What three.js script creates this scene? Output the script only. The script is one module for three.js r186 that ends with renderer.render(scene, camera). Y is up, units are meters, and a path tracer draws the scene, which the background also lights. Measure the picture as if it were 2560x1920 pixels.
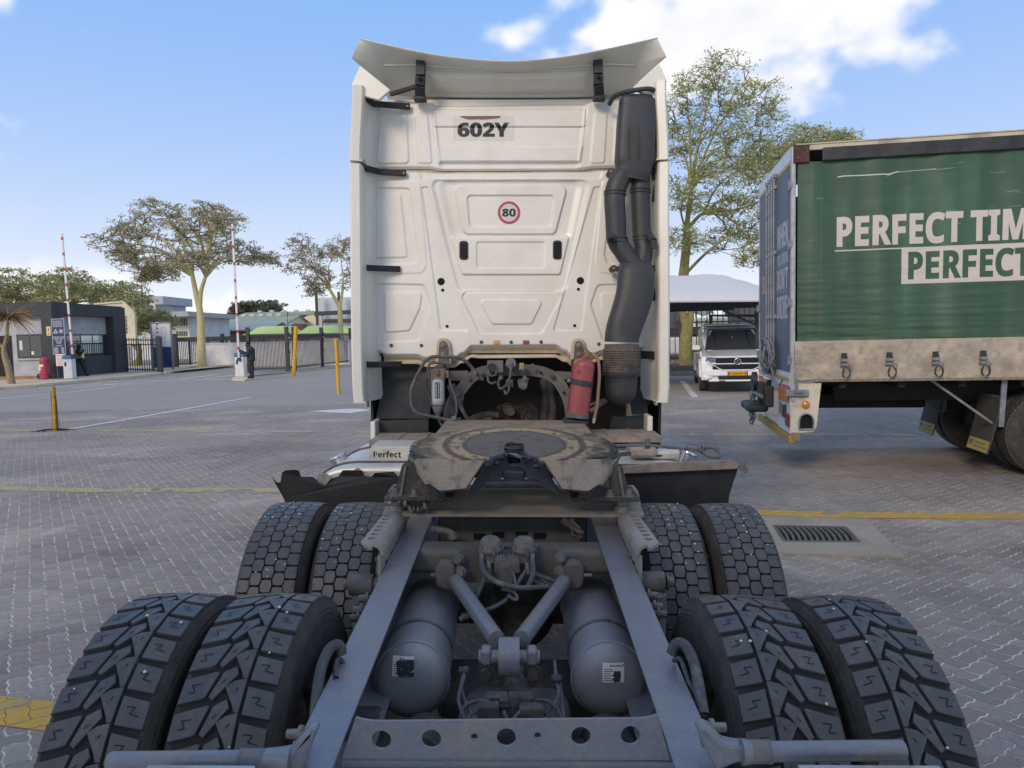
import * as THREE from 'three';
import { mergeGeometries } from 'three/addons/utils/BufferGeometryUtils.js';
import { RoundedBoxGeometry } from 'three/addons/geometries/RoundedBoxGeometry.js';
import { MarchingCubes } from 'three/addons/objects/MarchingCubes.js';

// ---------- camera, sky, sun, exposure ----------
const scene = new THREE.Scene();
const camera = new THREE.PerspectiveCamera(56.145, 4 / 3, 0.1, 2000);
camera.position.set(0, 1.9, 0);
camera.rotation.order = 'YXZ';
camera.rotation.set(-0.06878, 0.0095, -0.0235);
const renderer = new THREE.WebGLRenderer({ antialias: true });
renderer.toneMapping = THREE.LinearToneMapping;
renderer.toneMappingExposure = 1.16;
renderer.shadowMap.enabled = true;

function rngOf(seed) { let s = seed >>> 0; return () => { s = (s + 0x6d2b79f5) | 0; let t = Math.imul(s ^ (s >>> 15), 1 | s); t = (t + Math.imul(t ^ (t >>> 7), 61 | t)) ^ t; return ((t ^ (t >>> 14)) >>> 0) / 4294967296; }; }
const clamp = (v, a = 0, b = 1) => Math.min(b, Math.max(a, v));
const sstep = (a, b, v) => { const t = clamp((v - a) / (b - a)); return t * t * (3 - 2 * t); };
const lerp = (a, b, t) => a + (b - a) * t;
function hash3(x, y, z) { let h = Math.imul(x | 0, 374761393) ^ Math.imul(y | 0, 668265263) ^ Math.imul(z | 0, 2147483647 ^ 0x5bd1e995); h = Math.imul(h ^ (h >>> 13), 1274126177); return ((h ^ (h >>> 16)) >>> 0) / 4294967296; }
function vnoise3(x, y, z) {
  const xi = Math.floor(x), yi = Math.floor(y), zi = Math.floor(z), u = x - xi, v = y - yi, w = z - zi, f = (t) => t * t * (3 - 2 * t), a = f(u), b = f(v), c = f(w);
  const L = (k) => lerp(lerp(hash3(xi, yi, zi + k), hash3(xi + 1, yi, zi + k), a), lerp(hash3(xi, yi + 1, zi + k), hash3(xi + 1, yi + 1, zi + k), a), b);
  return lerp(L(0), L(1), c);
}
function fbm3(x, y, z, o = 5) { let s = 0, a = 0.5, n = 0; for (let i = 0; i < o; i++) { s += a * vnoise3(x, y, z); n += a; a *= 0.5; x = x * 2.03 + 7.1; y = y * 2.03 + 3.7; z = z * 2.03 + 1.3; } return s / n; }

{ // sky: clear late-afternoon blue paling to the horizon, with scattered fair-weather cumulus and unseen banks added for whiter light
  const W = 2048, Hh = 1024, d = new Float32Array(W * Hh * 4);
  const rad = Math.PI / 180;
  // cumulus banks: azimuth (deg, + to the right of the truck's axis), elevation, half width, half height, density
  const banks = [[17, 22.5, 14, 6, 1], [12, 22.5, 7, 4.6, 0.9], [9, 18.2, 6, 2.6, 0.75], [20, 17.2, 5, 2.6, 0.9], [26.5, 20.5, 5.5, 3.6, 0.9], [25.5, 17.3, 3.6, 1.6, 0.55], [34, 24, 4, 3, 0.5], [-35.2, 22, 2.6, 1.7, 0.7], [-33.5, 4.5, 3.2, 3.2, 0.8], [-35, 3.3, 6, 2, 0.8], [-22, 2.6, 8, 1.5, 0.45], [-14, 12.2, 1.2, 0.5, 0.4],
    [60, 60, 30, 18, 1], [-60, 66, 30, 18, 1], [160, 62, 40, 18, 1], [0, 80, 60, 12, 1], [-130, 44, 24, 12, 0.9], [110, 40, 22, 12, 0.9], [62, 30, 14, 8, 0.9], [80, 14, 9, 3, 0.7], [-62, 30, 10, 5, 0.8], [-85, 16, 12, 4, 0.8], [110, 34, 12, 6, 0.8], [140, 20, 14, 5, 0.8], [170, 40, 14, 7, 0.8], [-120, 28, 12, 6, 0.8], [-150, 14, 13, 4, 0.8], [-165, 48, 13, 7, 0.7], [40, 50, 12, 7, 0.7], [-25, 55, 13, 7, 0.7], [5, 40, 9, 5, 0.7], [95, 60, 16, 8, 0.7], [-95, 58, 16, 8, 0.7]];  // banks out of view; the high ones are added to whiten and lift the ambient
  for (let j = 0; j < Hh; j++) {
    const el = ((j + 0.5) / Hh - 0.5) * 180, y = Math.sin(el * rad), ce = Math.cos(el * rad);
    const h = clamp(el / 90);
    const t = 1 - Math.exp(-Math.max(el, 0) / 12);
    const base = [lerp(0.92, 0.135, t), lerp(0.93, 0.36, t), lerp(0.93, 0.80, t)];
    const warm = Math.exp(-Math.max(el, 0) / 5);
    base[0] += 0.03 * warm; base[1] += 0.0 * warm; base[2] -= 0.05 * warm;
    const dz = lerp(1, 0.72, sstep(35, 90, el));
    for (let i = 0; i < W; i++) {
      const phi = ((i + 0.5) / W - 0.5) * 2 * Math.PI, x = Math.cos(phi) * ce, z = Math.sin(phi) * ce;
      const az = Math.atan2(x, -z) / rad;
      let dens = 0, lit = 0;
      if (el > 0.3) {
        const n = fbm3(x * 15 + 3, y * 24 + 9, z * 15 + 5, 6), n2 = fbm3(x * 5.2 + 31, y * 9 + 2, z * 5.2 + 17, 3);
        let m = 0;
        for (const b of banks) {
          let da = az - b[0]; if (da > 180) da -= 360; if (da < -180) da += 360;
          const q = (da / b[2]) ** 2 + ((el - b[1]) / b[3]) ** 2;
          if (q < 3) m = Math.max(m, b[4] * Math.exp(-q * 0.9));
        }
        const q = m * 1.05 + (n - 0.5) * 1.5 + (n2 - 0.5) * 0.7 - 0.46;
        dens = sstep(-0.06, 0.42, q);
        lit = clamp(0.72 + (n - 0.5) * 1.3 + 0.25 * (1 - dens));
      }
      const o = (j * W + i) * 4;
      const cl = [lerp(0.62, 0.98, lit), lerp(0.64, 0.96, lit), lerp(0.72, 0.95, lit)];
      for (let c = 0; c < 3; c++) d[o + c] = lerp(base[c] * dz, cl[c], dens * 0.93);
      d[o + 3] = 1;
    }
  }
  const sky = new THREE.DataTexture(d, W, Hh, THREE.RGBAFormat, THREE.FloatType);
  sky.mapping = THREE.EquirectangularReflectionMapping; sky.magFilter = THREE.LinearFilter; sky.minFilter = THREE.LinearFilter; sky.needsUpdate = true;
  scene.background = sky; scene.environment = sky;
  scene.backgroundIntensity = 1.0; scene.environmentIntensity = 1.0;
}
const sun = new THREE.DirectionalLight(0xffe6c8, 2.0);   // low sun veiled by cloud behind the camera's right shoulder
sun.position.set(-20, 26, 34); sun.target.position.set(0, 1, -6);
sun.castShadow = true; sun.shadow.radius = 34; sun.shadow.mapSize.set(2048, 2048);
Object.assign(sun.shadow.camera, { left: -45, right: 45, top: 45, bottom: -45, near: 1, far: 160 });
scene.add(sun, sun.target);

// ---------- helpers ----------
const V = (x, y, z) => new THREE.Vector3(x, y, z);
const v3 = (a) => (a.isVector3 ? a : new THREE.Vector3(a[0], a[1], a[2]));
const UP = V(0, 1, 0);
function plain(g) { // position, normal and uv only, not indexed
  const q = g.index ? g.toNonIndexed() : g;
  for (const k of Object.keys(q.attributes)) if (!['position', 'normal', 'uv'].includes(k)) q.deleteAttribute(k);
  if (!q.attributes.normal) q.computeVertexNormals();
  if (!q.attributes.uv) q.setAttribute('uv', new THREE.BufferAttribute(new Float32Array(q.attributes.position.count * 2), 2));
  q.clearGroups?.(); return q;
}
function metreUV(g) { // uv in metres, laid along the axis each face points to
  const p = g.attributes.position, n = g.attributes.normal, uv = new Float32Array(p.count * 2);
  for (let i = 0; i < p.count; i += 3) {
    let ax = 0, ay = 0, az = 0;
    for (let k = 0; k < 3 && i + k < p.count; k++) { ax += Math.abs(n.getX(i + k)); ay += Math.abs(n.getY(i + k)); az += Math.abs(n.getZ(i + k)); }
    for (let k = 0; k < 3 && i + k < p.count; k++) {
      const x = p.getX(i + k), y = p.getY(i + k), z = p.getZ(i + k);
      const [u, v] = ay >= ax && ay >= az ? [x, z] : ax >= az ? [z, y] : [x, y];
      uv[(i + k) * 2] = u; uv[(i + k) * 2 + 1] = v;
    }
  }
  g.setAttribute('uv', new THREE.BufferAttribute(uv, 2)); return g;
}
function geo(list, keepUV) { list = Array.isArray(list) ? list : [list]; const g = list.length === 1 ? plain(list[0]) : mergeGeometries(list.map(plain)); return keepUV ? g : metreUV(g); }
const usedNames = new Map();
function numbered(name) { const n = usedNames.get(name) ?? 0; usedNames.set(name, n + 1); return n ? name + '_' + String(n).padStart(3, '0') : name; }
function mesh(name, list, material, parent, keepUV) {
  const m = new THREE.Mesh(geo(list, keepUV), material);
  m.castShadow = m.receiveShadow = true;
  m.name = parent ? name : numbered(name);
  (parent ?? scene).add(m); return m;
}
function parts(name, lists, material, parent) { return lists.map((l) => mesh(name, l, material, parent)); }   // one mesh for each piece
function thing(name, label, category, pos = [0, 0, 0], turn = 0, group) {
  const o = new THREE.Group(); o.name = numbered(name); scene.add(o);
  o.position.set(...pos); o.rotation.y = turn; o.userData = { label, category }; if (group) o.userData.group = group;
  return o;
}
function tag(o, label, category, group) { o.userData.label = label; o.userData.category = category; if (group) o.userData.group = group; return o; }
function structure(o, label, category) { o.userData.kind = 'structure'; if (label) o.userData.label = label; if (category) o.userData.category = category; return o; }
function copyOf(src, label, pos, turn) { const c = src.clone(); c.name = numbered(src.name.replace(/_\d{3}$/, '')); c.userData = { ...src.userData }; if (label) c.userData.label = label; if (pos) c.position.set(...pos); if (turn !== undefined) c.rotation.y = turn; scene.add(c); return c; }
const bx = (cx, cy, cz, w, h, d, rx = 0, ry = 0, rz = 0) => { const g = new THREE.BoxGeometry(w, h, d); if (rx || ry || rz) g.applyMatrix4(new THREE.Matrix4().makeRotationFromEuler(new THREE.Euler(rx, ry, rz))); return g.translate(cx, cy, cz); };
const rb = (cx, cy, cz, w, h, d, r = 0.01, rx = 0, ry = 0, rz = 0, seg = 2) => { const g = new RoundedBoxGeometry(w, h, d, seg, Math.min(r, w / 2.01, h / 2.01, d / 2.01)); if (rx || ry || rz) g.applyMatrix4(new THREE.Matrix4().makeRotationFromEuler(new THREE.Euler(rx, ry, rz))); return g.translate(cx, cy, cz); };
function orient(a, b, up = UP) { // matrix whose y axis runs from a to b
  const y = b.clone().sub(a).normalize(); let x = up.clone().cross(y); if (x.lengthSq() < 1e-6) x = V(1, 0, 0).cross(y); if (x.lengthSq() < 1e-6) x = V(0, 0, 1).cross(y); x.normalize(); const z = x.clone().cross(y);
  return new THREE.Matrix4().makeBasis(x, y, z).setPosition(a.clone().add(b).multiplyScalar(0.5));
}
function rod(a, b, r, r2 = r, seg = 14) { a = v3(a); b = v3(b); return new THREE.CylinderGeometry(r2, r, a.distanceTo(b), seg, 1).applyMatrix4(orient(a, b)); }
function bar(a, b, w, d, up = UP) { a = v3(a); b = v3(b); return new THREE.BoxGeometry(w, a.distanceTo(b), d).applyMatrix4(orient(a, b, up)); }   // w across (horizontal), d along "up"
function rbar(a, b, w, d, r, up = UP) { a = v3(a); b = v3(b); return new RoundedBoxGeometry(w, a.distanceTo(b), d, 2, r).applyMatrix4(orient(a, b, up)); }
function tube(pts, r, seg = 0, rs = 8, closed = false, tension = 0.5) { const c = new THREE.CatmullRomCurve3(pts.map(v3), closed, 'centripetal', tension); return new THREE.TubeGeometry(c, seg || pts.length * 8, r, rs, closed); }
function bentTube(pts, r, bend, rs = 10, closed = false) { // straight runs joined by rounded bends
  pts = pts.map(v3); const path = new THREE.CurvePath(), n = pts.length; let cur = null;
  for (let i = 0; i < n; i++) {
    if (!closed && (i === 0 || i === n - 1)) { if (cur) path.add(new THREE.LineCurve3(cur, pts[i])); cur = pts[i]; continue; }
    const p = pts[(i + n - 1) % n], q = pts[(i + 1) % n], a = pts[i].clone().add(p.clone().sub(pts[i]).setLength(Math.min(bend, p.distanceTo(pts[i]) / 2.02))), b = pts[i].clone().add(q.clone().sub(pts[i]).setLength(Math.min(bend, q.distanceTo(pts[i]) / 2.02)));
    if (cur) path.add(new THREE.LineCurve3(cur, a)); path.add(new THREE.QuadraticBezierCurve3(a, pts[i], b)); cur = b;
  }
  return new THREE.TubeGeometry(path, n * 14, r, rs, closed);
}
function ribbon(pts, w, d, n = 40) { // bar of rectangular section bent along a path in the xy plane
  const c = new THREE.CatmullRomCurve3(pts.map(v3), false, 'centripetal'), q = (t, a, b) => { const p = c.getPoint(t), tn = c.getTangent(t), l = Math.hypot(tn.x, tn.y); return [p.x - tn.y / l * a, p.y + tn.x / l * a, p.z + b]; };
  return [[w, d, w, -d], [w, -d, -w, -d], [-w, -d, -w, d], [-w, d, w, d]].map(([a0, b0, a1, b1]) => gridSurface(n, 1, (u, v) => q(u, lerp(a0, a1, v) / 2, lerp(b0, b1, v) / 2)));
}
function lathe(profile, seg = 32) { return new THREE.LatheGeometry(profile.map(([r, y]) => new THREE.Vector2(r, y)), seg); }
function shapeOf(pts) { const s = new THREE.Shape(); pts.forEach(([x, y], i) => (i ? s.lineTo(x, y) : s.moveTo(x, y))); s.closePath(); return s; }
function roundShape(pts, r) { // polygon with rounded corners
  const s = new THREE.Shape(), n = pts.length;
  for (let i = 0; i < n; i++) {
    const p = pts[(i + n - 1) % n], c = pts[i], q = pts[(i + 1) % n], rr = Array.isArray(r) ? r[i] : r;
    const to = (a) => { const d = Math.hypot(a[0] - c[0], a[1] - c[1]), k = Math.min(rr, d / 2.02) / d; return [c[0] + (a[0] - c[0]) * k, c[1] + (a[1] - c[1]) * k]; };
    const a = to(p), b = to(q); if (i) s.lineTo(a[0], a[1]); else s.moveTo(a[0], a[1]); s.quadraticCurveTo(c[0], c[1], b[0], b[1]);
  }
  s.closePath(); return s;
}
function plate(shape, depth, holes = [], bevel = 0) { // in the xy plane, from z = 0 towards +z
  const s = shape instanceof THREE.Shape ? shape : shapeOf(shape);
  for (const h of holes) { const p = new THREE.Path(); p.absellipse(h[0], h[1], h[2], h[3] ?? h[2], 0, Math.PI * 2, true); s.holes.push(p); }
  return new THREE.ExtrudeGeometry(s, { depth, bevelEnabled: bevel > 0, bevelThickness: bevel, bevelSize: bevel, bevelOffset: -bevel, bevelSegments: 2, curveSegments: 10 });
}
function move(g, x, y, z, rx = 0, ry = 0, rz = 0) { if (rx || ry || rz) g.applyMatrix4(new THREE.Matrix4().makeRotationFromEuler(new THREE.Euler(rx, ry, rz))); return g.translate(x, y, z); }
function bolt(p, dir, r, h) { p = v3(p); const e = p.clone().add(v3(dir).normalize().multiplyScalar(h)), w = p.clone().add(v3(dir).normalize().multiplyScalar(h * 0.25)); return [rod(p, w, r * 1.5, r * 1.5, 14), rod(w, e, r, r * 0.94, 6)]; }
function gridSurface(nu, nv, f, thick = 0) { // f(u,v) -> [x,y,z]; smooth normals; thick adds a back sheet and closes the rim
  const pos = [], idx = [], uv = [];
  for (let j = 0; j <= nv; j++) for (let i = 0; i <= nu; i++) { const p = f(i / nu, j / nv); pos.push(p[0], p[1], p[2]); uv.push(i / nu, j / nv); }
  for (let j = 0; j < nv; j++) for (let i = 0; i < nu; i++) { const a = j * (nu + 1) + i, b = a + 1, c = a + nu + 1, d = c + 1; idx.push(a, b, d, a, d, c); }
  const g = new THREE.BufferGeometry(); g.setAttribute('position', new THREE.Float32BufferAttribute(pos, 3)); g.setAttribute('uv', new THREE.Float32BufferAttribute(uv, 2)); g.setIndex(idx); g.computeVertexNormals();
  if (!thick) return g;
  const n = g.attributes.normal, N = pos.length / 3, back = g.clone(), bp = back.attributes.position;
  for (let i = 0; i < N; i++) bp.setXYZ(i, pos[i * 3] - n.getX(i) * thick, pos[i * 3 + 1] - n.getY(i) * thick, pos[i * 3 + 2] - n.getZ(i) * thick);
  const bi = []; for (let i = 0; i < idx.length; i += 3) bi.push(idx[i], idx[i + 2], idx[i + 1]); back.setIndex(bi); back.computeVertexNormals();
  const ring = []; for (let i = 0; i <= nu; i++) ring.push(i); for (let j = 1; j <= nv; j++) ring.push(j * (nu + 1) + nu); for (let i = nu - 1; i >= 0; i--) ring.push(nv * (nu + 1) + i); for (let j = nv - 1; j >= 0; j--) ring.push(j * (nu + 1));
  const rp = []; for (let k = 0; k < ring.length - 1; k++) { const a = ring[k], b = ring[k + 1], A = [pos[a * 3], pos[a * 3 + 1], pos[a * 3 + 2]], B = [pos[b * 3], pos[b * 3 + 1], pos[b * 3 + 2]], A2 = [bp.getX(a), bp.getY(a), bp.getZ(a)], B2 = [bp.getX(b), bp.getY(b), bp.getZ(b)]; rp.push(...A, ...A2, ...B, ...B, ...A2, ...B2); }
  const rim = new THREE.BufferGeometry(); rim.setAttribute('position', new THREE.Float32BufferAttribute(rp, 3)); rim.computeVertexNormals();
  return mergeGeometries([plain(g), plain(back), plain(rim)]);
}
// ---------- procedural materials ----------
const NS = 512;
function tileNoise(period, oct, seed) {
  const out = new Float32Array(NS * NS); let amp = 0.5, tot = 0;
  for (let o = 0, p = period; o < oct && p < NS; o++, p *= 2) {
    const r = rngOf(seed + o * 101), g = Float32Array.from({ length: p * p }, r), k = p / NS;
    for (let y = 0; y < NS; y++) { const fy = y * k, yi = Math.floor(fy), v = fy - yi, b = v * v * (3 - 2 * v), r0 = (yi % p) * p, r1 = ((yi + 1) % p) * p;
      for (let x = 0; x < NS; x++) { const fx = x * k, xi = Math.floor(fx), u = fx - xi, a = u * u * (3 - 2 * u), c0 = xi % p, c1 = (xi + 1) % p; out[y * NS + x] += amp * lerp(lerp(g[r0 + c0], g[r0 + c1], a), lerp(g[r1 + c0], g[r1 + c1], a), b); } }
    tot += amp; amp *= 0.55;
  }
  for (let i = 0; i < out.length; i++) out[i] /= tot;
  return out;
}
const N_COARSE = tileNoise(4, 6, 11), N_MID = tileNoise(16, 5, 23), N_FINE = tileNoise(96, 3, 37), N_COARSE2 = tileNoise(3, 6, 53);
const toB = (v) => Math.round(clamp(v) * 255);
function dataTex(fn, srgb = true, size = NS) {
  const d = new Uint8Array(size * size * 4);
  for (let y = 0; y < size; y++) for (let x = 0; x < size; x++) { const i = (y % NS) * NS + (x % NS), c = fn(i, x / size, y / size), o = (y * size + x) * 4; d[o] = toB(c[0]); d[o + 1] = toB(c[1]); d[o + 2] = toB(c[2]); d[o + 3] = c.length > 3 ? toB(c[3]) : 255; }
  const t = new THREE.DataTexture(d, size, size); t.wrapS = t.wrapT = THREE.RepeatWrapping; t.magFilter = THREE.LinearFilter; t.minFilter = THREE.LinearMipmapLinearFilter; if (srgb) t.colorSpace = THREE.SRGBColorSpace; t.needsUpdate = true; return t;
}
const hex = (h) => [((h >> 16) & 255) / 255, ((h >> 8) & 255) / 255, (h & 255) / 255];
const mix3 = (a, b, t) => [lerp(a[0], b[0], t), lerp(a[1], b[1], t), lerp(a[2], b[2], t)];
const bumpTex = dataTex((i) => { const v = 0.6 * N_FINE[i] + 0.4 * N_MID[i]; return [v, v, v]; }, false);
function at1(t, per) { const c = t.clone(); c.repeat.set(1 / per, 1 / per); c.needsUpdate = true; return c; }
// a surface of colour a, with patches of colour b (cover 0..1, edge softness) and fine grain; size = metres per repeat
const sharedTones = new Map(); let ownTextures = 0;
function sharedTone(ratio, cover, grain) { // grey two-tone texture for small things, tinted by the material's colour
  const key = [Math.round(ratio * 10), Math.round(cover * 4), grain > 0.09 ? 1 : 0].join();
  if (!sharedTones.has(key)) { const q = Math.round(ratio * 10) / 10, th = 0.5 + (0.5 - Math.round(cover * 4) / 4) * 0.5, gr = grain > 0.09 ? 0.14 : 0.05; sharedTones.set(key, dataTex((i) => { const n = 0.55 * N_COARSE[i] + 0.3 * N_MID[i] + 0.15 * N_FINE[i], w = sstep(th - 0.18, th + 0.18, n), v = lerp(1, q, w) * (1 - gr * 0.6 + (N_FINE[i] - 0.5) * 2 * gr); return [v, v, v]; })); }
  return sharedTones.get(key);
}
function worn(a, b, { cover = 0.3, soft = 0.15, grain = 0.05, size = 1, rough = 0.7, metal = 0, bump = 0.0006, speck, speckCover = 0.03, extra = {} } = {}) {
  const look = (t, more) => new THREE.MeshPhysicalMaterial({ map: t, roughness: rough, metalness: metal, bumpMap: at1(bumpTex, size * 0.5), bumpScale: bump, side: THREE.DoubleSide, ...more, ...extra });
  if (ownTextures >= 46) { const lum = (h) => { const c = hex(h); return c[0] * 0.3 + c[1] * 0.6 + c[2] * 0.1; }, la = lum(a), lb = lum(b), hi = la >= lb ? a : b, cv = la >= lb ? cover : 1 - cover; return look(at1(sharedTone(Math.min(la, lb) / Math.max(la, lb), cv, grain), size), { color: hi }); }
  ownTextures++;
  a = hex(a); b = hex(b); const s = speck !== undefined ? hex(speck) : null, th = 1 - cover;
  const t = dataTex((i) => {
    const n = 0.55 * N_COARSE[i] + 0.3 * N_MID[i] + 0.15 * N_FINE[i], w = sstep(0.5 + (th - 0.5) * 0.5 - soft, 0.5 + (th - 0.5) * 0.5 + soft, n);
    let c = mix3(a, b, w); const g = 1 + (N_FINE[i] - 0.5) * 2 * grain + (N_MID[i] - 0.5) * grain;
    if (s && N_FINE[(i * 7 + 1311) % (NS * NS)] * 0.6 + N_COARSE2[i] * 0.4 > 0.72 - speckCover) c = mix3(c, s, 0.8);
    return [c[0] * g, c[1] * g, c[2] * g];
  });
  t.repeat.set(1 / size, 1 / size);
  return look(t, {});
}
const flat = (c, rough = 0.6, metal = 0, extra = {}) => new THREE.MeshPhysicalMaterial({ color: c, roughness: rough, metalness: metal, side: THREE.DoubleSide, ...extra });
function canvasTex(w, h, draw, srgb = true) { const c = document.createElement('canvas'); c.width = w; c.height = h; draw(c.getContext('2d'), w, h); const t = new THREE.CanvasTexture(c); if (srgb) t.colorSpace = THREE.SRGBColorSpace; t.magFilter = THREE.LinearFilter; t.anisotropy = 4; return t; }

// ---------- ground ----------
const TILT = -0.0245;                                   // cross-fall of the yard under the tractor
function groundY(x, z) { const d = Math.abs(x + 0.05), w = (1 - sstep(1.7, 6, d)) * (1 - sstep(8, 15, -z)); return TILT * (x + 0.05) * w; }
const U = [Math.sin(-0.5987), -Math.cos(-0.5987)], Wd = [Math.sin(0.9721), -Math.cos(0.9721)], PW = 0.1;   // the two paver directions and the paver width
const toXZ = (u, v) => [u * U[0] + v * Wd[0], u * U[1] + v * Wd[1]], toUV = (x, z) => [x * U[0] + z * U[1], x * Wd[0] + z * Wd[1]];
const APRON = [[1.974,-7.462], [3.47,-7.175], [3.208,-5.958], [1.767,-6.213]];
const inPoly = (x, z, P) => { let c = false; for (let i = 0, j = P.length - 1; i < P.length; j = i++) if ((P[i][1] > z) !== (P[j][1] > z) && x < (P[j][0] - P[i][0]) * (z - P[i][1]) / (P[j][1] - P[i][1]) + P[i][0]) c = !c; return c; };
const yardMat = worn(0x98918a, 0x8b857f, { cover: 0.5, soft: 0.3, size: 7, grain: 0.07, rough: 0.92, bump: 0.004 });
const sandMat = worn(0xe0d9cd, 0xbdb5a9, { cover: 0.42, soft: 0.3, size: 3.1, grain: 0.14, rough: 1, bump: 0.002 });
const soilMat = worn(0xa89c88, 0x8f8371, { cover: 0.45, size: 9, grain: 0.12, rough: 1, bump: 0.01 });
const paveMat = worn(0xc9bda8, 0xb5a68f, { cover: 0.45, size: 3, grain: 0.1, rough: 0.95, bump: 0.002 });
const kerbMat = worn(0xd6c8ae, 0xbdab8f, { cover: 0.4, size: 1.7, grain: 0.1, rough: 0.95, bump: 0.002 });
const concreteMat = worn(0xa39a8c, 0x8b8378, { cover: 0.45, soft: 0.25, size: 1.6, grain: 0.09, rough: 0.93, bump: 0.0015 });

const terrain = structure(mesh('terrain', gridSurface(4, 4, (u, v) => [lerp(-800, 800, u), -0.06, lerp(-20.2, -900, v)]), soilMat), 'dry sandy ground reaching to the horizon beyond the yard', 'ground');
const pavement = new THREE.Group(); pavement.name = 'paved_yard'; scene.add(pavement); structure(pavement, 'grey interlocking brick paving of the truck yard', 'pavement');
{
  const g = gridSurface(160, 120, (u, v) => { const x = lerp(-24, 24, u), z = lerp(12, -24, v); return [x, groundY(x, z) - 0.0034, z]; }), p = g.attributes.position, keep = [];
  for (let i = 0; i < g.index.count; i += 3) { const t = [0, 1, 2].map((k) => g.index.getX(i + k)); if (!t.every((k) => inPoly(p.getX(k), p.getZ(k), APRON))) keep.push(...t); }   // open under the drain's concrete surround
  g.setIndex(keep); mesh('sand_joints', g, sandMat, pavement);
}
mesh('far_paving', gridSurface(2, 2, (u, v) => [lerp(-90, 70, u), -0.0012, lerp(-20.6, -52, v)]), yardMat, pavement);

const paverMats = [[0x948d86, 0x857e77], [0x8e8780, 0x7f7872], [0x98918a, 0x89827b], [0x94877f, 0x84776f], [0x8f8982, 0x7f7973]].map(([a, b], k) => worn(a, b, { cover: 0.42, soft: 0.25, size: 0.37 + 0.05 * k, grain: 0.16, rough: 0.9, bump: 0.0016, speck: 0xb5ada3, speckCover: 0.06 }));
const paverField = worn(0xe4dcd4, 0xc9c1ba, { cover: 0.42, soft: 0.25, size: 0.4, grain: 0.16, rough: 0.9, bump: 0.0016 });
const wave = (t) => { const f = t - Math.floor(t); return f < 0.2 ? f / 0.2 : f < 0.5 ? 1 - (f - 0.2) / 0.15 : f < 0.7 ? -1 + (f - 0.5) * 0.6 : -0.88 + (f - 0.7) / 0.3 * 0.88; };
function paverOutline(vertical, gap, n = 3) { // outline of one wavy-edged paver, in metres from its middle
  const [w, h] = vertical ? [1, 2] : [2, 1], pts = [], g = gap / PW;
  const c = [[g, g], [w - g, g], [w - g, h - g], [g, h - g]];
  for (let k = 0; k < 4; k++) { const a = c[k], b = c[(k + 1) % 4], m = Math.max(1, Math.round(Math.hypot(b[0] - a[0], b[1] - a[1]) * n)); for (let i = 0; i < m; i++) { const t = i / m; pts.push([lerp(a[0], b[0], t), lerp(a[1], b[1], t)]); } }
  return pts.map(([x, y]) => [(x + 0.1 * wave(y) - w / 2) * PW, (y + 0.1 * wave(x) - h / 2) * PW]);
}
function paverGeometry(vertical, gap) {
  const o = paverOutline(vertical, gap), tri = THREE.ShapeUtils.triangulateShape(o.map(([x, y]) => new THREE.Vector2(x, y)), []), p = [];
  const P3 = ([x, y], h) => { const [X, Z] = toXZ(x, y); return [X, h, Z]; }, n = o.length, low = o.map(([x, y]) => [x + Math.sign(x) * 0.001, y + Math.sign(y) * 0.001]);
  for (const t of tri) p.push(...P3(o[t[0]], 0), ...P3(o[t[2]], 0), ...P3(o[t[1]], 0));
  for (let i = 0; i < n; i++) { const a = o[i], b = o[(i + 1) % n], c = low[i], d = low[(i + 1) % n]; p.push(...P3(a, 0), ...P3(b, 0), ...P3(c, -0.006), ...P3(b, 0), ...P3(d, -0.006), ...P3(c, -0.006)); }
  const g = new THREE.BufferGeometry(); g.setAttribute('position', new THREE.Float32BufferAttribute(p, 3)); g.computeVertexNormals();
  const nn = g.attributes.normal; for (let i = 0; i < tri.length * 3; i++) nn.setXYZ(i, 0, 1, 0);
  return metreUV(g);
}
const paverGeos = [[0.0046, 0.0068], [0.0046, 0.0068]].map((l, v) => l.map((gp) => paverGeometry(v === 1, gp)));
const yellowLines = [-2.97, -8.08, -13.78].map((z0) => [z0, 0.2025]), LW = 0.125;
const paintPieces = [];   // yellow paint lying on the pavers it crosses
function clipHalf(poly, f) { const out = []; for (let i = 0; i < poly.length; i++) { const a = poly[i], b = poly[(i + 1) % poly.length], fa = f(a), fb = f(b); if (fa >= 0) out.push(a); if ((fa >= 0) !== (fb >= 0)) { const t = fa / (fa - fb); out.push([lerp(a[0], b[0], t), lerp(a[1], b[1], t)]); } } return out; }
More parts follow.
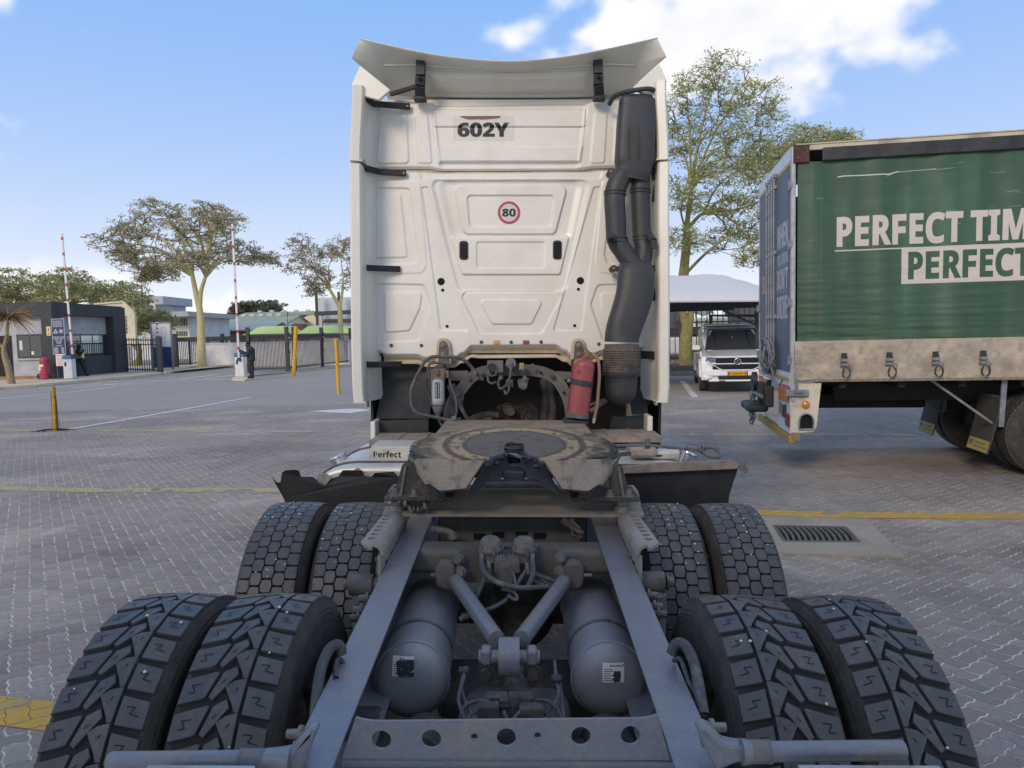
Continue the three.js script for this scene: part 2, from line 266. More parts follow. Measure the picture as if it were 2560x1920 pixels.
{
  const r = rngOf(77), list = [];
  for (let i = -420; i < 420; i++) for (let j = -420; j < 420; j++) {
    const k = (((i - j) % 4) + 4) % 4; if (k !== 0 && k !== 3) continue;
    const vert = k === 3, cu = (i + (vert ? 0.5 : 1)) * PW, cv = (j + (vert ? 1 : 0.5)) * PW, [x, z] = toXZ(cu, cv);
    if (z > -1.6 || z < -20.7 || Math.abs(x) > -z * 0.78 + 1.4) continue;
    if (inPoly(x, z, APRON) && [[0.12, 0], [-0.12, 0], [0, 0.12], [0, -0.12]].every(([a, b]) => inPoly(x + a, z + b, APRON))) continue;
    list.push({ x, z, vert, d: Math.hypot(x, z + 0) });
  }
  list.sort((a, b) => a.d - b.d);
  const tintAt = (x, z) => { // stains, tyre-polished lanes and odd pink pavers
    let t = 1 - 0.16 * sstep(0.52, 0.72, fbm3(x * 0.9 + 4, 2, z * 0.9, 4)) + 0.30 * sstep(0.52, 0.72, fbm3(x * 0.55 + 40, 7, z * 1.2, 4));
    for (const [sx, sz, sr, k] of [[4.3, -6.1, 0.42, 0.4], [3.9, -4.5, 0.5, 0.3], [4.6, -5.4, 0.3, 0.25], [-3.2, -10.6, 0.7, 0.3], [-4.6, -12.4, 1.0, 0.22], [6.3, -9.2, 1.5, 0.3], [-3.6, -6.3, 0.35, 0.28], [3.0, -9.4, 0.8, 0.2]]) t *= 1 - k * Math.exp(-(((x - sx) / sr) ** 2 + ((z - sz) / sr) ** 2) * 1.3) * (0.55 + 0.9 * vnoise3(x * 9, 1, z * 9));
    return t;
  };
  let near = 0; const field = [[[], []], [[], []]];
  for (const p of list) {
    const g = r() < 0.72 ? 0 : 1, big = near < 300 && Math.abs(p.x) > 1.35 && Math.abs(p.x) < -p.z * 0.722 + 0.1 && p.z < -2.6;
    const y = groundY(p.x, p.z) + (r() - 0.5) * 0.0012, ry = (r() - 0.5) * 0.02, rx = (r() - 0.5) * 0.008 - (groundY(p.x, p.z + 0.1) - groundY(p.x, p.z - 0.1)) / 0.2, rz = (r() - 0.5) * 0.008 + (groundY(p.x + 0.1, p.z) - groundY(p.x - 0.1, p.z)) / 0.2;
    if (big) {
      near++; const m = new THREE.Mesh(paverGeos[p.vert ? 1 : 0][g], paverMats[Math.floor(r() * paverMats.length)]);
      m.name = 'paver'; m.position.set(p.x, y, p.z); m.rotation.set(rx, ry, rz); m.castShadow = m.receiveShadow = true; pavement.add(m);
    } else { const pink = r() < 0.10, t = tintAt(p.x, p.z) * (0.9 + 0.2 * r()); field[p.vert ? 1 : 0][g].push({ ...p, y, ry, rx, rz, c: [0.362 * t * (pink ? 1.05 : 1), 0.350 * t * (pink ? 0.96 : 1), 0.33 * t * (pink ? 0.94 : 1)] }); }
    for (const [z0, sl] of yellowLines) {
      if (Math.abs(p.z - (z0 + sl * p.x)) > 0.25) continue;
      let poly = paverOutline(p.vert, 0.002).map(([a, b]) => { const [X, Z] = toXZ(a, b); return [X + p.x, Z + p.z]; });
      poly = clipHalf(poly, (q) => q[1] - (z0 + sl * q[0]) + LW); if (poly.length > 2) poly = clipHalf(poly, (q) => LW - (q[1] - (z0 + sl * q[0])));
      if (poly.length > 2) paintPieces.push([poly, z0, p.x, p.z, y]);
    }
  }
  const M = new THREE.Matrix4(), Q = new THREE.Quaternion(), E3 = new THREE.Euler(), one = V(1, 1, 1), C3 = new THREE.Color();
  field.forEach((a, v) => a.forEach((l, g) => {
    const im = new THREE.InstancedMesh(paverGeos[v][g], paverField, l.length); im.name = 'paver_field'; im.userData.kind = 'stuff'; im.castShadow = im.receiveShadow = true;
    l.forEach((p, n) => { im.setMatrixAt(n, M.compose(V(p.x, p.y, p.z), Q.setFromEuler(E3.set(p.rx, p.ry, p.rz)), one)); im.setColorAt(n, C3.setRGB(...p.c)); });
    pavement.add(im);
  }));
}
// painted lines
const yellowPaint = worn(0xc49a3d, 0xa08a5c, { cover: 0.4, soft: 0.2, size: 0.8, grain: 0.12, rough: 0.85 });
const oldYellow = worn(0xb3a070, 0x958b78, { cover: 0.5, soft: 0.25, size: 0.9, grain: 0.12, rough: 0.9 });
const whitePaint = worn(0xcfcfcd, 0xaaa8a6, { cover: 0.35, soft: 0.2, size: 0.9, grain: 0.1, rough: 0.85 });
for (const [z0] of yellowLines) for (const sideOf of [-1, 1]) {
  const p = [];
  for (const [poly, zz, px, pz, y] of paintPieces) {
    if (zz !== z0 || Math.sign(px || 1) !== sideOf) continue;
    const wear = fbm3(px * 3, 3, pz * 3, 3); if (z0 === -13.78 ? wear > 0.6 : wear > 0.66) continue;
    for (const t of THREE.ShapeUtils.triangulateShape(poly.map(([x, z]) => new THREE.Vector2(x, z)), [])) for (const k of [t[0], t[2], t[1]]) p.push(poly[k][0], groundY(poly[k][0], poly[k][1]) + 0.0042, poly[k][1]);
  }
  if (!p.length) continue;
  const g = new THREE.BufferGeometry(); g.setAttribute('position', new THREE.Float32BufferAttribute(p, 3)); g.computeVertexNormals(); const n = g.attributes.normal; for (let i = 0; i < n.count; i++) n.setXYZ(i, 0, 1, 0);
  structure(mesh('yellow_line', g, z0 === -8.08 && sideOf > 0 || z0 > -3.5 ? yellowPaint : oldYellow), 'worn yellow bay line painted across the paving', 'road marking');
}
function strip(pts, w, material, label, y = 0.0075) {
  const g = []; for (let i = 0; i < pts.length - 1; i++) { const [a, b] = [pts[i], pts[i + 1]], l = Math.hypot(b[0] - a[0], b[1] - a[1]), nx = -(b[1] - a[1]) / l * w / 2, nz = (b[0] - a[0]) / l * w / 2; g.push(gridSurface(Math.ceil(l / 0.8), 1, (u, v) => { const x = lerp(a[0], b[0], u) + nx * (2 * v - 1), z = lerp(a[1], b[1], u) + nz * (2 * v - 1); return [x, groundY(x, z) + y, z]; })); }
  return structure(mesh('white_line', g, material), label, 'road marking');
}
strip([[-10.142,-15.904], [-9.786,-18.082], [-8.968,-23.961]], 0.17, whitePaint, 'white line running from the bent bollard towards the gate');
strip([[-18.778,-25.544], [-17.904,-29.018], [-17.975,-33.09], [-17.506,-35.073]], 0.2, whitePaint, 'white edge line of the entrance lane by the gatehouse');
strip([[-21.254,-35.917], [-17.693,-35.802], [-14.157,-35.411]], 0.3, whitePaint, 'white stop line across the lane at the barriers');
for (const [i, a, b] of [[0, [-21.337,-31.652], [-20.085,-34.503]], [1, [-19.663,-31.45], [-19.071,-34.042]], [2, [-19.161,-32.905], [-18.335,-34.221]]]) strip([a, b], 0.32, whitePaint, ['first hatch stripe painted before the gatehouse kerb', 'middle hatch stripe painted before the gatehouse kerb', 'last hatch stripe painted before the barriers'][i]);
for (const [i, a, b] of [[0, [-17.468,-36.762], [-17.177,-40.767]], [1, [-16.167,-36.857], [-15.717,-39.827]]]) strip([a, b], 0.3, whitePaint, ['first arrow stroke painted on the exit lane', 'second arrow stroke painted on the exit lane'][i]);
structure(mesh('white_arrow', new THREE.ShapeGeometry(shapeOf([[-5.653,-18.86], [-4.635,-19.213], [-4.283,-19.226], [-3.867,-18.654], [-4.132,-18.415], [-4.268,-18.036]].map(([x, z]) => [x, -z]))).rotateX(-Math.PI / 2).translate(0, 0.0075, 0), whitePaint), 'white arrow head painted on the ground beside the cab', 'road marking');
strip([[6.131,-27.02], [4.995,-20.404]], 0.2, whitePaint, 'white parking bay line next to the white pickup', 0.0075);

// drain in its concrete surround
{
  const drainQuad = [[2.474,-6.97], [3.121,-6.869], [3.028,-6.39], [2.384,-6.457]];
  const s = shapeOf(APRON.map(([x, z]) => [x, -z])), hp = new THREE.Path(); drainQuad.map(([x, z]) => [x, -z]).reverse().forEach(([x, y], i) => (i ? hp.lineTo(x, y) : hp.moveTo(x, y))); hp.closePath(); s.holes.push(hp);
  structure(mesh('drain_apron', new THREE.ExtrudeGeometry(s, { depth: 0.16, bevelEnabled: false }).rotateX(-Math.PI / 2).translate(0, -0.16 - 0.034, 0), concreteMat), 'smooth concrete apron let into the paving round the drain', 'pavement');
  const dr = thing('storm_drain', 'rectangular cast iron drain grate with curved bars in concrete apron', 'drain');
  const iron = worn(0x6a6966, 0x55524e, { cover: 0.4, size: 0.4, grain: 0.14, rough: 0.6, metal: 0.3, bump: 0.001 });
  const q = (u, v, y) => { const a = drainQuad, x = lerp(lerp(a[0][0], a[1][0], u), lerp(a[3][0], a[2][0], u), v), z = lerp(lerp(a[0][1], a[1][1], u), lerp(a[3][1], a[2][1], u), v); return [x, y - 0.036, z]; };
  mesh('frame', [[[0, 0], [1, 0]], [[1, 0], [1, 1]], [[1, 1], [0, 1]], [[0, 1], [0, 0]]].map(([a, b]) => bar(q(...a, -0.002), q(...b, -0.002), 0.03, 0.02)), iron, dr);
  for (let i = 0; i < 12; i++) { const u = 0.055 + i * 0.081, pts = [0, 0.25, 0.5, 0.75, 1].map((v) => v3(q(u + 0.035 * Math.sin(v * Math.PI), v, -0.012))); mesh('grate_bar', pts.slice(1).map((p, k) => bar(pts[k], p, 0.026, 0.03)), iron, dr); }
  mesh('pit', [gridSurface(1, 1, (u, v) => q(u, v, -0.3)), gridSurface(1, 1, (u, v) => q(u, 0.001, -0.3 * v)), gridSurface(1, 1, (u, v) => q(u, 0.999, -0.3 * v)), gridSurface(1, 1, (u, v) => q(0.001, u, -0.3 * v)), gridSurface(1, 1, (u, v) => q(0.999, u, -0.3 * v))], flat(0x2c2a28, 0.95), dr);
}

// ---------- tractor unit ----------
const truck = thing('tractor_truck', 'white three-axle truck tractor without trailer, seen from behind its fifth wheel', 'truck', [-0.05, 0, 0]);
truck.rotation.z = TILT;
const part = (name, list, material, parent = truck, keep) => mesh(name, list, material, parent, keep);
const frameMat = worn(0x737780, 0x857c70, { cover: 0.3, soft: 0.2, size: 0.9, grain: 0.06, rough: 0.38, metal: 0.1, bump: 0.0004, extra: { clearcoat: 0.35, clearcoatRoughness: 0.4 } });
const dustyFrame = worn(0x67635e, 0x4a4846, { cover: 0.45, soft: 0.25, size: 0.7, grain: 0.1, rough: 0.85, bump: 0.0008 });
const dustTop = worn(0x979087, 0x7c756d, { cover: 0.42, soft: 0.25, size: 0.7, grain: 0.1, rough: 0.75, bump: 0.0008 });
const tankMat = worn(0x86888c, 0x8f887d, { cover: 0.22, soft: 0.15, size: 0.6, grain: 0.06, rough: 0.5, metal: 0.1, bump: 0.0003 });
const castMat = worn(0x6d6b69, 0x4d4b4a, { cover: 0.4, size: 0.35, grain: 0.16, rough: 0.85, bump: 0.0015 });
const darkCast = worn(0x3c3a39, 0x575049, { cover: 0.35, size: 0.4, grain: 0.18, rough: 0.85, bump: 0.0015 });
const hoseMat = worn(0x45464a, 0x6b665f, { cover: 0.35, size: 0.25, grain: 0.12, rough: 0.75 });
const blackPlastic = worn(0x2a2c30, 0x3a3937, { cover: 0.3, size: 0.5, grain: 0.1, rough: 0.6, bump: 0.0005 });
const ductMat = worn(0x2e3035, 0x3a3937, { cover: 0.28, soft: 0.25, size: 0.7, grain: 0.06, rough: 0.55, bump: 0.0003 });
const treadMat = worn(0x444343, 0x56524d, { cover: 0.3, soft: 0.2, size: 0.3, grain: 0.09, rough: 0.42, bump: 0.0005, speck: 0x8c8a86, speckCover: 0.01 });
const wallRubber = worn(0x2f2d2b, 0x4b443c, { cover: 0.4, soft: 0.25, size: 0.5, grain: 0.1, rough: 0.85, bump: 0.0006 });
const cabMat = worn(0xd9d7cf, 0xcbc5b6, { cover: 0.32, soft: 0.3, size: 2.3, grain: 0.018, rough: 0.38, bump: 0.00012, speck: 0xb9b09c, speckCover: 0.0, extra: { clearcoat: 0.35, clearcoatRoughness: 0.35 } });
const cabDusty = worn(0xc2b8a2, 0xa2927a, { cover: 0.5, soft: 0.25, size: 0.6, grain: 0.08, rough: 0.75, bump: 0.0004 });
const greaseMat = worn(0x2b2e35, 0x3b3d42, { cover: 0.4, size: 0.25, grain: 0.12, rough: 0.42, metal: 0.2, bump: 0.003 });
const aluMat = worn(0xcdccc8, 0xb5aea2, { cover: 0.3, soft: 0.25, size: 0.9, grain: 0.05, rough: 0.42, metal: 0.25, bump: 0.0003 });
const blackMat = flat(0x141416, 0.55), holeMat = flat(0x0b0b0c, 0.9), steelMat = worn(0x8d8880, 0x6a5f55, { cover: 0.4, size: 0.2, grain: 0.1, rough: 0.55, metal: 0.5 });
const chromeMat = flat(0xd0d2d4, 0.22, 0.95);

// frame: two C-section rails joined by cross members
const FX = -0.027;   // the frame sits a little left of the cab's middle
const railY = (z) => 0.905 + (z - 1.86) * 0.046;
for (const s of [-1, 1]) {
  const a = (x, dy, z) => [FX + s * x, railY(z) + dy, -z], z0 = s > 0 ? 1.60 : 1.52, z1 = 8.6;
  part('frame_rail', [bar(a(0.455, -0.004, z0), a(0.455, -0.004, z1), 0.11, 0.008), bar(a(0.506, -0.135, z0), a(0.506, -0.135, z1), 0.008, 0.254), bar(a(0.455, -0.266, z0), a(0.455, -0.266, z1), 0.11, 0.008)], frameMat);
}
{ // rear cross member with lightening holes
  const sh = roundShape([[-0.395,0.957], [-0.377,0.951], [-0.346,0.947], [0.311,0.958], [0.335,0.963], [0.349,0.968], [0.381,0.852], [-0.432,0.847]], [0.002, 0.05, 0.03, 0.03, 0.05, 0.002, 0.004, 0.004]);
  const k = 0.40687 * 1.72 / 1800, holes = [[-0.332,0.9, 62 * k], [-0.208,0.903, 62 * k], [-0.102,0.909, 23 * k], [-0.023,0.908, 61 * k], [0.054,0.913, 22 * k], [0.161,0.912, 62 * k], [0.283,0.915, 62 * k]];
  const yb = [-0.023,0.85][1];
  part('rear_cross_member', [move(plate(sh, 0.008, holes), 0, 0, -1.72), gridSurface(2, 8, (u, v) => [lerp(-0.43, 0.39, u), yb - 0.03 * Math.sin(v * Math.PI / 2), -1.712 - 0.03 + 0.03 * Math.cos(v * Math.PI / 2)], 0.006)], frameMat);
}
const crossZ = 3.18;
part('cross_member', [rb(FX, 0.90, -crossZ, 0.9, 0.11, 0.16, 0.03), plate(roundShape([[-0.268,0.947], [-0.204,0.976], [0.136,0.981], [0.207,0.949], [0.208,0.855], [0.151,0.818], [-0.233,0.817], [-0.269,0.853]], 0.03), 0.01).translate(0, 0, -3.09)], dustyFrame);
part('front_cross_member', [rb(-0.02, 0.93, -3.52, 0.74, 0.14, 0.03, 0.03)], dustyFrame);
for (const x of [[-0.183,0.901], [-0.091,0.91], [0.024,0.91], [0.115,0.906]]) part('slot', bx(x[0], x[1], -3.503, 0.06, 0.03, 0.004), holeMat);

// air tanks slung between the rails
for (const s of [-1, 1]) {
  const near = s < 0 ? [-0.363,0.699,-2.42] : [0.323,0.702,-2.42], far = s < 0 ? [-0.404,0.614,-3.38] : [0.342,0.617,-3.38];
  const R = 0.13, a = v3(near), b = v3(far), L = a.distanceTo(b), m = orient(a, b);
  const end = [[0.001, 0.05], [0.04, 0.0485], [0.075, 0.044], [0.1, 0.034], [0.116, 0.018], [0.126, -0.004], [R, -0.03]], prof = [...end.map(([r, h]) => [r, -L / 2 - h]), ...end.map(([r, h]) => [r, L / 2 + h]).reverse()];
  const t = part('air_tank', lathe(prof, 48).applyMatrix4(m), tankMat);
  part('weld_seam', [[-L / 2 + 0.02, 0.0016], [L / 2 - 0.05, 0.0012]].map(([y, h]) => new THREE.TorusGeometry(R, 0.003 + h, 6, 48).rotateX(Math.PI / 2).translate(0, y, 0).applyMatrix4(m)), tankMat, t);
  part('strap', new THREE.CylinderGeometry(R + 0.003, R + 0.003, 0.03, 48, 1, true).translate(0, -L / 2 + 0.26, 0).applyMatrix4(m), steelMat, t);
  // paper sticker on the dished end
  const up = V(0, 1, 0), dir = a.clone().sub(b).normalize(), side = V(1, 0, 0);
  const tex = canvasTex(128, 128, (c) => { c.fillStyle = '#d6d6d4'; c.fillRect(0, 0, 128, 128); c.fillStyle = '#202228'; c.font = 'bold 24px sans-serif'; c.fillText(s > 0 ? 'beuwofl' : 'be', 42, 26); c.font = '11px sans-serif'; const q = rngOf(5); for (let k = 0; k < 7; k++) c.fillRect(8, 40 + k * 12, 30 + q() * 34, 4); for (let k = 0; k < (s > 0 ? 60 : 230); k++) { c.fillStyle = '#2b2f38'; c.beginPath(); c.ellipse(s > 0 ? 84 + (q() - 0.5) * 34 : 30 + q() * 98, s > 0 ? 60 + q() * 60 : 28 + q() * 100, 3 + q() * 9, 3 + q() * 11, 0, 0, 7); c.fill(); } });
  const cc = s < 0 ? [-0.385,0.771,-2.36] : [0.33,0.755,-2.36];
  part('sticker', gridSurface(6, 6, (u, v) => { const x = cc[0] + (u - 0.5) * 0.074, y = cc[1] + (v - 0.5) * 0.064, dx = x - near[0], dy = y - near[1], r = Math.min(Math.hypot(dx, dy), 0.125); return [x, y, near[2] + 0.053 - 0.017 * (r / 0.1) ** 2.6]; }), flat(0xffffff, 0.7, 0, { map: tex }), t, true);
}
// V-shaped reaction rods meeting over the rear axle
{
  const L1 = [-0.247,0.859,-2.95], R1 = [0.196,0.864,-2.95], A1 = [-0.066,0.874,-2.36], A2 = [0.018,0.876,-2.36];
  const rd = part('reaction_rod', [rod(L1, A1, 0.03, 0.03, 20)], frameMat); part('reaction_rod', [rod(R1, A2, 0.03, 0.03, 20)], frameMat);
  const c = [-0.023,0.843,-2.3];
  part('rod_bush', [rod([c[0] - 0.034, c[1], c[2]], [c[0] + 0.034, c[1], c[2]], 0.062, 0.062, 28), rod([c[0] - 0.1, c[1], c[2]], [c[0] + 0.1, c[1], c[2]], 0.022, 0.022, 16), rb(c[0] - 0.075, c[1] + 0.005, c[2], 0.036, 0.055, 0.055, 0.012), rb(c[0] + 0.075, c[1] + 0.005, c[2], 0.036, 0.055, 0.055, 0.012)], frameMat, rd);
  for (const s of [-1, 1]) part('rod_bolt', bolt([c[0] + s * 0.076, c[1] - 0.045, c[2] + 0.012], [0, 0, 1], 0.02, 0.03), darkCast, rd);
  for (const [p, q] of [[[-0.305,0.894,-3.02], -1], [[0.245,0.896,-3.02], 1]]) part('rod_bracket', [plate(roundShape([[-0.035, -0.06], [0.035, -0.075], [0.045, 0.02], [0.03, 0.045], [-0.02, 0.05], [-0.045, 0.02]].map(([x, y]) => [-q * x, y]), 0.022), 0.05, [], 0.01).translate(p[0], p[1] - 0.01, p[2] - 0.03), rod([p[0] - q * 0.04, p[1] - 0.04, p[2] + 0.02], [p[0] - q * 0.09, p[1] - 0.075, p[2] + 0.09], 0.036, 0.03, 18)], dustyFrame);
  for (const p of [[-0.251,0.931,-3.05], [-0.242,0.884,-3.02], [0.189,0.938,-3.05], [0.187,0.889,-3.02]]) part('bracket_bolt', bolt(p, [0, 0.2, 1], 0.018, 0.03), castMat);
}
// axles under it all
for (const [z, n] of [[2.22, 0], [3.54, 1]]) part('axle', [rod([-0.94, 0.525, -z], [0.9, 0.525, -z], 0.075, 0.075, 20), new THREE.SphereGeometry(0.22, 24, 16).scale(0.9, 0.95, 0.8).translate(0, 0.53, -z), rb(0, 0.66, -z + 0.02, 0.22, 0.1, 0.22, 0.03), rod([0, 0.53, -z - 0.7], [0, 0.53, -z], 0.05), ...[-1, 1].map((s) => rb(s * 0.52, 0.6, -z, 0.16, 0.14, 0.2, 0.02))], darkCast);
{ // brake valve with its hoses on the cross member
  const c = [-0.04,0.924,-3.02], b = part('brake_valve', [rb(c[0], c[1] + 0.005, c[2], 0.11, 0.085, 0.07, 0.01), ...[0, 1, 2, 3, 4, 5, 6].map((i) => bx(c[0] - 0.04 + i * 0.013, c[1] + 0.052, c[2] + 0.015, 0.003, 0.016, 0.05)), bx(c[0] - 0.01, c[1] - 0.052, c[2] + 0.01, 0.07, 0.05, 0.05)], castMat);
  for (const p of [[-0.111,0.992,-3.03], [0.031,0.992,-3.03]]) part('valve_cap', [move(lathe([[0.001, 0.045], [0.03, 0.042], [0.043, 0.03], [0.045, 0], [0.052, -0.004], [0.052, -0.02], [0.04, -0.022], [0.038, -0.06]], 24), ...p), ...[0, 1, 2, 3, 4].map((k) => move(rod([0.05 * Math.cos(k * 1.26), -0.024, 0.05 * Math.sin(k * 1.26)], [0.05 * Math.cos(k * 1.26), 0.01, 0.05 * Math.sin(k * 1.26)], 0.007, 0.007, 8), ...p))], castMat, b);
  parts('valve_fitting', [[-0.147,0.948,-3], [0.067,0.948,-3], [-0.119,0.916,-3], [0.047,0.909,-3]].map((p) => rod([p[0], p[1] + 0.025, p[2]], [p[0], p[1] - 0.022, p[2] + 0.01], 0.013, 0.013, 6)), steelMat, b);
  const hoses = [[[-0.148,0.947,-2.98], [-0.133,0.915,-2.93], [-0.078,0.888,-2.88], [0.022,0.873,-2.86], [0.127,0.879,-2.86]], [[0.068,0.948,-2.98], [0.068,0.905,-2.93], [0.046,0.864,-2.9], [0.027,0.851,-2.88]], [[-0.046,0.919,-2.98], [-0.015,0.905,-2.95], [-0.003,0.867,-2.9]], [[0.07,0.895,-2.96], [0.131,0.881,-2.95], [0.173,0.86,-2.94], [0.138,0.85,-2.94], [0.07,0.87,-2.95]], [[0.084,0.899,-2.97], [0.125,0.864,-2.95], [0.176,0.853,-2.95]], [[-0.119,0.912,-2.99], [-0.142,0.859,-2.96], [-0.164,0.814,-2.93], [-0.179,0.798,-2.9]], [[0.043,0.906,-2.99], [0.016,0.874,-2.96], [-0.038,0.831,-2.85], [-0.119,0.822,-2.75], [-0.211,0.819,-2.7]], [[-0.215,0.814,-2.68], [-0.172,0.831,-2.68], [-0.124,0.834,-2.72]], [[-0.058,0.853,-2.9], [-0.005,0.851,-2.86], [0.002,0.831,-2.84], [-0.038,0.844,-2.85]]];
  const rad = [0.011, 0.011, 0.006, 0.009, 0.009, 0.01, 0.009, 0.011, 0.007];
  hoses.forEach((h, i) => part('hose', tube(h, rad[i], 40, 10), hoseMat, b));
}
{ // wiring and valves behind the cross member over the rear axle
  const w = part('sensor_block', [rb(...[-0.058,0.84,-2.02], 0.07, 0.04, 0.04, 0.006), rb(...[0.022,0.843,-2.02], 0.06, 0.035, 0.04, 0.006), rb(...[-0.078,0.835,-1.97], 0.06, 0.045, 0.04, 0.006), rb(...[0.044,0.838,-1.97], 0.07, 0.032, 0.04, 0.006), rb(...[-0.006,0.839,-2], 0.03, 0.07, 0.03, 0.006), rb(...[-0.032,0.829,-2], 0.03, 0.06, 0.03, 0.006)], darkCast);
  for (const h of [[[-0.077,0.851,-2], [-0.119,0.848,-2], [-0.15,0.839,-1.98], [-0.158,0.811,-1.97]], [[-0.094,0.835,-1.97], [-0.125,0.837,-1.95], [-0.137,0.824,-1.93]], [[0.059,0.854,-2], [0.091,0.86,-1.98], [0.118,0.841,-1.97], [0.131,0.819,-1.95]], [[-0.151,0.902,-2.1], [-0.157,0.881,-2.05], [-0.165,0.853,-2], [-0.143,0.822,-1.95]], [[-0.156,0.896,-2.1], [-0.16,0.856,-2.05], [-0.126,0.83,-1.97]], [[0.117,0.914,-2.12], [0.119,0.882,-2.08], [0.123,0.853,-2.02], [0.081,0.832,-1.96]], [[0.13,0.878,-2.1], [0.132,0.848,-2.05], [0.135,0.824,-1.95]], [[-0.034,0.841,-1.96], [-0.024,0.829,-1.93]], [[0.017,0.846,-1.96], [-0.011,0.829,-1.93]]]) part('wire', tube(h, 0.0055, 24, 7), hoseMat, w);
  part('tie', [[-0.032,0.842,-1.99], [-0.156,0.896,-2.09], [0.12,0.882,-2.07]].map((p) => rb(...p, 0.03, 0.014, 0.03, 0.004)), blackPlastic, w);
}
// bundle of wiring by the far rail
{
  const r = rngOf(3), a = v3([0.221,1.027,-3.42]), b = v3([0.297,0.962,-3.3]), l = [];
  for (let k = 0; k < 9; k++) l.push(tube([a.clone().add(V((r() - 0.5) * 0.06, (r() - 0.5) * 0.05, (r() - 0.5) * 0.05)), a.clone().lerp(b, 0.4).add(V((r() - 0.5) * 0.07, 0.02 + (r() - 0.5) * 0.05, (r() - 0.5) * 0.06)), a.clone().lerp(b, 0.75).add(V((r() - 0.5) * 0.05, (r() - 0.5) * 0.05, (r() - 0.5) * 0.05)), b.clone().add(V((r() - 0.5) * 0.03, (r() - 0.5) * 0.03, (r() - 0.5) * 0.03))], 0.008 + r() * 0.006, 20, 7));
  part('wiring_loom', l, darkCast);
  parts('elbow_pipe', [tube([[-0.405,0.967,-3.4], [-0.349,0.965,-3.38], [-0.304,0.951,-3.36], [-0.297,0.925,-3.34]], 0.018, 20, 10), rod([-0.327,0.935,-3.36], [-0.277,0.939,-3.36], 0.014), rod([-0.165,0.934,-3.8], [-0.098,0.959,-3.6], 0.03), rod([0.071,0.934,-3.8], [0.018,0.96,-3.6], 0.03)], castMat, truck);
}
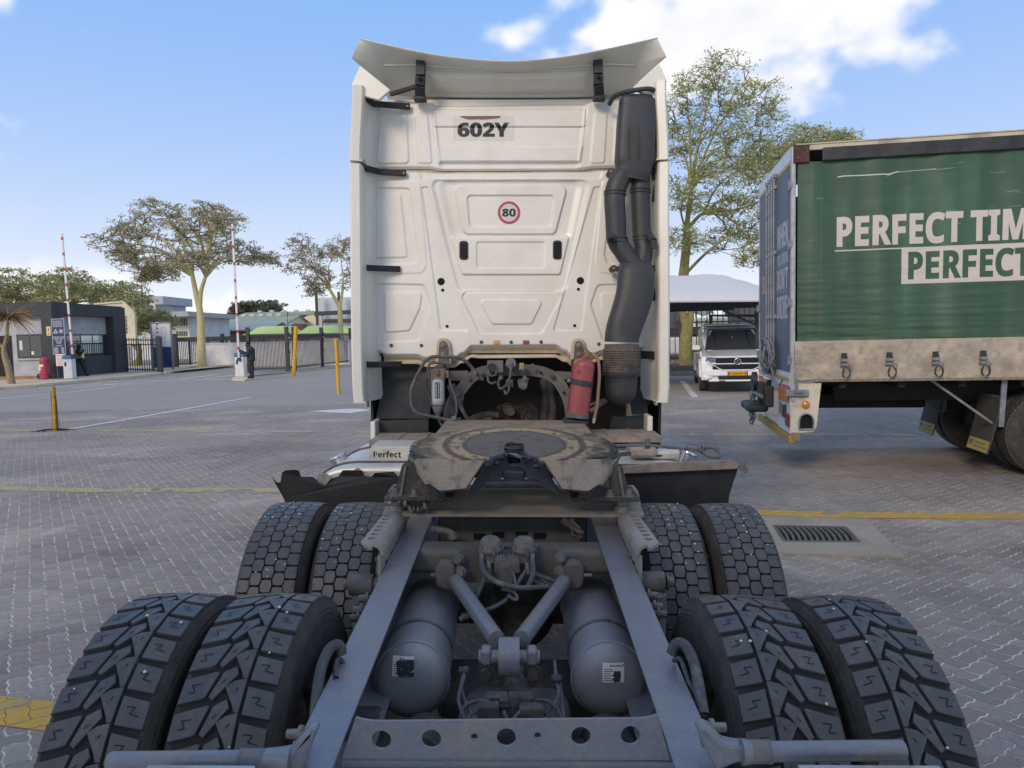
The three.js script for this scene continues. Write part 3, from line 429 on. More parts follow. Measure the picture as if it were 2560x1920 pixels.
// silencer-like chassis stays: dampers, spring eyes and pipework outside the rails
for (const s of [-1, 1]) {
  const eye = s < 0 ? [-0.63,0.87,-2.9] : [0.565,0.886,-2.9], body = s < 0 ? [-0.627,0.77,-2.86] : [0.566,0.775,-2.86];
  const d = part('damper', [rod([eye[0] - 0.055, eye[1], eye[2]], [eye[0] + 0.04, eye[1], eye[2]], 0.043, 0.043, 24), rod([eye[0] - s * 0.03, eye[1], eye[2]], [eye[0] - s * 0.12, eye[1] + 0.005, eye[2]], 0.028, 0.034, 16), rod([body[0], eye[1] - 0.045, eye[2]], [body[0], eye[1] - 0.4, eye[2] - 0.03], 0.052, 0.052, 24), rod([body[0], eye[1] - 0.03, eye[2]], [body[0], eye[1] - 0.05, eye[2]], 0.03, 0.05, 20)], castMat);
  part('damper_bolt', [...bolt([eye[0] + s * 0.05, eye[1], eye[2]], [s, 0, 0], 0.022, 0.03)], castMat, d);
  for (const p of s < 0 ? [[-0.581,0.869,-2.75], [-0.592,0.843,-2.7], [-0.595,0.831,-2.65]] : [[0.513,0.886,-2.75], [0.526,0.861,-2.7], [0.532,0.851,-2.65]]) part('rail_bolt', [...bolt(p, [s, 0, 0.2], 0.016, 0.035), rod(p, [p[0] - s * 0.1, p[1], p[2]], 0.012)], castMat);
  for (const p of s < 0 ? [[-0.571,0.943,-3], [-0.559,0.923,-2.98], [-0.549,0.916,-2.95]] : [[0.5,0.965,-3], [0.494,0.945,-2.98], [0.488,0.933,-2.95]]) part('pipe_fitting', [rod([p[0] - 0.03, p[1], p[2]], [p[0] + 0.03, p[1], p[2]], 0.012, 0.012, 6), rb(p[0], p[1] - 0.02, p[2], 0.025, 0.03, 0.03, 0.004)], castMat);
  part('brake_pipe', s < 0 ? tube([[-0.582,0.972,-3.05], [-0.593,0.936,-3.05], [-0.594,0.901,-3.02], [-0.589,0.873,-3]], 0.009, 20, 8) : tube([[0.518,0.993,-3.05], [0.53,0.958,-3.05], [0.53,0.923,-3.02], [0.526,0.886,-3]], 0.009, 20, 8), hoseMat);
  // corrugated sheathing by the rear wheels
  part('corrugated_hose', s < 0 ? tube([[-0.524,0.94,-2.1], [-0.531,0.968,-2.1], [-0.548,0.972,-2.08], [-0.559,0.952,-2.02], [-0.556,0.91,-1.95], [-0.547,0.845,-1.88]], 0.016, 50, 10) : tube([[0.465,0.945,-2.1], [0.479,0.977,-2.1], [0.497,0.984,-2.08], [0.509,0.967,-2.02], [0.508,0.934,-1.95], [0.507,0.878,-1.88]], 0.016, 50, 10), hoseMat);
  part('brake_line', s < 0 ? tube([[-0.52,0.915,-2.1], [-0.531,0.934,-2.08], [-0.531,0.914,-2.05], [-0.516,0.914,-2]], 0.008, 24, 8) : tube([[0.473,0.925,-2.1], [0.483,0.948,-2.06], [0.493,0.914,-2], [0.507,0.878,-1.95], [0.491,0.879,-1.93]], 0.007, 24, 8), hoseMat);
  // mudguard support: forged bracket, collar and tube
  const tb = s < 0 ? [[-0.599,0.915,-1.6], [-0.94,0.909,-1.6]] : [[0.546,0.942,-1.6], [0.889,0.948,-1.6]], e0 = v3(tb[0]), e1 = v3(tb[1]);
  const ms = part('mudguard_support', [rod(e0, e1, 0.0225, 0.0225, 28), new THREE.TorusGeometry(0.0185, 0.004, 8, 28).rotateY(Math.PI / 2).translate(e1.x, e1.y, e1.z), rod([e1.x - s * 0.001, e1.y, e1.z], [e1.x + s * 0.003, e1.y, e1.z], 0.019, 0.018, 24)], frameMat);
  part('collar', [rod(e0.clone().lerp(e1, -0.06), e0.clone().lerp(e1, 0.1), 0.0255, 0.0255, 28), rod(e0.clone().lerp(e1, 0.10), e0.clone().lerp(e1, 0.115), 0.027, 0.027, 28)], worn(0x7d7264, 0x5f6570, { cover: 0.5, size: 0.3, rough: 0.7 }), ms);
  const fp = s < 0 ? [[-0.595,0.931], [-0.553,0.935], [-0.519,0.941], [-0.496,0.975], [-0.474,0.996], [-0.454,0.998], [-0.477,0.936], [-0.497,0.881], [-0.546,0.894], [-0.596,0.895]] : [[0.549,0.96], [0.506,0.962], [0.476,0.969], [0.453,1], [0.431,1.011], [0.414,1.003], [0.436,0.949], [0.463,0.9], [0.507,0.919], [0.55,0.924]];
  part('forging', [plate(roundShape(fp, 0.012), 0.022, [], 0.01).translate(0, 0, -1.621), rod(e0, [s * 0.52, e0.y, e0.z], 0.0245, 0.03, 20)], frameMat, ms);
  parts('stud', [bolt(s < 0 ? [-0.535,0.898,-1.74] : [0.485,0.921,-1.74], [s, 0, 0], 0.014, 0.04), bolt(s < 0 ? [-0.503,0.916,-1.66] : [0.444,0.937,-1.66], [s, 0, 0], 0.012, 0.03)], steelMat, ms);
  const strip = s < 0 ? [[-0.812,0.948,-1.52], [-0.576,0.951,-1.52]] : [[0.621,0.957,-1.52], [0.929,0.965,-1.52]];
  part('tail_board', bx((strip[0][0] + strip[1][0]) / 2, strip[0][1] - 0.05, strip[0][2] + 0.0, Math.abs(strip[1][0] - strip[0][0]), 0.1, 0.012), worn(0xa8a7a4, 0x8d8577, { cover: 0.4, size: 0.4, rough: 0.5 }));
}
part('tow_member', [rb(-0.02, 0.70, -1.86, 0.82, 0.14, 0.1, 0.03)], darkCast);
// differential housings, propeller shaft and brake chambers that close off the view down to the ground
part('axle_casing', [rb(0, 0.60, -2.24, 0.36, 0.24, 0.3, 0.07), rb(0, 0.50, -2.36, 0.86, 0.16, 0.1, 0.03), rod([0, 0.52, -2.5], [0, 0.56, -3.3], 0.06, 0.06, 18), rb(0, 0.46, -2.85, 0.62, 0.1, 0.36, 0.04), rb(0, 0.44, -2.02, 0.6, 0.1, 0.14, 0.04)], darkCast);
for (const s of [-1, 1]) part('brake_chamber', [rod([s * 0.3, 0.62, -2.05], [s * 0.3, 0.56, -2.3], 0.085, 0.085, 24), rod([s * 0.3, 0.56, -2.3], [s * 0.3, 0.54, -2.42], 0.07, 0.04, 20)], darkCast);

// L-shaped plates with a row of holes that carry the fifth wheel mounting
for (const s of [-1, 1]) {
  const zf = 3.36, zn = 2.86, yt = 1.056, holes = [];
  for (let k = 0; k < 8; k++) holes.push([0.62 + 0.0, zn + 0.07 + k * 0.062, 0.022, 0.013]);
  const top = shapeOf([[0.548, zn - 0.05], [0.562, zn - 0.05], [0.607, zn + 0.02], [0.598, zf + 0.12], [0.548, zf + 0.12]].map(([x, y]) => [s * x, y]));
  const g = plate(top, 0.012, holes.map((h, k) => [s * 0.573, h[1], 0.017, 0.0165]));
  g.applyMatrix4(new THREE.Matrix4().makeBasis(V(1, 0, 0), V(0, 0, -1), V(0, 1, 0)).setPosition(FX, yt - 0.012, 0));
  const curve = gridSurface(8, 6, (u, v) => { const a = u * Math.PI / 2, R = 0.034; return [FX + s * (0.548 - R * Math.sin(a)), yt - R + R * Math.cos(a), -lerp(zn - 0.05, zf + 0.12, v)]; }, s > 0 ? 0.012 : -0.012);
  const wall = bx(FX + s * 0.5205, yt - 0.034 - 0.11, -(zn - 0.05 + zf + 0.12) / 2, 0.012, 0.22, zf + 0.17 - zn);
  const pl = part('mounting_bracket', [g, curve, wall], dustTop);
  for (let k = 0; k < 7; k++) part('slot', bx(FX + s * 0.5135, yt - 0.1 - (k % 2) * 0.05, -(zn + 0.07 + k * 0.065), 0.003, 0.012, 0.03), holeMat, pl);
}
// fifth wheel mounting plate across the frame
{
  const mp = part('mounting_plate', [
    gridSurface(1, 10, (u, v) => { const t = v; const z = t < 0.3 ? lerp(3.34, 3.42, t / 0.3) : lerp(3.42, 3.66, (t - 0.3) / 0.7), y = t < 0.3 ? lerp(1.015, 1.03, t / 0.3) : t < 0.55 ? lerp(1.03, 1.085, (t - 0.3) / 0.25) : 1.088; return [lerp(-0.635, 0.6, u), y + 0.04, -z]; }, 0.014)], dustTop);
  part('plate_bolt', [[-0.566,1.078,-3.38], [0.494,1.098,-3.38]].flatMap((p) => [rod([p[0], 1.06, p[2]], [p[0], 1.09, p[2]], 0.034, 0.032, 20), rod([p[0], 1.09, p[2]], [p[0], 1.115, p[2]], 0.026, 0.025, 6)]), steelMat, mp);
  part('plate_hole', rod([-0.47, 1.06, -3.37], [-0.47, 1.064, -3.37], 0.02), worn(0x7a4a32, 0x55382a, { rough: 0.9 }), mp);
  for (const s of [-1, 1]) {
    const c = s < 0 ? -0.445 : 0.40, ped = part('pedestal', [plate(roundShape([[c - s * 0.11, 1.145], [c + s * 0.13, 1.145], [c + s * 0.115, 1.19], [c + s * 0.085, 1.30], [c - s * 0.02, 1.32], [c - s * 0.05, 1.22]].map((q) => q), 0.012), 0.022).translate(0, 0, -3.50), plate(roundShape([[c - s * 0.11, 1.145], [c + s * 0.13, 1.145], [c + s * 0.085, 1.30], [c - s * 0.02, 1.32]], 0.012), 0.022).translate(0, 0, -3.32), rb(c + s * 0.01, 1.14, -3.41, 0.32, 0.022, 0.26, 0.008), rod([c, 1.27, -3.53], [c, 1.27, -3.29], 0.035)], darkCast);
    part('pedestal_bolt', [-0.09, 0.03, 0.12].flatMap((d) => bolt([c + s * d, 1.15, -3.30], [0, 1, 0], 0.017, 0.035)), castMat, ped);
    part('pedestal_rib', [bar([c - s * 0.05, 1.15, -3.295], [c + s * 0.09, 1.15, -3.295], 0.012, 0.004), bar([c + s * 0.1, 1.12, -3.295], [c + s * 0.07, 1.29, -3.295], 0.012, 0.012)], castMat, ped);
  }
  const lt = canvasTex(256, 96, (c, w, h) => { c.fillStyle = '#4a4540'; c.fillRect(0, 0, w, h); c.fillStyle = '#6b645b'; c.font = 'bold 30px sans-serif'; c.fillText('LTY PART', 60, 30); c.fillText('NOT WELD', 56, 60); c.fillText('OR  HEAT', 64, 90); });
  part('cast_lettering', bx(...[0.372,1.221,-3.26], 0.1, 0.036, 0.003), flat(0xffffff, 0.9, 0, { map: lt }), mp, true);
  const r = rngOf(9), ch = []; for (let k = 0; k < 26; k++) { const t = k / 25; ch.push(new THREE.TorusGeometry(0.014, 0.0055, 6, 12).scale(1, 1.25, 1).applyMatrix4(new THREE.Matrix4().makeRotationFromEuler(new THREE.Euler(k % 2 ? 1.5 : 0.2, r() * 3, 1.2))).translate(lerp(-0.6, -0.34, t) + (r() - 0.5) * 0.02, 1.11 + 0.03 * Math.sin(t * 9) + (k < 6 ? 0.01 : 0), -3.29 - 0.05 * r())); }
  part('release_chain', ch, castMat, mp);
}
// fifth wheel: dished top plate with a V throat and sloping ramps, greased
{
  const fw = new THREE.Group(); fw.name = 'fifth_wheel'; truck.add(fw); fw.position.set(-0.012, 1.345, -3.42); fw.rotation.x = 0.125;
  const topMat = (() => { // grease smears on the worn plate
    const t = dataTex((i, u, v) => { const x = (u - 0.5) * 1.1, y = (v - 0.5) * 1.1, r = Math.hypot(x, y + 0.02), n = N_COARSE[i], m = N_MID[i], f = N_FINE[i];
      const gr = [0.25, 0.26, 0.29], tan = [0.60, 0.51, 0.39], dk = [0.07, 0.073, 0.08];
      let c = mix3(gr, tan, sstep(0.235, 0.27, r + (m - 0.5) * 0.07) * (1 - sstep(0.36, 0.42, r + (m - 0.5) * 0.12)) * sstep(0.36, 0.56, n * 0.6 + f * 0.4 + 0.06));
      c = mix3(c, dk, 0.85 * sstep(0.018, 0.0, Math.abs(r - 0.335 + (n - 0.5) * 0.05) - 0.006)); c = mix3(c, dk, 0.8 * sstep(0.012, 0.0, Math.abs(r - 0.245 + (n - 0.5) * 0.03) - 0.003));
      c = mix3(c, mix3(tan, dk, 0.5 + (m - 0.5) * 1.5 + (n - 0.5) * 1.2), sstep(0.385, 0.42, r + (n - 0.5) * 0.04) * 0.85); c = mix3(c, dk, sstep(0.445, 0.475, r + (m - 0.5) * 0.06) * 0.9); c = mix3(c, dk, sstep(0.60, 0.68, m) * 0.55);
      const g = 1 + (f - 0.5) * 0.25; return [c[0] * g, c[1] * g, c[2] * g]; }, true, 1024);
    t.wrapS = t.wrapT = THREE.ClampToEdgeWrapping; return t; })();
  const topM = new THREE.MeshPhysicalMaterial({ map: topMat, roughness: 0.42, metalness: 0.25, bumpMap: at1(bumpTex, 0.35), bumpScale: 0.0012, side: THREE.DoubleSide });
  // plan: x to the right, y forward (towards the cab)
  const pts = [], N = 40, Rx = 0.485;
  for (let i = 0; i <= N; i++) { const a = Math.PI * i / N; pts.push([Math.cos(a) * Rx, 0.06 + Math.sin(a) ** 0.8 * 0.36]); }
  const plan = [...pts, [-0.485, -0.03], [-0.44, -0.12], [-0.25, -0.165], [-0.13, -0.17], [-0.045, -0.055], [-0.038, 0.03], [-0.02, 0.055], [0.02, 0.055], [0.038, 0.03], [0.045, -0.055], [0.13, -0.17], [0.25, -0.165], [0.44, -0.12], [0.485, -0.03]];
  const g = plate(shapeOf(plan), 0.05, [], 0.006), up = new THREE.Matrix4().makeBasis(V(1, 0, 0), V(0, 0, -1), V(0, 1, 0));
  g.applyMatrix4(up).translate(0, -0.05, 0);
  { const p = g.attributes.position, uv = g.attributes.uv; for (let i = 0; i < p.count; i++) uv.setXY(i, p.getX(i) / 1.1 + 0.5, -p.getZ(i) / 1.1 + 0.5 - 0.1); }
  part('top_plate', g, topM, fw, true);
  // ramps: two horns that slope down towards the rear
  for (const s of [-1, 1]) {
    const prof = (u, v) => { // u from the outer edge to the throat, v from the plate back to the tip
      const a = [[s * 0.485, -0.015, 0.03], [s * 0.44, -0.012, 0.12], [s * 0.25, -0.006, 0.165], [s * 0.135, -0.006, 0.17]], b = [[s * 0.46, -0.05, 0.08], [s * 0.38, -0.098, 0.2], [s * 0.33, -0.122, 0.25], [s * 0.215, -0.112, 0.245]];
      const k = u * 3, i = Math.min(2, Math.floor(k)), t = k - i; return mix3(mix3(a[i], a[i + 1], t), mix3(b[i], b[i + 1], t), v); };
    part('ramp', gridSurface(30, 8, prof, s > 0 ? -0.025 : 0.025), worn(0x83786a, 0x3a3835, { cover: 0.32, soft: 0.12, size: 0.5, grain: 0.12, rough: 0.6, bump: 0.002 }), fw);
    part('throat_wall', gridSurface(14, 6, (u, v) => { const q = mix3(mix3([s * 0.043, -0.003, 0.035], [s * 0.137, -0.005, 0.172], u), mix3([s * 0.028, -0.098, 0.075], [s * 0.213, -0.13, 0.248], u), v); q[1] -= 0.006 * Math.sin(v * 3.1); return q; }, s > 0 ? 0.012 : -0.012), greaseMat, fw);
    part('side_wall', gridSurface(8, 3, (u, v) => { const q = mix3([s * 0.487, -0.01, 0.02], [s * 0.335, -0.118, 0.245], u); return [q[0], q[1] - v * 0.05, q[2]]; }, 0.012), greaseMat, fw);
  }
  // ragged bead of old grease round the rim and along the throat
  const r = rngOf(31), lumps = []; const edge = [...plan];
  for (let i = 0; i < edge.length; i++) { const a = edge[i], b = edge[(i + 1) % edge.length], L = Math.hypot(b[0] - a[0], b[1] - a[1]), n = Math.max(1, Math.round(L / 0.011)); for (let k = 0; k < n; k++) { const t = (k + r() * 0.6) / n, s = 0.006 + r() * 0.012; if ((a[1] + b[1]) / 2 > 0.2 && r() < 0.6) continue; lumps.push(new THREE.IcosahedronGeometry(s, 0).scale(0.8 + r() * 0.9, 0.5 + r() * 0.7, 0.8 + r() * 0.9).rotateY(r() * 6).translate(lerp(a[0], b[0], t) + (r() - 0.5) * 0.01, -0.006 - r() * 0.022, -lerp(a[1], b[1], t) + (r() - 0.5) * 0.01)); } }
  part('grease_bead', lumps, greaseMat, fw);
  part('lock_jaw', [new THREE.CylinderGeometry(0.046, 0.05, 0.05, 24, 1, true, 0.5, Math.PI * 2 - 1).rotateY(Math.PI / 2 + 1.1).translate(0, -0.004, -0.03), new THREE.TorusGeometry(0.046, 0.006, 6, 24, Math.PI * 1.5).rotateX(Math.PI / 2).rotateY(-0.8).translate(0, 0.012, -0.03)], greaseMat, fw);
  part('lock_bore', rod([0, -0.085, -0.03], [0, -0.02, -0.03], 0.044, 0.044, 24), holeMat, fw);
  part('lock_block', [rb(0, -0.09, 0.06, 0.1, 0.05, 0.12, 0.012), rb(0, -0.11, 0.16, 0.28, 0.03, 0.05, 0.01)], greaseMat, fw);
  part('underside', [bx(0, -0.09, -0.1, 0.7, 0.06, 0.3)], darkCast, fw);
  part('grease_strand', [0, 1, 2, 3, 4, 5].map((k) => tube([[-0.05 + k * 0.012, -0.004, 0.04], [-0.02 + k * 0.012, 0.004 - r() * 0.02, 0.055 + r() * 0.02], [0.02 + r() * 0.04, -0.01 - r() * 0.02, 0.06 + r() * 0.04]], 0.0018, 10, 5)), worn(0x777a80, 0x4b4d53, { rough: 0.5 }), fw);
  // release handle: flat bar reaching out to the side with a looped end
  const h0 = [0.482,1.338,-3.62], h1 = [0.661,1.343,-3.62], h2 = [0.938,1.314,-3.62];
  const rh = part('release_handle', [rbar(h0, h1, 0.012, 0.03, 0.003, V(0, 0, 1)), rbar([0.649,1.345,-3.61], h2, 0.012, 0.028, 0.003, V(0, 0, 1)), rod([h1[0], h1[1] + 0.03, h1[2]], [h1[0], h1[1] - 0.02, h1[2]], 0.014, 0.014, 6)], castMat);
  part('handle_loop', bentTube([[0.928,1.318,-3.62], [0.958,1.334,-3.62], [0.999,1.337,-3.6], [1.022,1.302,-3.58], [1.004,1.292,-3.56], [0.958,1.297,-3.56], [0.928,1.316,-3.6]], 0.011, 0.05, 10), castMat, rh);
  part('wire_tie', [tube([[0.849,1.313,-3.6], [0.852,1.345,-3.58], [0.882,1.355,-3.58], [0.912,1.34,-3.58], [0.918,1.32,-3.56]], 0.003, 24, 5), ...[0, 1, 2, 3].map((k) => new THREE.TorusGeometry(0.02, 0.003, 5, 14).rotateY(0.6 + k).translate(...[0.933,1.324,-3.6]))], steelMat, rh);
}

// ---------- wheels ----------
const TR = 0.528, tyreProfile = [[0.285, -0.10], [0.30, -0.125], [0.36, -0.146], [0.42, -0.152], [0.447, -0.1515], [0.45, -0.1545], [0.455, -0.151], [0.463, -0.151], [0.466, -0.154], [0.471, -0.149], [0.478, -0.146], [0.481, -0.148], [0.486, -0.142], [0.494, -0.137], [0.505, -0.131], [0.5115, -0.118]];
const tyreGeo = lathe([...tyreProfile, ...tyreProfile.map(([r, y]) => [r, -y]).reverse()], 72).rotateZ(Math.PI / 2);
function treadBlocks(list, pitch, depth, chamfer, marks = []) { // list of outlines [u, v] (metres across, pitches along)
  const n = Math.round(2 * Math.PI * TR / pitch), step = 2 * Math.PI / n, p = [], pm = [];
  const at = (u0, a, r) => { const u = u0 * 0.91, q = r - 0.007 * (u0 / 0.14) ** 2; return [u, q * Math.cos(a), -q * Math.sin(a)]; };
  const tri = (o, a, b, c) => o.push(...a, ...b, ...c);
  for (let k = 0; k < n; k++) {
    for (let poly of list) {
      const ar = THREE.ShapeUtils.area(poly.map(([x, y]) => new THREE.Vector2(x, y * pitch))); if (ar < 0) poly = [...poly].reverse();
      const cx = poly.reduce((s, q) => s + q[0], 0) / poly.length, cy = poly.reduce((s, q) => s + q[1], 0) / poly.length, m = poly.length;
      const ins = (q, dd) => { const dx = cx - q[0], dy = (cy - q[1]) * pitch, l = Math.hypot(dx, dy), d = dd + (list.length === 4 ? 0.0018 : 0.0008); return [q[0] + dx / l * d, q[1] + dy / l * d / pitch]; };
      const R = (q, r, d) => { const t = ins(q, d); return at(t[0], (k + t[1]) * step, r); };
      const faces = THREE.ShapeUtils.triangulateShape(poly.map(([x, y]) => new THREE.Vector2(x, y * pitch)), []);
      for (const f of faces) tri(p, R(poly[f[0]], TR, chamfer), R(poly[f[1]], TR, chamfer), R(poly[f[2]], TR, chamfer));
      for (let i = 0; i < m; i++) { const a = poly[i], b = poly[(i + 1) % m]; for (const [r0, d0, r1, d1] of [[TR, chamfer, TR - chamfer * 0.7, 0], [TR - chamfer * 0.7, 0, TR - depth, -0.0015]]) { const A = R(a, r0, d0), B = R(b, r0, d0), C = R(a, r1, d1), D = R(b, r1, d1); tri(p, A, C, B); tri(p, B, C, D); } }
    }
    for (const mk of marks) for (let i = 0; i < mk.length - 1; i++) { const [a, b] = [mk[i], mk[i + 1]], dx = b[0] - a[0], dy = (b[1] - a[1]) * pitch, l = Math.hypot(dx, dy), nx = -dy / l * 0.0012, ny = dx / l * 0.0012 / pitch, r = TR + 0.0006; const A = at(a[0] + nx, (k + a[1] + ny) * step, r), B = at(b[0] + nx, (k + b[1] + ny) * step, r), C = at(a[0] - nx, (k + a[1] - ny) * step, r), D = at(b[0] - nx, (k + b[1] - ny) * step, r); tri(pm, A, B, C); tri(pm, B, D, C); }
  }
  const mk = (a) => { const g = new THREE.BufferGeometry(); g.setAttribute('position', new THREE.Float32BufferAttribute(a, 3)); g.computeVertexNormals(); return g; };
  return [mk(p), pm.length ? mk(pm) : null];
}
const lugBlocks = [[[-0.143, 0.0], [-0.075, 0.14], [-0.062, 0.20], [-0.040, 0.94], [-0.046, 1.0], [-0.143, 0.76]], [[-0.053, 0.20], [-0.038, 0.11], [0.019, 0.92], [0.006, 1.17], [-0.030, 0.98]], [[-0.013, 0.53], [0.026, -0.06], [0.036, -0.24], [0.049, -0.22], [0.049, 0.80], [0.013, 0.72]], [[0.057, 0.55], [0.057, -0.28], [0.143, -0.40], [0.143, 0.38]]];
const lugMarks = [[[-0.118, 0.34], [-0.098, 0.36], [-0.112, 0.56], [-0.086, 0.60]], [[0.078, 0.22], [0.104, 0.20], [0.093, 0.03], [0.122, -0.05]], [[-0.024, 0.62], [-0.014, 0.74]], [[0.024, 0.38], [0.03, 0.5]]];
const hexBlocks = []; for (let r = 0; r < 5; r++) { const c = -0.112 + r * 0.056, w = r === 0 || r === 4 ? 0.0278 : 0.0252, o = r % 2 ? 0.5 : 0, L = r === 0 ? 0.003 : 0.0045, Rr = r === 4 ? 0.003 : 0.0045; hexBlocks.push([[c - w + 0.002, o + 0.07], [c, o + 0.03], [c + w - 0.002, o + 0.07], [c + w + (r === 4 ? 0 : Rr), o + 0.5], [c + w - 0.002, o + 0.93], [c, o + 0.97], [c - w + 0.002, o + 0.93], [c - w - (r === 0 ? 0 : L), o + 0.5]]); }
const hexMarks = [[[-0.124, 0.5], [-0.136, 0.5]], [[0.124, 0.5], [0.136, 0.5]], [[-0.128, 0.3], [-0.138, 0.32]], [[0.128, 0.7], [0.138, 0.68]]];
const flipU = (l) => l.map((p) => p.map(([u, v]) => [-u, v])), [lugGeoR, lugMarkGeoR] = treadBlocks(flipU(lugBlocks), 0.094, 0.0165, 0.0022, flipU(lugMarks));
const [lugGeo, lugMarkGeo] = treadBlocks(lugBlocks, 0.094, 0.0165, 0.0022, lugMarks), [hexGeo, hexMarkGeo] = treadBlocks(hexBlocks, 0.063, 0.013, 0.002, hexMarks);
const rimGeo = [lathe([[0.291, -0.115], [0.286, -0.10], [0.27, -0.06], [0.262, 0.0], [0.27, 0.06], [0.286, 0.10], [0.291, 0.115]], 48).rotateZ(Math.PI / 2), lathe([[0.265, 0.03], [0.2, 0.06], [0.16, 0.06], [0.14, 0.02], [0.1, 0.02], [0.09, 0.08], [0.001, 0.085]], 40).rotateZ(-Math.PI / 2)];
const rimMat = worn(0x8e8b86, 0x5d564e, { cover: 0.4, size: 0.4, rough: 0.6, metal: 0.3 });
const grooveGeo = geo([new THREE.CylinderGeometry(0.5125, 0.5125, 0.24, 72, 1, true).rotateZ(Math.PI / 2)]), grooveMat = worn(0x1f1f21, 0x2b2928, { cover: 0.3, size: 0.3, rough: 0.8 });
const sharedLugR = geo([lugGeoR]), sharedLugMarkR = geo([lugMarkGeoR]);
const sharedTyre = geo([tyreGeo]), sharedLug = geo([lugGeo]), sharedHex = geo([hexGeo]), sharedLugMark = geo([lugMarkGeo]), sharedHexMark = geo([hexMarkGeo]), sharedRim = geo(rimGeo);
function addMesh(name, g, m, parent) { const o = new THREE.Mesh(g, m); o.name = name; o.castShadow = o.receiveShadow = true; parent.add(o); return o; }
function wheel(parent, x, y, z, kind, flip, spin) {
  const w = new THREE.Group(); w.name = 'wheel'; w.position.set(x, y, -z); w.rotation.set(spin, 0, 0, 'YXZ'); parent.add(w);
  addMesh('tyre', sharedTyre, wallRubber, w); addMesh('groove', grooveGeo, grooveMat, w); addMesh('tread', kind === 'lug' ? (flip ? sharedLugR : sharedLug) : sharedHex, treadMat, w);
  if (kind !== 'plain') addMesh('sipe', kind === 'lug' ? (flip ? sharedLugMarkR : sharedLugMark) : sharedHexMark, holeMat, w);
  const rm = addMesh('rim', sharedRim, rimMat, w); if (flip) rm.rotation.y = Math.PI; return w;
}
for (const s of [-1, 1]) for (const [x, k] of [[0.757, 0], [1.088, 1]]) { wheel(truck, FX + s * x, 0.522, 2.22, 'lug', s > 0, 0.03 + 0.05 * k); wheel(truck, FX + s * x * 0.99, 0.522, 3.54, 'hex', s > 0, 0.02 * k); }
for (const s of [-1, 1]) wheel(truck, s * 1.03, 0.522, 6.75, 'hex', s > 0, 0.2);
{ // wheel valves peeping out between the twin tyres, and stones caught in the tread
  for (const [p, q] of [[[-0.965,0.747,-3.3], [0.02, 0.01, 0]], [[0.879,0.865,-3.3], [0.03, 0.015, 0]]]) part('valve_cap', rb(p[0], p[1], p[2], 0.028, 0.016, 0.01, 0.004, 0, 0, 0.5), flat(0xd6d2c4, 0.5));
}
{ // gravel wedged in the treads
  const r = rngOf(14), l = []; for (const s of [-1, 1]) for (const [x, z] of [[0.757, 3.54], [1.088, 3.54], [1.088, 2.22], [0.757, 2.22]]) for (let k = 0; k < (z > 3 ? 16 : 4); k++) { const a = -0.15 + r() * 1.1, u = (r() - 0.5) * 0.22, q = TR - 0.001; l.push(new THREE.IcosahedronGeometry(0.003 + r() * 0.003, 0).scale(1, 0.8, 1.2).translate(FX + s * x + u, 0.522 + q * Math.cos(a), -z + q * Math.sin(a))); }
  part('tread_gravel', l, flat(0xc9c6be, 0.8)).userData.kind = 'stuff';
}
// ---------- mudguards, tanks, catwalk ----------
const guardMat = worn(0x1c1c1d, 0x2c2a28, { cover: 0.3, size: 0.5, grain: 0.12, rough: 0.7, bump: 0.0008 });
{
  const out = [[-1.397,1.084], [-1.377,1.051], [-1.358,1.05], [-1.348,1.108], [-1.326,1.121], [-1.266,1.123], [-1.253,1.114], [-1.246,1.08], [-1.188,1.071], [-1.162,1.056], [-1.134,1.033], [-1.11,1.024], [-1.081,1.061], [-1.038,1.075], [-1.014,1.11], [-0.999,1.114], [-0.9,1.112], [-0.884,1.076], [-0.845,1.073], [-0.822,1.099], [-0.717,1.104], [-0.685,1.071], [-0.63,1.072], [-0.647,0.791], [-1.279,0.789], [-1.341,0.956]];
  const g = plate(shapeOf(out), 0.006).translate(0, 0, -4.12), p = g.attributes.position; for (let i = 0; i < p.count; i++) { const x = p.getX(i); p.setZ(i, p.getZ(i) + 0.018 * Math.sin(x * 38) + (x < -1.2 ? (x + 1.2) * -0.35 : 0)); }
  g.computeVertexNormals(); const m = part('broken_mudguard', g, guardMat); m.userData.label = 'black plastic mudguard torn off along its top edge';
  part('torn_flap', [plate(shapeOf([[-1.173,1.049], [-1.155,1.087], [-1.113,1.088], [-1.087,1.062], [-1.12,1.017]]), 0.004).translate(0, 0, -4.16), plate(shapeOf([[-0.959,1.105], [-0.929,1.122], [-0.905,1.103]]), 0.004).translate(0, 0, -4.16)], worn(0xb3afa6, 0x8d857a, { size: 0.2, cover: 0.5, rough: 0.6, bump: 0.006 }), m);
  const beam = roundShape([[0.532,1.137], [0.547,1.103], [1.261,1.135], [1.269,1.161], [1.231,1.184], [0.791,1.166]], 0.008);
  const rg = part('mudguard', plate(shapeOf([[0.55,1.11], [1.28,1.138], [1.23,0.975], [1.216,0.797], [0.63,0.795], [0.562,1.033]]), 0.006).translate(0, 0, -4.13), guardMat);
  part('mudguard_beam', plate(beam, 0.02, [], 0.002).translate(0, 0, -4.1), worn(0x8b8178, 0x6f655b, { cover: 0.45, size: 0.35, grain: 0.12, rough: 0.85, speck: 0xc9c4ba, speckCover: 0.03 }), rg);
  part('beam_end', plate(shapeOf([[1.265,1.16], [1.301,1.163], [1.318,1.119], [1.302,1.105], [1.27,1.137]]), 0.012).translate(0, 0, -4.08), castMat, rg);
}
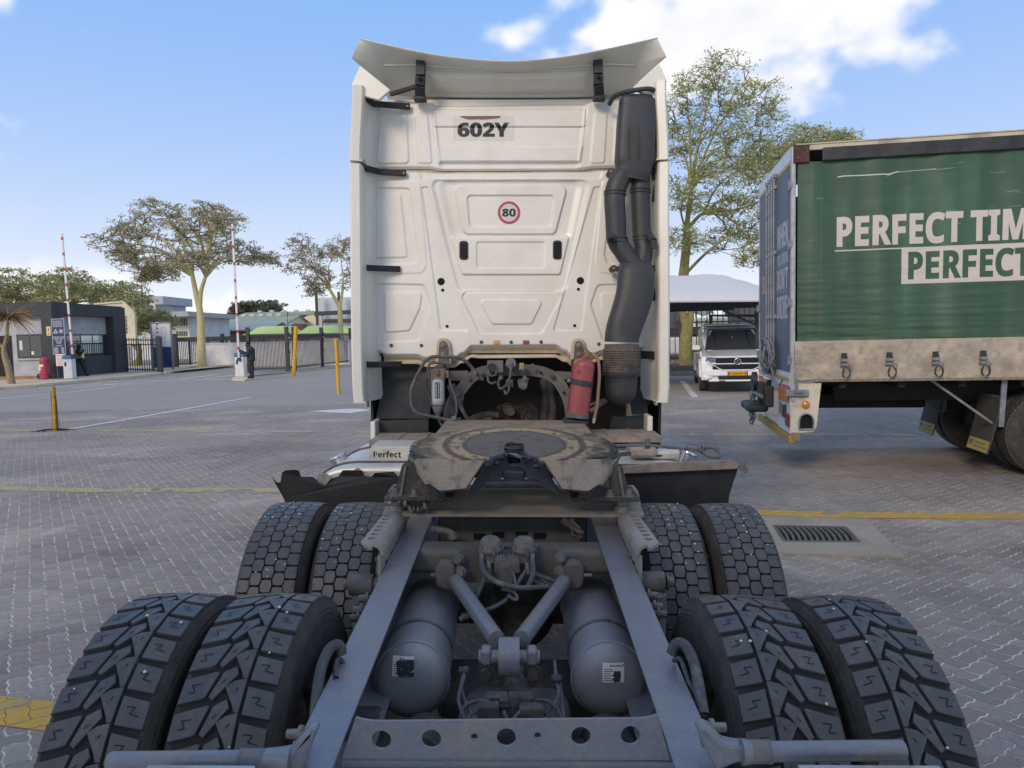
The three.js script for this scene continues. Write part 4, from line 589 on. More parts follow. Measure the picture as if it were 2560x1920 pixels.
// fuel tanks each side
for (const s of [-1, 1]) {
  const x0 = 0.52, x1 = s < 0 ? 1.26 : 1.22, yT = s < 0 ? 1.115 : 1.10, yB = 0.42, R = 0.2;
  const sec = (a) => { const q = roundShape([[x0, yB], [x1, yB], [x1, yT], [x0, yT]].map(([x, y]) => [s * x, y]), [0.1, R, 0.3, 0.12]); return q; };
  const t = part('fuel_tank', plate(sec(), 1.09, [], 0.02).translate(0, 0, -5.3), aluMat);
  const ringPts = sec().getPoints(8).map((q) => [q.x, q.y]);
  for (const z of s < 0 ? [4.36, 4.95] : [4.36, 4.95]) { const g = tube(ringPts.slice(0, -1).map(([x, y]) => [x + Math.sign(x - s * 0.88) * 0.004, y + 0.004 * Math.sign(y - 0.7), -z]), 0.008, 120, 6, true); part('tank_band', g, hoseMat, t); }
  const c = s < 0 ? [-1.156,1.087,-4.62] : [1.071,1.14,-4.5], tilt = s < 0 ? 0.42 : -0.42, m = new THREE.Matrix4().makeRotationZ(tilt).setPosition(...c);
  const cap = part('filler_cap', [lathe([[0.001, 0.032], [0.05, 0.032], [0.056, 0.026], [0.056, 0.004], [0.05, 0], [0.048, -0.05]], 36), ...Array.from({ length: 24 }, (_, k) => bx(0.056 * Math.cos(k * 0.2618), 0.015, 0.056 * Math.sin(k * 0.2618), 0.004, 0.02, 0.004))].map((g) => g.applyMatrix4(m)), chromeMat, t);
}
{ // catwalk plates, tool boxes and lettered box
  const treadTex = dataTex((i, u, v) => { const a = (u * 8) % 1, b = (v * 8 + (Math.floor(u * 8) % 2) * 0.5) % 1, k = Math.max(Math.abs(a - 0.5) * 1.1, Math.abs(b - 0.5) * 2.6) < 0.36 ? 1 : 0.35; return [k, k, k]; }, false, 256); treadTex.repeat.set(5, 5);
  const catMat = worn(0x9c8f80, 0x7c7064, { cover: 0.45, size: 0.5, grain: 0.12, rough: 0.85 }); catMat.bumpMap = treadTex; catMat.bumpScale = 0.004;
  const cz = (sgn) => {
    const a = sgn < 0 ? [-1.031,1.139,-4.98] : [1.013,1.186,-4.98], b = sgn < 0 ? [-0.467,1.175,-4.98] : [0.461,1.19,-4.98], y = (a[1] + b[1]) / 2;
    const x0 = Math.min(a[0], b[0]), x1 = Math.max(a[0], b[0]);
    return [x0, x1, y];
  };
  for (const s of [-1, 1]) {
    const [x0, x1, y] = cz(s), w = x1 - x0, cp = part('catwalk', [0, 1, 2].map((k) => bx(x0 + w * (k + 0.5) / 3, y, -5.17, w / 3 - 0.006, 0.006, 0.4)), catMat);
    part('catwalk_edge', [bx((x0 + x1) / 2, y - 0.018, -4.972, w, 0.036, 0.008), bx(s > 0 ? x1 - 0.004 : x0 + 0.004, y - 0.016, -5.17, 0.008, 0.034, 0.4), ...[1, 2].map((k) => bx(x0 + w * k / 3, y + 0.004, -5.17, 0.02, 0.008, 0.4))], catMat, cp);
    part('catwalk_stay', [bx((x0 + x1) / 2, y - 0.08, -5.2, w * 0.94, 0.1, 0.3)], blackPlastic, cp);
  }
  const b0 = [-0.93,1.172,-4.5], b1 = [-0.674,1.112,-4.5], cx = (b0[0] + b1[0]) / 2, w = b1[0] - b0[0], h = b0[1] - b1[1];
  const bxp = part('lettered_box', rb(cx, b0[1] - h / 2 + 0.004, -4.6, w, h + 0.008, 0.2, 0.006), worn(0xcfc8ba, 0xb3a893, { cover: 0.45, size: 0.5, grain: 0.08, rough: 0.6 }));
  const tx = canvasTex(512, 128, (c, W, H) => { c.clearRect(0, 0, W, H); c.fillStyle = '#15120f'; c.font = 'bold 96px sans-serif'; c.fillText('Perfect', 24, 98); c.fillStyle = '#cfc8ba'; c.fillRect(36 + 22, 20, 7, 90); });
  part('lettering', new THREE.PlaneGeometry(0.275, 0.069).translate(-0.786,1.142, -4.4965), flat(0xffffff, 0.7, 0, { map: tx, transparent: true }), bxp, true);
  part('box_lid', bx(cx, b0[1] + 0.012, -4.66, w * 0.96, 0.012, 0.26), aluMat, bxp);
  const p0 = [0.713,1.188,-4.5], p1 = [0.886,1.128,-4.5];
  const vb = part('valve_box', [rb((p0[0] + p1[0]) / 2, (p0[1] + p1[1]) / 2, -4.6, p1[0] - p0[0], p0[1] - p1[1], 0.2, 0.02)], worn(0xa89b8d, 0x8b7d6f, { cover: 0.45, size: 0.3, rough: 0.8 }));
  part('pipe_pair', [tube([[0.606,1.18,-4.3], [0.653,1.181,-4.35], [0.698,1.176,-4.4]], 0.008, 12, 8), tube([[0.606,1.169,-4.3], [0.653,1.168,-4.35], [0.698,1.163,-4.4]], 0.008, 12, 8)], hoseMat, vb);
  part('tank_cover', [rb(...[0.975,1.128,-4.62], 0.23, 0.05, 0.12, 0.015), rb(...[0.844,1.127,-4.62], 0.2, 0.04, 0.12, 0.015)], aluMat);
}
// centre deck plate between cab and fifth wheel, pressed metal with a turned-up front
part('deck_plate', [bx(-0.02, 1.275, -4.75, 0.98, 0.008, 0.9), plate(shapeOf([[-0.442,1.201], [0.357,1.198], [0.307,1.247], [-0.442,1.239]]), 0.01).translate(0, 0, -5.15)], worn(0xa08d7b, 0x7d6c5e, { cover: 0.45, size: 0.5, grain: 0.12, rough: 0.9, speck: 0xcbbfae, speckCover: 0.02 }));
for (const s of [-1, 1]) {
  const a = s < 0 ? [-1.089,1.254] : [0.963,1.299], b = s < 0 ? [-1.052,1.03] : [1.005,1.164];
  part('side_skirt', [rb((a[0] + b[0]) / 2, (a[1] + b[1]) / 2 - 0.2, -5.9, Math.abs(b[0] - a[0]), a[1] - b[1] + 0.4, 1.2, 0.012)], cabMat);
}

// ---------- cab ----------
const CZ = 5.6;
function sdPoly(px, py, P) { let d = 1e9, s = 1; for (let i = 0, j = P.length - 1; i < P.length; j = i++) { const ex = P[j][0] - P[i][0], ey = P[j][1] - P[i][1], wx = px - P[i][0], wy = py - P[i][1], t = clamp((wx * ex + wy * ey) / (ex * ex + ey * ey)), bx0 = wx - ex * t, by0 = wy - ey * t; d = Math.min(d, bx0 * bx0 + by0 * by0); const c1 = py >= P[i][1], c2 = py < P[j][1], c3 = ex * wy > ey * wx; if ((c1 && c2 && c3) || (!c1 && !c2 && !c3)) s = -s; } return s * Math.sqrt(d); }
function panel(pts, r, amp, width = 0.012) { const cx = pts.reduce((a, q) => a + q[0], 0) / pts.length, cy = pts.reduce((a, q) => a + q[1], 0) / pts.length; const P = pts.map(([x, y]) => { const l = Math.hypot(cx - x, cy - y), k = Math.min(r * 1.35, l * 0.6) / l; return [x + (cx - x) * k, y + (cy - y) * k]; }); return { P, r, amp, width, x0: Math.min(...pts.map((q) => q[0])) - 0.03, x1: Math.max(...pts.map((q) => q[0])) + 0.03, y0: Math.min(...pts.map((q) => q[1])) - 0.03, y1: Math.max(...pts.map((q) => q[1])) + 0.03 }; }
const axis = [-0.05,3.027][0], mirror = (p) => p.map(([x, y]) => [2 * axis - x, y]);
const both = (pts, r, amp, w) => [panel(pts, r, amp, w), panel(mirror(pts), r, amp, w)];
const lowerPanels = [
  panel([[-0.654,3.069], [0.543,3.068], [0.374,2.235], [-0.468,2.235]], 0.05, -0.014, 0.016),
  panel([[-0.592,3.045], [0.485,3.045], [0.419,2.67], [-0.513,2.67]], 0.05, -0.012, 0.03),
  panel([[-0.495,3.017], [0.386,3.017], [0.313,2.692], [-0.434,2.692]], 0.05, 0.016, 0.0055),
  panel([[-0.395,2.946], [0.289,2.946], [0.271,2.744], [-0.378,2.744]], 0.03, -0.010, 0.0055),
  panel([[-0.519,2.643], [0.401,2.643], [0.343,2.375], [-0.439,2.374]], 0.025, 0.012, 0.0055),
  panel([[-0.321,2.598], [0.218,2.598], [0.217,2.422], [-0.319,2.422]], 0.02, -0.007, 0.0055),
  panel([[-0.439,2.207], [0.347,2.208], [0.223,1.924], [-0.323,1.923]], 0.05, -0.009, 0.0055),
  panel([[-0.287,2.15], [0.193,2.15], [0.128,1.992], [-0.213,1.991]], 0.03, 0.009, 0.0055),
  ...both([[-1.079,3.025], [-0.842,3.025], [-0.775,2.484], [-0.797,2.436], [-1.086,2.434]], 0.03, -0.009, 0.0055),
  ...both([[-1.079,2.978], [-0.902,2.978], [-0.856,2.489], [-1.085,2.484]], 0.015, 0.007, 0.0055),
  ...both([[-0.726,3.029], [-0.697,3.029], [-0.39,1.926], [-0.586,1.926]], 0.012, -0.008, 0.0055),
  ...both([[-1.028,2.222], [-0.745,2.222], [-0.746,2.122], [-0.852,1.917], [-1.025,1.916]], 0.03, 0.009, 0.0055),
  ...both([[-1.094,2.287], [-0.716,2.287], [-0.658,2.147], [-0.776,1.838], [-1.093,1.838]], 0.04, -0.009, 0.0055),
  ...both([[-1.076,3.082], [-0.766,3.082], [-0.706,2.409], [-0.734,2.365], [-1.084,2.359]], 0.03, 0.004, 0.006),
  panel([[-0.741,3.1], [0.64,3.1], [0.652,3.142], [-0.753,3.143]], 0.01, -0.008, 0.01),
];
const upperPanels = [
  panel([[-0.653,3.662], [0.53,3.66], [0.475,3.188], [-0.601,3.188]], 0.03, -0.018, 0.018),
  panel([[-0.643,3.601], [0.518,3.6], [0.513,3.479], [-0.632,3.48]], 0.006, 0.018, 0.0055),
  panel([[-0.632,3.466], [0.51,3.465], [0.499,3.346], [-0.62,3.347]], 0.006, 0.010, 0.0055),
  panel([[-0.62,3.33], [0.495,3.329], [0.478,3.216], [-0.601,3.216]], 0.006, 0.022, 0.014),
  ...both([[-1.029,3.581], [-0.855,3.581], [-0.84,3.196], [-1.064,3.196]], 0.03, 0.008, 0.0055),
  ...both([[-0.766,3.581], [-0.7,3.581], [-0.668,3.196], [-0.747,3.196]], 0.02, 0.007, 0.0055),
];
const reliefOf = (x, y, L) => { let h = 0; for (const q of L) if (x > q.x0 && x < q.x1 && y > q.y0 && y < q.y1) h += 1.25 * q.amp * sstep(q.width, -q.width, sdPoly(x, y, q.P) - q.r); return h; };
const yOf = (tbl) => (x) => { if (x <= tbl[0][0]) return tbl[0][1]; for (let i = 1; i < tbl.length; i++) if (x <= tbl[i][0]) { const t = (x - tbl[i - 1][0]) / (tbl[i][0] - tbl[i - 1][0]); return lerp(tbl[i - 1][1], tbl[i][1], t * t * (3 - 2 * t)); } return tbl[tbl.length - 1][1]; };
const lowTop = yOf([[-1.14,3.144], [-0.741,3.143], [-0.641,3.135], [0.54,3.141], [0.652,3.151], [1.049,3.154]]), lowBot = yOf([[-1.151,1.762], [-1.088,1.759], [-1.005,1.727], [-0.79,1.727], [-0.701,1.702], [-0.498,1.697], [-0.428,1.741], [-0.352,1.798], [0.293,1.804], [0.375,1.761], [0.438,1.713], [0.527,1.711], [0.665,1.759], [0.905,1.78], [1.069,1.79]]);
const upTop = yOf([[-1.116,3.563], [-1.072,3.636], [-0.972,3.672], [-0.675,3.674], [-0.613,3.655], [0.511,3.667], [0.585,3.688], [0.967,3.693], [1.041,3.657]]), upBot = yOf([[-1.14,3.162], [-0.678,3.164], [-0.591,3.149], [0.49,3.153], [0.602,3.168], [1.048,3.173]]);
const XL = [-1.137,3.15][0], XR = [1.051,3.148][0];
const edgeCurve = (x) => 0.05 * sstep(0.06, 0, x - XL) ** 2 + 0.05 * sstep(0.06, 0, XR - x) ** 2;
const wallZ = (x, y, upper) => -CZ - edgeCurve(x) + reliefOf(x, y, upper ? upperPanels : lowerPanels);
const cabPaint = (() => { // white paint with a thin film of road dust
  const t = dataTex((i, u, v) => { const n = 0.5 * N_COARSE[i] + 0.3 * N_MID[i] + 0.2 * N_FINE[i]; const c = mix3(hex(0xd6d5cf), hex(0xccc8be), sstep(0.35, 0.75, n)); const g = 1 + (N_FINE[i] - 0.5) * 0.05; return [c[0] * g, c[1] * g, c[2] * g]; });
  t.repeat.set(0.55, 0.55); return new THREE.MeshPhysicalMaterial({ map: t, roughness: 0.4, clearcoat: 0.3, clearcoatRoughness: 0.3, side: THREE.DoubleSide }); })();
{
  const NX = 440;
  const lower = part('rear_wall', [gridSurface(NX, 290, (u, v) => { const x = lerp(XL, XR, u), y = lerp(lowBot(x), lowTop(x), v), lip = sstep(0.03, 0, y - lowBot(x)), lt = sstep(0.025, 0, lowTop(x) - y); return [x, y, wallZ(x, y, false) - 0.025 * lip * lip - 0.02 * lt * lt]; })], cabPaint);
  const upper = part('roof_wall', [gridSurface(NX, 90, (u, v) => { const x = lerp(XL, XR, u), y = lerp(upBot(x), upTop(x), v), lip = sstep(0.025, 0, y - upBot(x)), lt = sstep(0.04, 0, upTop(x) - y); return [x, y, wallZ(x, y, true) - 0.02 * lip * lip - 0.05 * lt * lt]; })], cabPaint);
  // sill flange: dusty turned edge below the wall
  part('sill', gridSurface(200, 6, (u, v) => { const x = lerp(XL + 0.09, XR - 0.02, u); return [x, lowBot(x) - 0.004 - 0.055 * v * (1 + 0.5 * sstep(0.5, 0.28, Math.abs(x - 0.0))) + 0.0, -CZ - 0.028 - 0.03 * Math.sin(v * 3)]; }, 0.004), cabDusty, lower);
  part('seam', gridSurface(120, 2, (u, v) => { const x = lerp(XL, XR, u); return [x, lerp(lowTop(x), upBot(x), v), -CZ - 0.03 - edgeCurve(x)]; }), cabDusty, lower);
  const disc = (n, list, r, m, d = 0.004) => list.forEach(([x, y]) => part(n, rod([x, y, wallZ(x, y, false) - 0.002], [x, y, wallZ(x, y, false) + d], r, r, 24), m, lower));
  disc('vent_hole', [[-0.59,2.307], [0.487,2.314]], 0.0285, holeMat, 0.002);
  disc('plug', [[-0.578,2.241], [0.472,2.248], [-0.545,1.962], [0.445,1.968]], 0.012, holeMat, 0.003);
  disc('plug', [[-1.11,1.792], [-0.979,1.813], [-0.745,1.813], [-0.279,1.839], [-0.047,1.839], [0.185,1.841], [0.633,1.825], [1.005,1.806]], 0.0135, flat(0x4c4438, 0.8), 0.005);
  for (const [[x, y], c, n] of [[[-0.159,1.839], 0xc98a1d, 'orange_reflector'], [[0.069,1.839], 0x8f1f2b, 'red_reflector']]) part(n, rb(x, y, wallZ(x, y, false) + 0.004, 0.048, 0.03, 0.01, 0.004), flat(c, 0.35, 0, { clearcoat: 0.6 }), lower);
  for (const c of [[-0.413,2.545], [0.307,2.548]]) { const z = wallZ(c[0], c[1], false), vt = part('air_vent', move(plate(roundShape([[-0.034, -0.072], [0.034, -0.072], [0.034, 0.072], [-0.034, 0.072]], 0.026), 0.006, [], 0.002), c[0], c[1], z), blackPlastic, lower); for (let k = 0; k < 10; k++) part('louvre', bx(c[0], c[1] - 0.056 + k * 0.0125, z + 0.012, 0.05, 0.004, 0.01, 0.5), blackPlastic, lower); }
  // number sticker and speed disc follow the pressed panel
  const decal = (name, cx, cy, w, h, up, tex, parent, off = 0.003) => part(name, gridSurface(40, 24, (u, v) => { const x = cx + (u - 0.5) * w, y = cy + (v - 0.5) * h; return [x, y, wallZ(x, y, up) + off]; }), flat(0xffffff, 0.35, 0, { map: tex, transparent: true, clearcoat: 0.4 }), parent, true);
  const numTex = canvasTex(1024, 420, (c, W, H) => { c.clearRect(0, 0, W, H); c.fillStyle = 'rgba(225,223,216,0.35)'; c.fillRect(8, 8, W - 16, H - 16); c.fillStyle = '#6b5647'; c.beginPath(); c.moveTo(120, 8); c.lineTo(800, 8); c.lineTo(780, 40); c.bezierCurveTo(640, 60, 520, 75, 400, 62); c.bezierCurveTo(280, 80, 200, 60, 120, 8); c.fill(); c.font = 'bold 300px sans-serif'; c.textAlign = 'center'; c.lineJoin = 'miter'; c.save(); c.translate(500, 340); c.scale(1.25, 1.0); c.fillStyle = '#23211f'; c.strokeStyle = '#23211f'; c.lineWidth = 14; c.fillText('602Y', 0, 0); c.strokeText('602Y', 0, 0); c.restore(); });
  decal('number_sticker', -0.26,3.465, 0.475, 0.188, true, numTex, upper);
  const sgn = canvasTex(512, 512, (c) => { c.clearRect(0, 0, 512, 512); c.fillStyle = '#a83347'; c.beginPath(); c.arc(256, 256, 250, 0, 7); c.fill(); c.fillStyle = '#bdbbb8'; c.beginPath(); c.arc(256, 256, 196, 0, 7); c.fill(); c.fillStyle = '#17171a'; c.strokeStyle = '#17171a'; c.lineWidth = 10; c.font = 'bold 232px sans-serif'; c.textAlign = 'center'; c.save(); c.translate(256, 340); c.scale(1.22, 1); c.fillText('80', 0, 0); c.strokeText('80', 0, 0); c.restore(); });
  decal('speed_disc', -0.065,2.835, 0.176, 0.176, false, sgn, lower);
}
// cab shell behind the wall
part('cab_shell', [rb(-0.01, 2.62, -6.75, 2.36, 1.58, 2.16, 0.08), rb(-0.01, 3.52, -6.75, 2.3, 0.5, 2.1, 0.2), gridSurface(1, 1, (u, v) => [lerp(XL + 0.02, XR - 0.02, u), lerp(1.78, 3.7, v), -CZ - 0.07], 0)], cabMat);
// side air deflectors: rim, inner face and outer face, two pieces a side
for (const s of [-1, 1]) {
  const col = s < 0 ? { top: [[-1.192,3.682], [-1.218,3.15]], low: [[-1.219,3.131], [-1.225,1.767], [-1.22,1.442], [-1.213,1.393]] } : { top: [[1.068,3.708], [1.095,3.156]], low: [[1.1,3.139], [1.122,1.77], [1.127,1.446], [1.119,1.4]] };
  for (const [name, c] of [['upper_deflector', col.top], ['lower_deflector', col.low]]) {
    const xo = yOf([...c].sort((a, b) => a[1] - b[1]).map(([x, y]) => [y, x])), yT = Math.max(...c.map((q) => q[1])), yB = Math.min(...c.map((q) => q[1]));
    const sec = [[0.0, 6.5, -0.03], [0.0, 5.8, 0], [0.003, 5.36, 0], [0.006, 5.29, 0], [0.02, 5.275, 0], [0.075, 5.29, 0], [0.085, 5.31, 0], [0.088, 5.45, 0], [0.155, 5.66, 0]];
    const g = []; for (let k = 0; k < sec.length - 1; k++) g.push(gridSurface(1, 16, (u, v) => { const a = sec[k], b = sec[k + 1], y = lerp(yB, yT, v), w = lerp(a[0], b[0], u); return [xo(y) - s * w, y, -lerp(a[1], b[1], u)]; }, 0));
    g.push(bx(xo(yB) - s * 0.05, yB + 0.003, -5.42, 0.09, 0.006, 0.26), bx(xo(yT) - s * 0.04, yT - 0.003, -5.42, 0.075, 0.006, 0.26));
    part(name, g, cabMat);
  }
  // pillar seam running down inside the deflector
  const a = s < 0 ? [-1.091,3.582] : [1.044,3.609], b = s < 0 ? [-1.15,1.835] : [1.052,1.926];
  part('corner_pillar', rbar([a[0] - s * 0.0, a[1], -CZ - 0.02], [b[0], b[1], -CZ - 0.02], 0.05, 0.05, 0.015, V(0, 0, 1)), cabMat);
  const f0 = s < 0 ? [-1.151,1.641] : [1.046,1.72], f1 = s < 0 ? [-1.154,1.34] : [1.058,1.364];
  part('flap_edge', bar([f0[0], f0[1], -5.5], [f1[0], f1[1], -5.5], 0.018, 0.1, V(0, 0, 1)), cabMat);
  const h = s < 0 ? [-1.106,3.754,-5.35] : [0.992,3.785,-5.35];
  part('deflector_cap', plate(shapeOf(s < 0 ? [[-1.201,3.696], [-1.136,3.833], [-0.92,3.661], [-1.004,3.59], [-1.139,3.625]] : [[1.076,3.722], [1.018,3.839], [0.827,3.673], [0.993,3.587]]), 0.03, [], 0.004).translate(0, 0, -5.36), cabMat);
}
{ // roof spoiler
  const E = [[-1.131,4,-5.3], [-1.032,3.978,-5.3], [-0.741,3.916,-5.3], [-0.485,3.874,-5.3], [-0.054,3.842,-5.3], [0.33,3.871,-5.3], [0.609,3.92,-5.3], [0.898,3.98,-5.3], [0.997,4.002,-5.3]];
  const F = [[-1.196,3.885,-5.33], [-0.992,3.889,-5.47], [-0.766,3.891,-5.47], [-0.501,3.872,-5.47], [-0.055,3.864,-5.47], [0.341,3.873,-5.47], [0.605,3.891,-5.47], [0.867,3.89,-5.47], [1.068,3.892,-5.33]];
  const G = [[-1.194,3.884,-5.34], [-0.973,3.749,-5.68], [-0.697,3.727,-5.68], [-0.521,3.719,-5.68], [-0.058,3.714,-5.68], [0.356,3.717,-5.68], [0.581,3.726,-5.68], [0.843,3.758,-5.68], [1.068,3.891,-5.34]];
  const C = (L) => { const c = new THREE.CatmullRomCurve3(L.map(v3), false, 'centripetal'); return (u) => { const k = u * 8, i = Math.min(7, Math.floor(k)), t = k - i; if (i === 0 || i === 7) return v3(L[i]).lerp(v3(L[i + 1]), t); return c.getPoint(u); }; };
  const e = C(E), f = C(F), g = C(G);
  const sp = part('roof_spoiler', [gridSurface(96, 10, (u, v) => { const p = e(u).lerp(f(u), v); return [p.x, p.y, p.z]; }), gridSurface(96, 6, (u, v) => { const p = f(u).lerp(g(u), v); return [p.x, p.y, p.z]; }), gridSurface(96, 8, (u, v) => { const p = e(u), q = V(p.x * 0.96, p.y - 0.32 - 0.1 * v, -7.6), r = p.clone().lerp(q, v); r.y += 0.06 * Math.sin(v * Math.PI) + 0.012; return [r.x, r.y, r.z]; }), gridSurface(96, 3, (u, v) => { const p = e(u); return [p.x, p.y + 0.012 * Math.sin(v * Math.PI / 2), p.z - 0.004 + 0.012 * Math.sin(v * Math.PI)]; })], cabMat);
  const inset = (u0, u1, v0, v1, d) => gridSurface(60, 8, (u, v) => { const uu = lerp(u0, u1, u), p = f(uu).lerp(g(uu), lerp(v0, v1, v)); const ed = Math.min(u, 1 - u) * 14, ev = Math.min(v, 1 - v) * 4; const k = d * Math.min(1, ed, ev); return [p.x, p.y - k * 0.3, p.z + k]; }, 0.004);
  part('spoiler_panel', inset(0.27, 0.74, 0.18, 0.86, 0.04), cabMat, sp);
  part('spoiler_bead', [tube(Array.from({ length: 40 }, (_, k) => f(lerp(0.125, 0.875, k / 39)).add(V(0, -0.004, 0.006))), 0.008, 120, 6)], cabMat, sp);
  for (const [a, b, c, d] of [[[-0.71,3.9,-5.43], [-0.712,3.789,-5.42], [-0.72,3.732,-5.44], [-0.729,3.656,-5.52]], [[0.585,3.905,-5.43], [0.591,3.799,-5.42], [0.594,3.736,-5.44], [0.609,3.659,-5.52]]]) {
    const st = part('spoiler_strut', [rbar(a, b, 0.068, 0.05, 0.006, V(0, 0, 1)), rbar(b, c, 0.07, 0.055, 0.006, V(0, 0, 1)), rbar(c, d, 0.072, 0.05, 0.006, V(0, 0, 1)), rb(d[0], d[1], d[2], 0.09, 0.03, 0.09, 0.006)], blackPlastic, sp);
    part('strut_bolt', [bolt([b[0], b[1] - 0.03, b[2] + 0.03], [0, 0, 1], 0.01, 0.014), ...[bx(c[0], c[1] - 0.035, c[2] + 0.03, 0.01, 0.045, 0.004)]].flat(), holeMat, sp);
  }
  part('strut_brace', rbar([-0.969,3.724,-5.62], [-0.756,3.734,-5.48], 0.03, 0.03, 0.006), blackPlastic, sp);
}
for (const pts of [[[-1.125,3.631,-5.36], [-1.064,3.599,-5.45], [-0.995,3.616,-5.52], [-0.813,3.617,-5.57]], [[-1.149,3.178,-5.36], [-1.127,3.127,-5.42], [-1.051,3.127,-5.54], [-0.847,3.122,-5.575]], [[-1.184,2.4,-5.4], [-1.104,2.4,-5.5], [-0.901,2.4,-5.58]], [[-1.172,1.674,-5.4], [-1.072,1.668,-5.48], [-0.892,1.67,-5.56]]]) {
  const b = part('deflector_hinge', pts.slice(1).map((p, k) => rbar(pts[k], p, 0.02, 0.045, 0.005, UP)), blackMat); part('hinge_bolt', [pts[2], pts[pts.length - 1]].flatMap((p) => bolt([p[0] - 0.02, p[1], p[2] + 0.012], [0, 0, 1], 0.008, 0.0055)), steelMat, b);
}
part('deflector_hinge', [rbar([0.94,1.746,-5.5], [1.07,1.742,-5.42], 0.02, 0.06, 0.005, UP), rbar([1.018,3.32,-5.42], [1.057,3.115,-5.45], 0.02, 0.03, 0.005, UP)], blackMat);
// ---------- air intake stack ----------
function duct(list, n = 28, ex = 2.6) { // list of [centre, half width, half depth]; cross sections stay level in x and z turned along the path
  const C = new THREE.CatmullRomCurve3(list.map((l) => v3(l[0])), false, 'centripetal'), m = (list.length - 1) * 8;
  return gridSurface(n, m, (u, v) => { const k = v * (list.length - 1), i = Math.min(list.length - 2, Math.floor(k)), t = k - i, s = t * t * (3 - 2 * t), rx = lerp(list[i][1], list[i + 1][1], s), rz = lerp(list[i][2], list[i + 1][2], s), e = lerp(list[i][3] ?? ex, list[i + 1][3] ?? ex, s), c = C.getPoint(v), tn = C.getTangent(v), a = u * Math.PI * 2, ca = Math.cos(a), sa = Math.sin(a), X = V(0, 0, 1).cross(tn).normalize().multiplyScalar(-1), Zx = X.clone().cross(tn).normalize(); const px = Math.sign(ca) * Math.abs(ca) ** (2 / e) * rx, pz = Math.sign(sa) * Math.abs(sa) ** (2 / e) * rz; return [c.x + X.x * px + Zx.x * pz, c.y + X.y * px + Zx.y * pz, c.z + X.z * px + Zx.z * pz]; });
}
{
  const st = new THREE.Group(); st.name = 'air_intake'; truck.add(st);
  part('upper_duct', [duct([[[0.869,3.63,-5.36], 0.02, 0.02, 3], [[0.869,3.621,-5.36], 0.105, 0.06, 4], [[0.867,3.582,-5.36], 0.128, 0.085, 4], [[0.857,3.392,-5.34], 0.137, 0.095, 4.5], [[0.848,3.172,-5.34], 0.139, 0.095, 4.5], [[0.842,3.09,-5.34], 0.128, 0.09, 3.2], [[0.83,3.02,-5.34], 0.12, 0.08, 2.6]], 40)], ductMat, st);
  part('duct_rib', [bar([0.791,3.374,-5.235], [0.794,3.147,-5.235], 0.006, 0.008, V(0, 0, 1)), bar([0.859,3.379,-5.235], [0.862,3.158,-5.235], 0.006, 0.008, V(0, 0, 1))], ductMat, st);
  part('branch_pipe', [duct([[[0.793,3.09,-5.34], 0.07, 0.075, 2], [[0.736,3.011,-5.32], 0.074, 0.075, 2], [[0.707,2.921,-5.31], 0.0755, 0.0755, 2], [[0.714,2.735,-5.31], 0.0755, 0.0755, 2], [[0.727,2.583,-5.31], 0.073, 0.0745, 2], [[0.776,2.501,-5.31], 0.07, 0.075, 2], [[0.85,2.407,-5.31], 0.07, 0.08, 2]], 28)], ductMat, st);
  part('branch_pipe', [duct([[[0.909,3.118,-5.36], 0.062, 0.07, 2], [[0.901,3.019,-5.36], 0.068, 0.07, 2], [[0.899,2.931,-5.36], 0.07, 0.07, 2], [[0.907,2.743,-5.36], 0.068, 0.07, 2], [[0.916,2.589,-5.36], 0.065, 0.07, 2], [[0.927,2.505,-5.35], 0.066, 0.075, 2], [[0.901,2.397,-5.33], 0.07, 0.08, 2]], 28)], ductMat, st);
  const ring = (p, r) => new THREE.TorusGeometry(r, 0.006, 8, 32).rotateX(Math.PI / 2).translate(...p);
  part('joint_ring', [ring([0.708,2.933,-5.31], 0.077), ring([0.708,2.912,-5.31], 0.077), ring([0.727,2.599,-5.31], 0.0745), ring([0.73,2.571,-5.31], 0.0735), ring([0.899,2.957,-5.36], 0.0715), ring([0.899,2.936,-5.36], 0.0715), ring([0.914,2.618,-5.36], 0.067), ring([0.916,2.592,-5.36], 0.066)], ductMat, st);
  part('lower_duct', [duct([[[0.861,2.455,-5.32], 0.06, 0.06, 2.2], [[0.861,2.414,-5.32], 0.115, 0.085, 2.4], [[0.864,2.335,-5.3], 0.132, 0.095, 2.8], [[0.859,2.217,-5.29], 0.135, 0.098, 3], [[0.828,2.098,-5.28], 0.132, 0.1, 3], [[0.784,1.968,-5.27], 0.128, 0.105, 3], [[0.764,1.885,-5.27], 0.124, 0.11, 2.6], [[0.763,1.844,-5.27], 0.123, 0.115, 2.4]], 40)], ductMat, st);
  const bc = [0.762,1.699,-5.26], k = 0.217 * 5.26 / 1800, prof = []; for (let i = 0; i <= 9; i++) { const y = 0.083 + 0.0 - i * 0.0165; prof.push([0.136, y + 0.0045], [0.1415 - (i > 7 ? 0.002 : 0), y], [0.136, y - 0.0045], [0.131, y - 0.009]); }
  part('bellows', lathe([[0.122, 0.13], [0.126, 0.128], [0.126, 0.105], [0.131, 0.095], ...prof], 48).scale(1, 1, 0.85).translate(...bc), worn(0x6b615a, 0x4c4744, { cover: 0.4, size: 0.3, grain: 0.1, rough: 0.75 }), st);
  const cp = [0.759,1.623,-5.26];
  part('dust_cup', lathe([[0.001, -0.245], [0.03, -0.245], [0.032, -0.235], [0.06, -0.225], [0.095, -0.195], [0.112, -0.155], [0.117, -0.09], [0.119, -0.03], [0.137, -0.026], [0.139, 0.01], [0.136, 0.012], [0.12, 0.012]], 48).scale(1, 1, 0.85).translate(...cp), ductMat, st);
